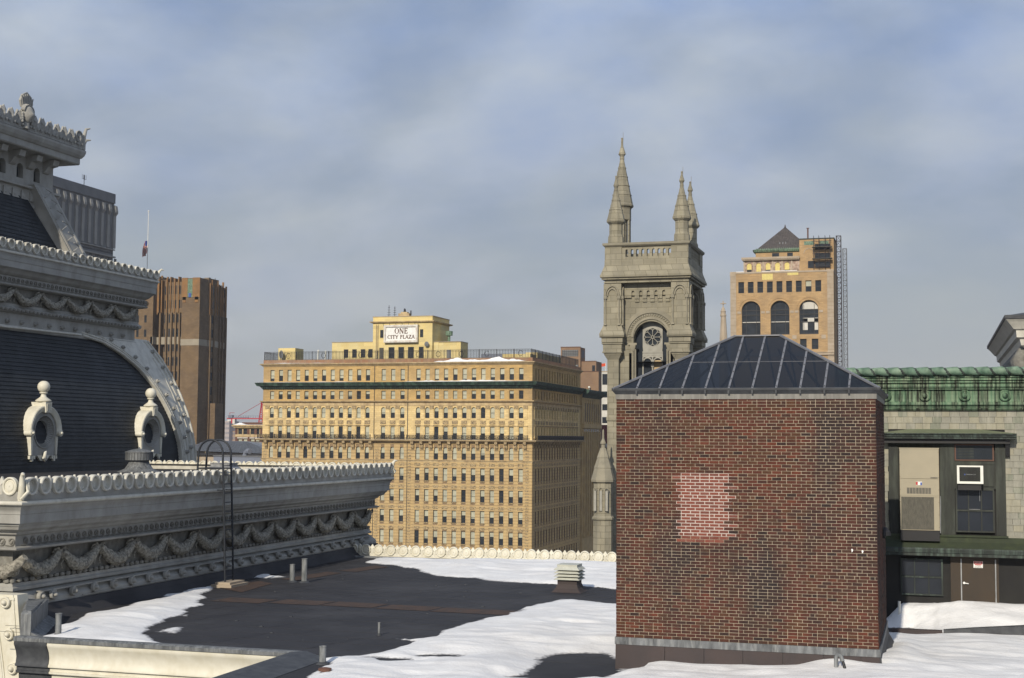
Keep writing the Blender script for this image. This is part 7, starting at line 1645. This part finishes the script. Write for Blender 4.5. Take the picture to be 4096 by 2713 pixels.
m = MB(); m.lathe(-.95, WY-.5, [(.035, -4.8), (.035, -4.36), (.04, -4.35)], 10); solo('white_pipe_stub', m, 'plasticwhite', 'short white pipe stub poking from snow at the left end of the dark wall', 'pipe')
# packaged air unit
hv = thing('wall_air_handler', (-.38, WY-.2, -2.45), 'tall beige wall mounted air conditioning cabinet filling the left side of the bay', 'air conditioner')
hx0, hx1 = -.90, .135; hy = WY-.33
part('cabinet', MB().box(hx0, hx1, hy, WY+.0, -2.43, -.20), 'hvac', hv)
m = MB(); m.box(hx0-.01, hx1+.01, hy-.012, WY, -.215, -.185); m.box(hx0, hx1, hy-.006, hy, -1.035, -1.028); m.box(hx0, hx1, hy-.01, hy, -1.525, -1.49); part('panel_joint', m, 'hvac', hv)
part('upper_panel', MB().box(hx0+.012, hx1-.012, hy-.010, hy, -1.022, -.225), 'hvac', hv); part('lower_panel', MB().box(hx0+.012, hx1-.012, hy-.010, hy, -1.485, -1.042), 'hvac', hv)
for i in range(8): a = -.715+i*.0805; part('vent_slot', MB().box(a, a+.070, hy-.013, hy-.011, -1.44, -1.275), 'grille', hv)
part('condenser_grille', MB().box(hx0+.035, -.01, hy-.010, hy, -2.41, -1.53), 'grille', hv)
m = MB()
for i in range(38): x = hx0+.04+i*.0225; m.box(x, x+.003, hy-.014, hy-.010, -2.41, -1.53)
for i in range(28): z = -2.40+i*.031; m.box(hx0+.035, -.01, hy-.0145, hy-.011, z, z+.003)
part('grille_wires', m, 'bronze', hv, kind='stuff')
m = MB()
for x in (hx0+.012, hx1-.018):
    for i in range(7): m.box(x-.006, x+.006, hy-.014, hy-.01, -2.35+i*.34, -2.338+i*.34)
part('screws', m, 'black', hv)
lbm = MB(); lbm.box(-.475, -.315, hy-.0125, hy-.0105, -1.205, -1.11, 0).box(-.475, -.425, hy-.0135, hy-.0125, -1.20, -1.115, 1).box(-.36, -.315, hy-.0135, hy-.0125, -1.205, -1.13, 2); part('round_label', lbm, ['signwhite', 'signred', 'signblue'], hv).name = 'warning_label'
part('maker_plate', MB().box(-.09, .095, hy-.0125, hy-.0105, -1.015, -.985), 'grille', hv)
part('stand', MB().box(-.90, .13, WY-.30, WY, -2.72, -2.43), 'black', hv); part('conduit', MB().tube([(.16, WY-.25, -1.5), (.165, WY-.25, -1.7), (.15, WY-.25, -2.5)], .012, 6), 'steel', hv)
# window air conditioner
wa = thing('window_air_conditioner', (.93, WY-.25, -1.15), 'white window air conditioner with dark louvred face between transom and sash window', 'air conditioner')
ax0, ax1, az0, az1, ay = .60, 1.275, -1.145, -.655, WY-.42
part('casing', MB().box(ax0+.03, ax1-.03, ay+.03, WY-.05, az0+.02, az1-.02), 'plasticwhite', wa)
m = MB(); t = .062; m.box(ax0, ax1, ay, ay+.04, az1-.04, az1).box(ax0, ax1, ay, ay+.04, az0, az0+t).box(ax0, ax0+t, ay, ay+.04, az0+t, az1-.04).box(ax1-t-.012, ax1, ay, ay+.04, az0+t, az1-.04); part('bezel', m, 'plasticwhite', wa)
part('dark_face', MB().box(ax0+t, ax1-t-.012, ay+.02, ay+.03, az0+t, az1-.04), 'black', wa)
m = MB()
for i in range(17): z = az0+t+.01+i*.0225; m.box(ax0+t, ax1-t-.012, ay+.008, ay+.02, z, z+.007)
part('louvre_slats', m, 'bronze', wa, kind='stuff')
text('FRIEDRICH', .955, -.905, .022, ay+.004, wa, 'steel', .25); part('badge', MB().box(.785, .815, ay+.004, ay+.008, -.912, -.88), 'signblue', wa)
part('support', MB().box(.62, 1.22, WY-.35, WY, -1.32, -1.15), 'black', wa)
part('filler_board', MB().box(1.29, 1.55, WY-.10, WY-.06, -1.22, -.66), 'bronze', RW)

# ================================================================== things on the roofs
def vent_pipe(x, y, r, h, lab, z0=-5.0, tilt=0):
    t = thing('vent_pipe', (x, y, z0), lab, 'vent pipe', 'lead vent pipes on the dark roof'); m = MB()
    m.lathe(x, y, [(r*1.02, z0), (r, z0+h*.5), (r*1.03, z0+h-.02), (r*1.12, z0+h-.015), (r*1.12, z0+h), (r*.8, z0+h), (r*.78, z0+h-.1), (.01, z0+h-.1)], 16); part('pipe', m, 'pipe', t, 40)
    m = MB(); m.lathe(x, y, [(r*2.0, z0+.003), (r*1.8, z0+.02), (r*1.15, z0+.06)], 16); part('collar', m, 'darklead', t, 40)
vent_pipe(-20.97, 30.2, .075, .56, 'stubby lead vent pipe standing in the snow patch at lower left, long shadow on snow')
vent_pipe(-21.22, 43.93, .085, .61, 'shorter of the two grey vent pipes side by side near the ladder')
vent_pipe(-20.75, 43.9, .095, .82, 'taller of the two grey vent pipes side by side near the ladder')
vent_pipe(-13.48, 32.95, .032, .33, 'very thin grey vent pipe alone in the middle of the dark roof')
vent_pipe(-12.95, 28.4, .075, .40, 'grey vent pipe at the bottom beside the dark kerb and front snow')
solo('roof_drain', MB().lathe(-12.3, 27.1, [(.14, -4.9), (.14, -4.85), (.05, -4.83)], 12), 'redbrick', 'small round rusty drain cap in the snow at the bottom, right of the kerb', 'drain cap')
# louvred vent
lv = thing('louvred_roof_vent', (-11.5, 44.45, -5), 'square louvred roof vent with pale blades on a dark flared curb by the far snow', 'roof vent')
cx_, cy_ = -11.5, 44.5
def sqr(m, P, k=None): m.rings([[(cx_-a, cy_-a, z), (cx_+a, cy_-a, z), (cx_+a, cy_+a, z), (cx_-a, cy_+a, z)] for a, z in P], k=k)
m = MB(); sqr(m, [(.50, -5.0), (.46, -4.97), (.38, -4.88), (.325, -4.74), (.325, -4.58)]); part('curb', m, 'skirt', lv)
for i in range(4):
    m = MB(); z = -4.60+i*.105; h = .035; sqr(m, [(.425, z), (.43, z+.008), (.335, z+.075), (.30, z+.08), (.30, z+.0)] if i < 3 else [(.425, z), (.43, z+.01), (.335, z+.10), (.30, z+.11)]); part('louvre_blade', m, 'ventpaint', lv)
m = MB(); sqr(m, [(.335, -4.19), (.335, -4.13), (.34, -4.13), (.34, -4.11)]); part('cap', m, 'ventpaint', lv)
m = MB(); sqr(m, [(.26, -4.6), (.26, -4.2)]); part('core', m, 'black', lv)
# mushroom vent and flat hatch on wing A's roof
mv = thing('mushroom_vent', (-32.5, 52.3, -1.56), 'grey green copper mushroom vent on the roof behind the near cresting', 'roof vent')
cx_, cy_ = -32.75, 52.6
m = MB(); m.lathe(cx_, cy_, [(.92, -1.56), (.86, -1.53), (.60, -1.42), (.45, -1.2), (.42, -1.05)], 20); part('flared_base', m, 'lead', mv, 40)
m = MB(); m.lathe(cx_, cy_, [(.54, -1.06), (.57, -1.05), (.57, -.74), (.60, -.73), (.60, -.69), (.3, -.60), (.05, -.56), (.03, -.50), (.01, -.49)], 28); part('cap', m, 'lead', mv, 40)
m = MB()
for i in range(28): a = 2*PI*i/28; m.box(cx_+.575*cos(a)-.008, cx_+.575*cos(a)+.008, cy_+.575*sin(a)-.008, cy_+.575*sin(a)+.008, -1.05, -.74)
part('seams', m, 'darklead', mv)
hv2 = thing('low_roof_vent', (-29.1, 53.5, -1.56), 'low flat grey louvred vent between the two rows of white cresting', 'roof vent')
m = MB(); m.rings([[(-29.6-a, 53.2-a, z), (-28.75+a, 53.2-a, z), (-28.75+a, 53.9+a, z), (-29.6-a, 53.9+a, z)] for a, z in ((.0, -1.56), (0, -1.42), (.14, -1.40), (.14, -1.37), (.02, -1.28), (.02, -1.18), (.05, -1.17), (.05, -1.14))]); part('hood', m, 'steel', hv2)
# caged ladder with its walk-through hoops
ld = thing('access_ladder', (-22.6, 42.1, -4.95), 'black iron roof ladder with curved hoop handrails up the shaded cornice wall', 'ladder')
ya_, yb_ = 41.72, 42.28; XT, XBt = -22.78, -22.60
def lx(z): return XBt+(XT-XBt)*(z+4.9)/4.4
for y in (ya_, yb_):
    P = [(lx(-4.9), y, -4.9), (lx(-2), y, -2.0), (XT, y, -.85)]+[(XT-.46+.46*cos(a), y, -.62+.50*sin(a)) for a in np.linspace(0, PI, 13)]+[(XT-.94, y, -1.0), (XT-.97, y, -1.55)]
    m = MB(); m.tube(P, .035, 8); part('rail', m, 'ladder', ld, 50)
rung = MB().tube([(lx(-4.6), ya_, 0), (lx(-4.6), yb_, 0)], .018, 6)
z = -4.65
while z < -.75: part('rung', MB().tube([(lx(z), ya_, z), (lx(z), yb_, z)], .018, 6), 'ladder', ld); z += .305
for y in (ya_, yb_): part('rung', MB().tube([(XT, y, -1.08), (XT-.93, y, -1.08)], .03, 6), 'ladder', ld)
part('rung', MB().tube([(XT-.95, ya_, -1.08), (XT-.95, yb_, -1.08)], .025, 6), 'ladder', ld)
for z in (-1.8,): part('rung', MB().tube([(lx(z), ya_, z), (-23.1, ya_, z)], .02, 6).tube([(lx(z), yb_, z), (-23.1, yb_, z)], .02, 6), 'ladder', ld)
m = MB(); m.box(-22.95, -22.2, 41.4, 42.6, -5.0, -4.90); m.box(-22.85, -22.3, 41.5, 42.5, -4.90, -4.83); part('foot_block', m, 'scafstone', ld)
# ================================================================== the air between here and the far blocks
hm = bpy.data.materials.new('thin_winter_haze'); hm.use_nodes = True; ht = hm.node_tree; ht.nodes.clear()
ho = ht.nodes.new('ShaderNodeOutputMaterial'); hp = ht.nodes.new('ShaderNodeVolumePrincipled'); hp.inputs['Color'].default_value = (.92, .94, 1, 1)
hp.inputs['Density'].default_value = 0.00016; hp.inputs['Anisotropy'].default_value = 0.2; ht.links.new(hp.outputs[0], ho.inputs['Volume'])
m = MB(); m.box(-4100, 4100, -500, 6100, -47, 75)
o = part('haze', m, [hm]); setp(o, 'thin winter haze over the whole city', 'haze', None, 'stuff')
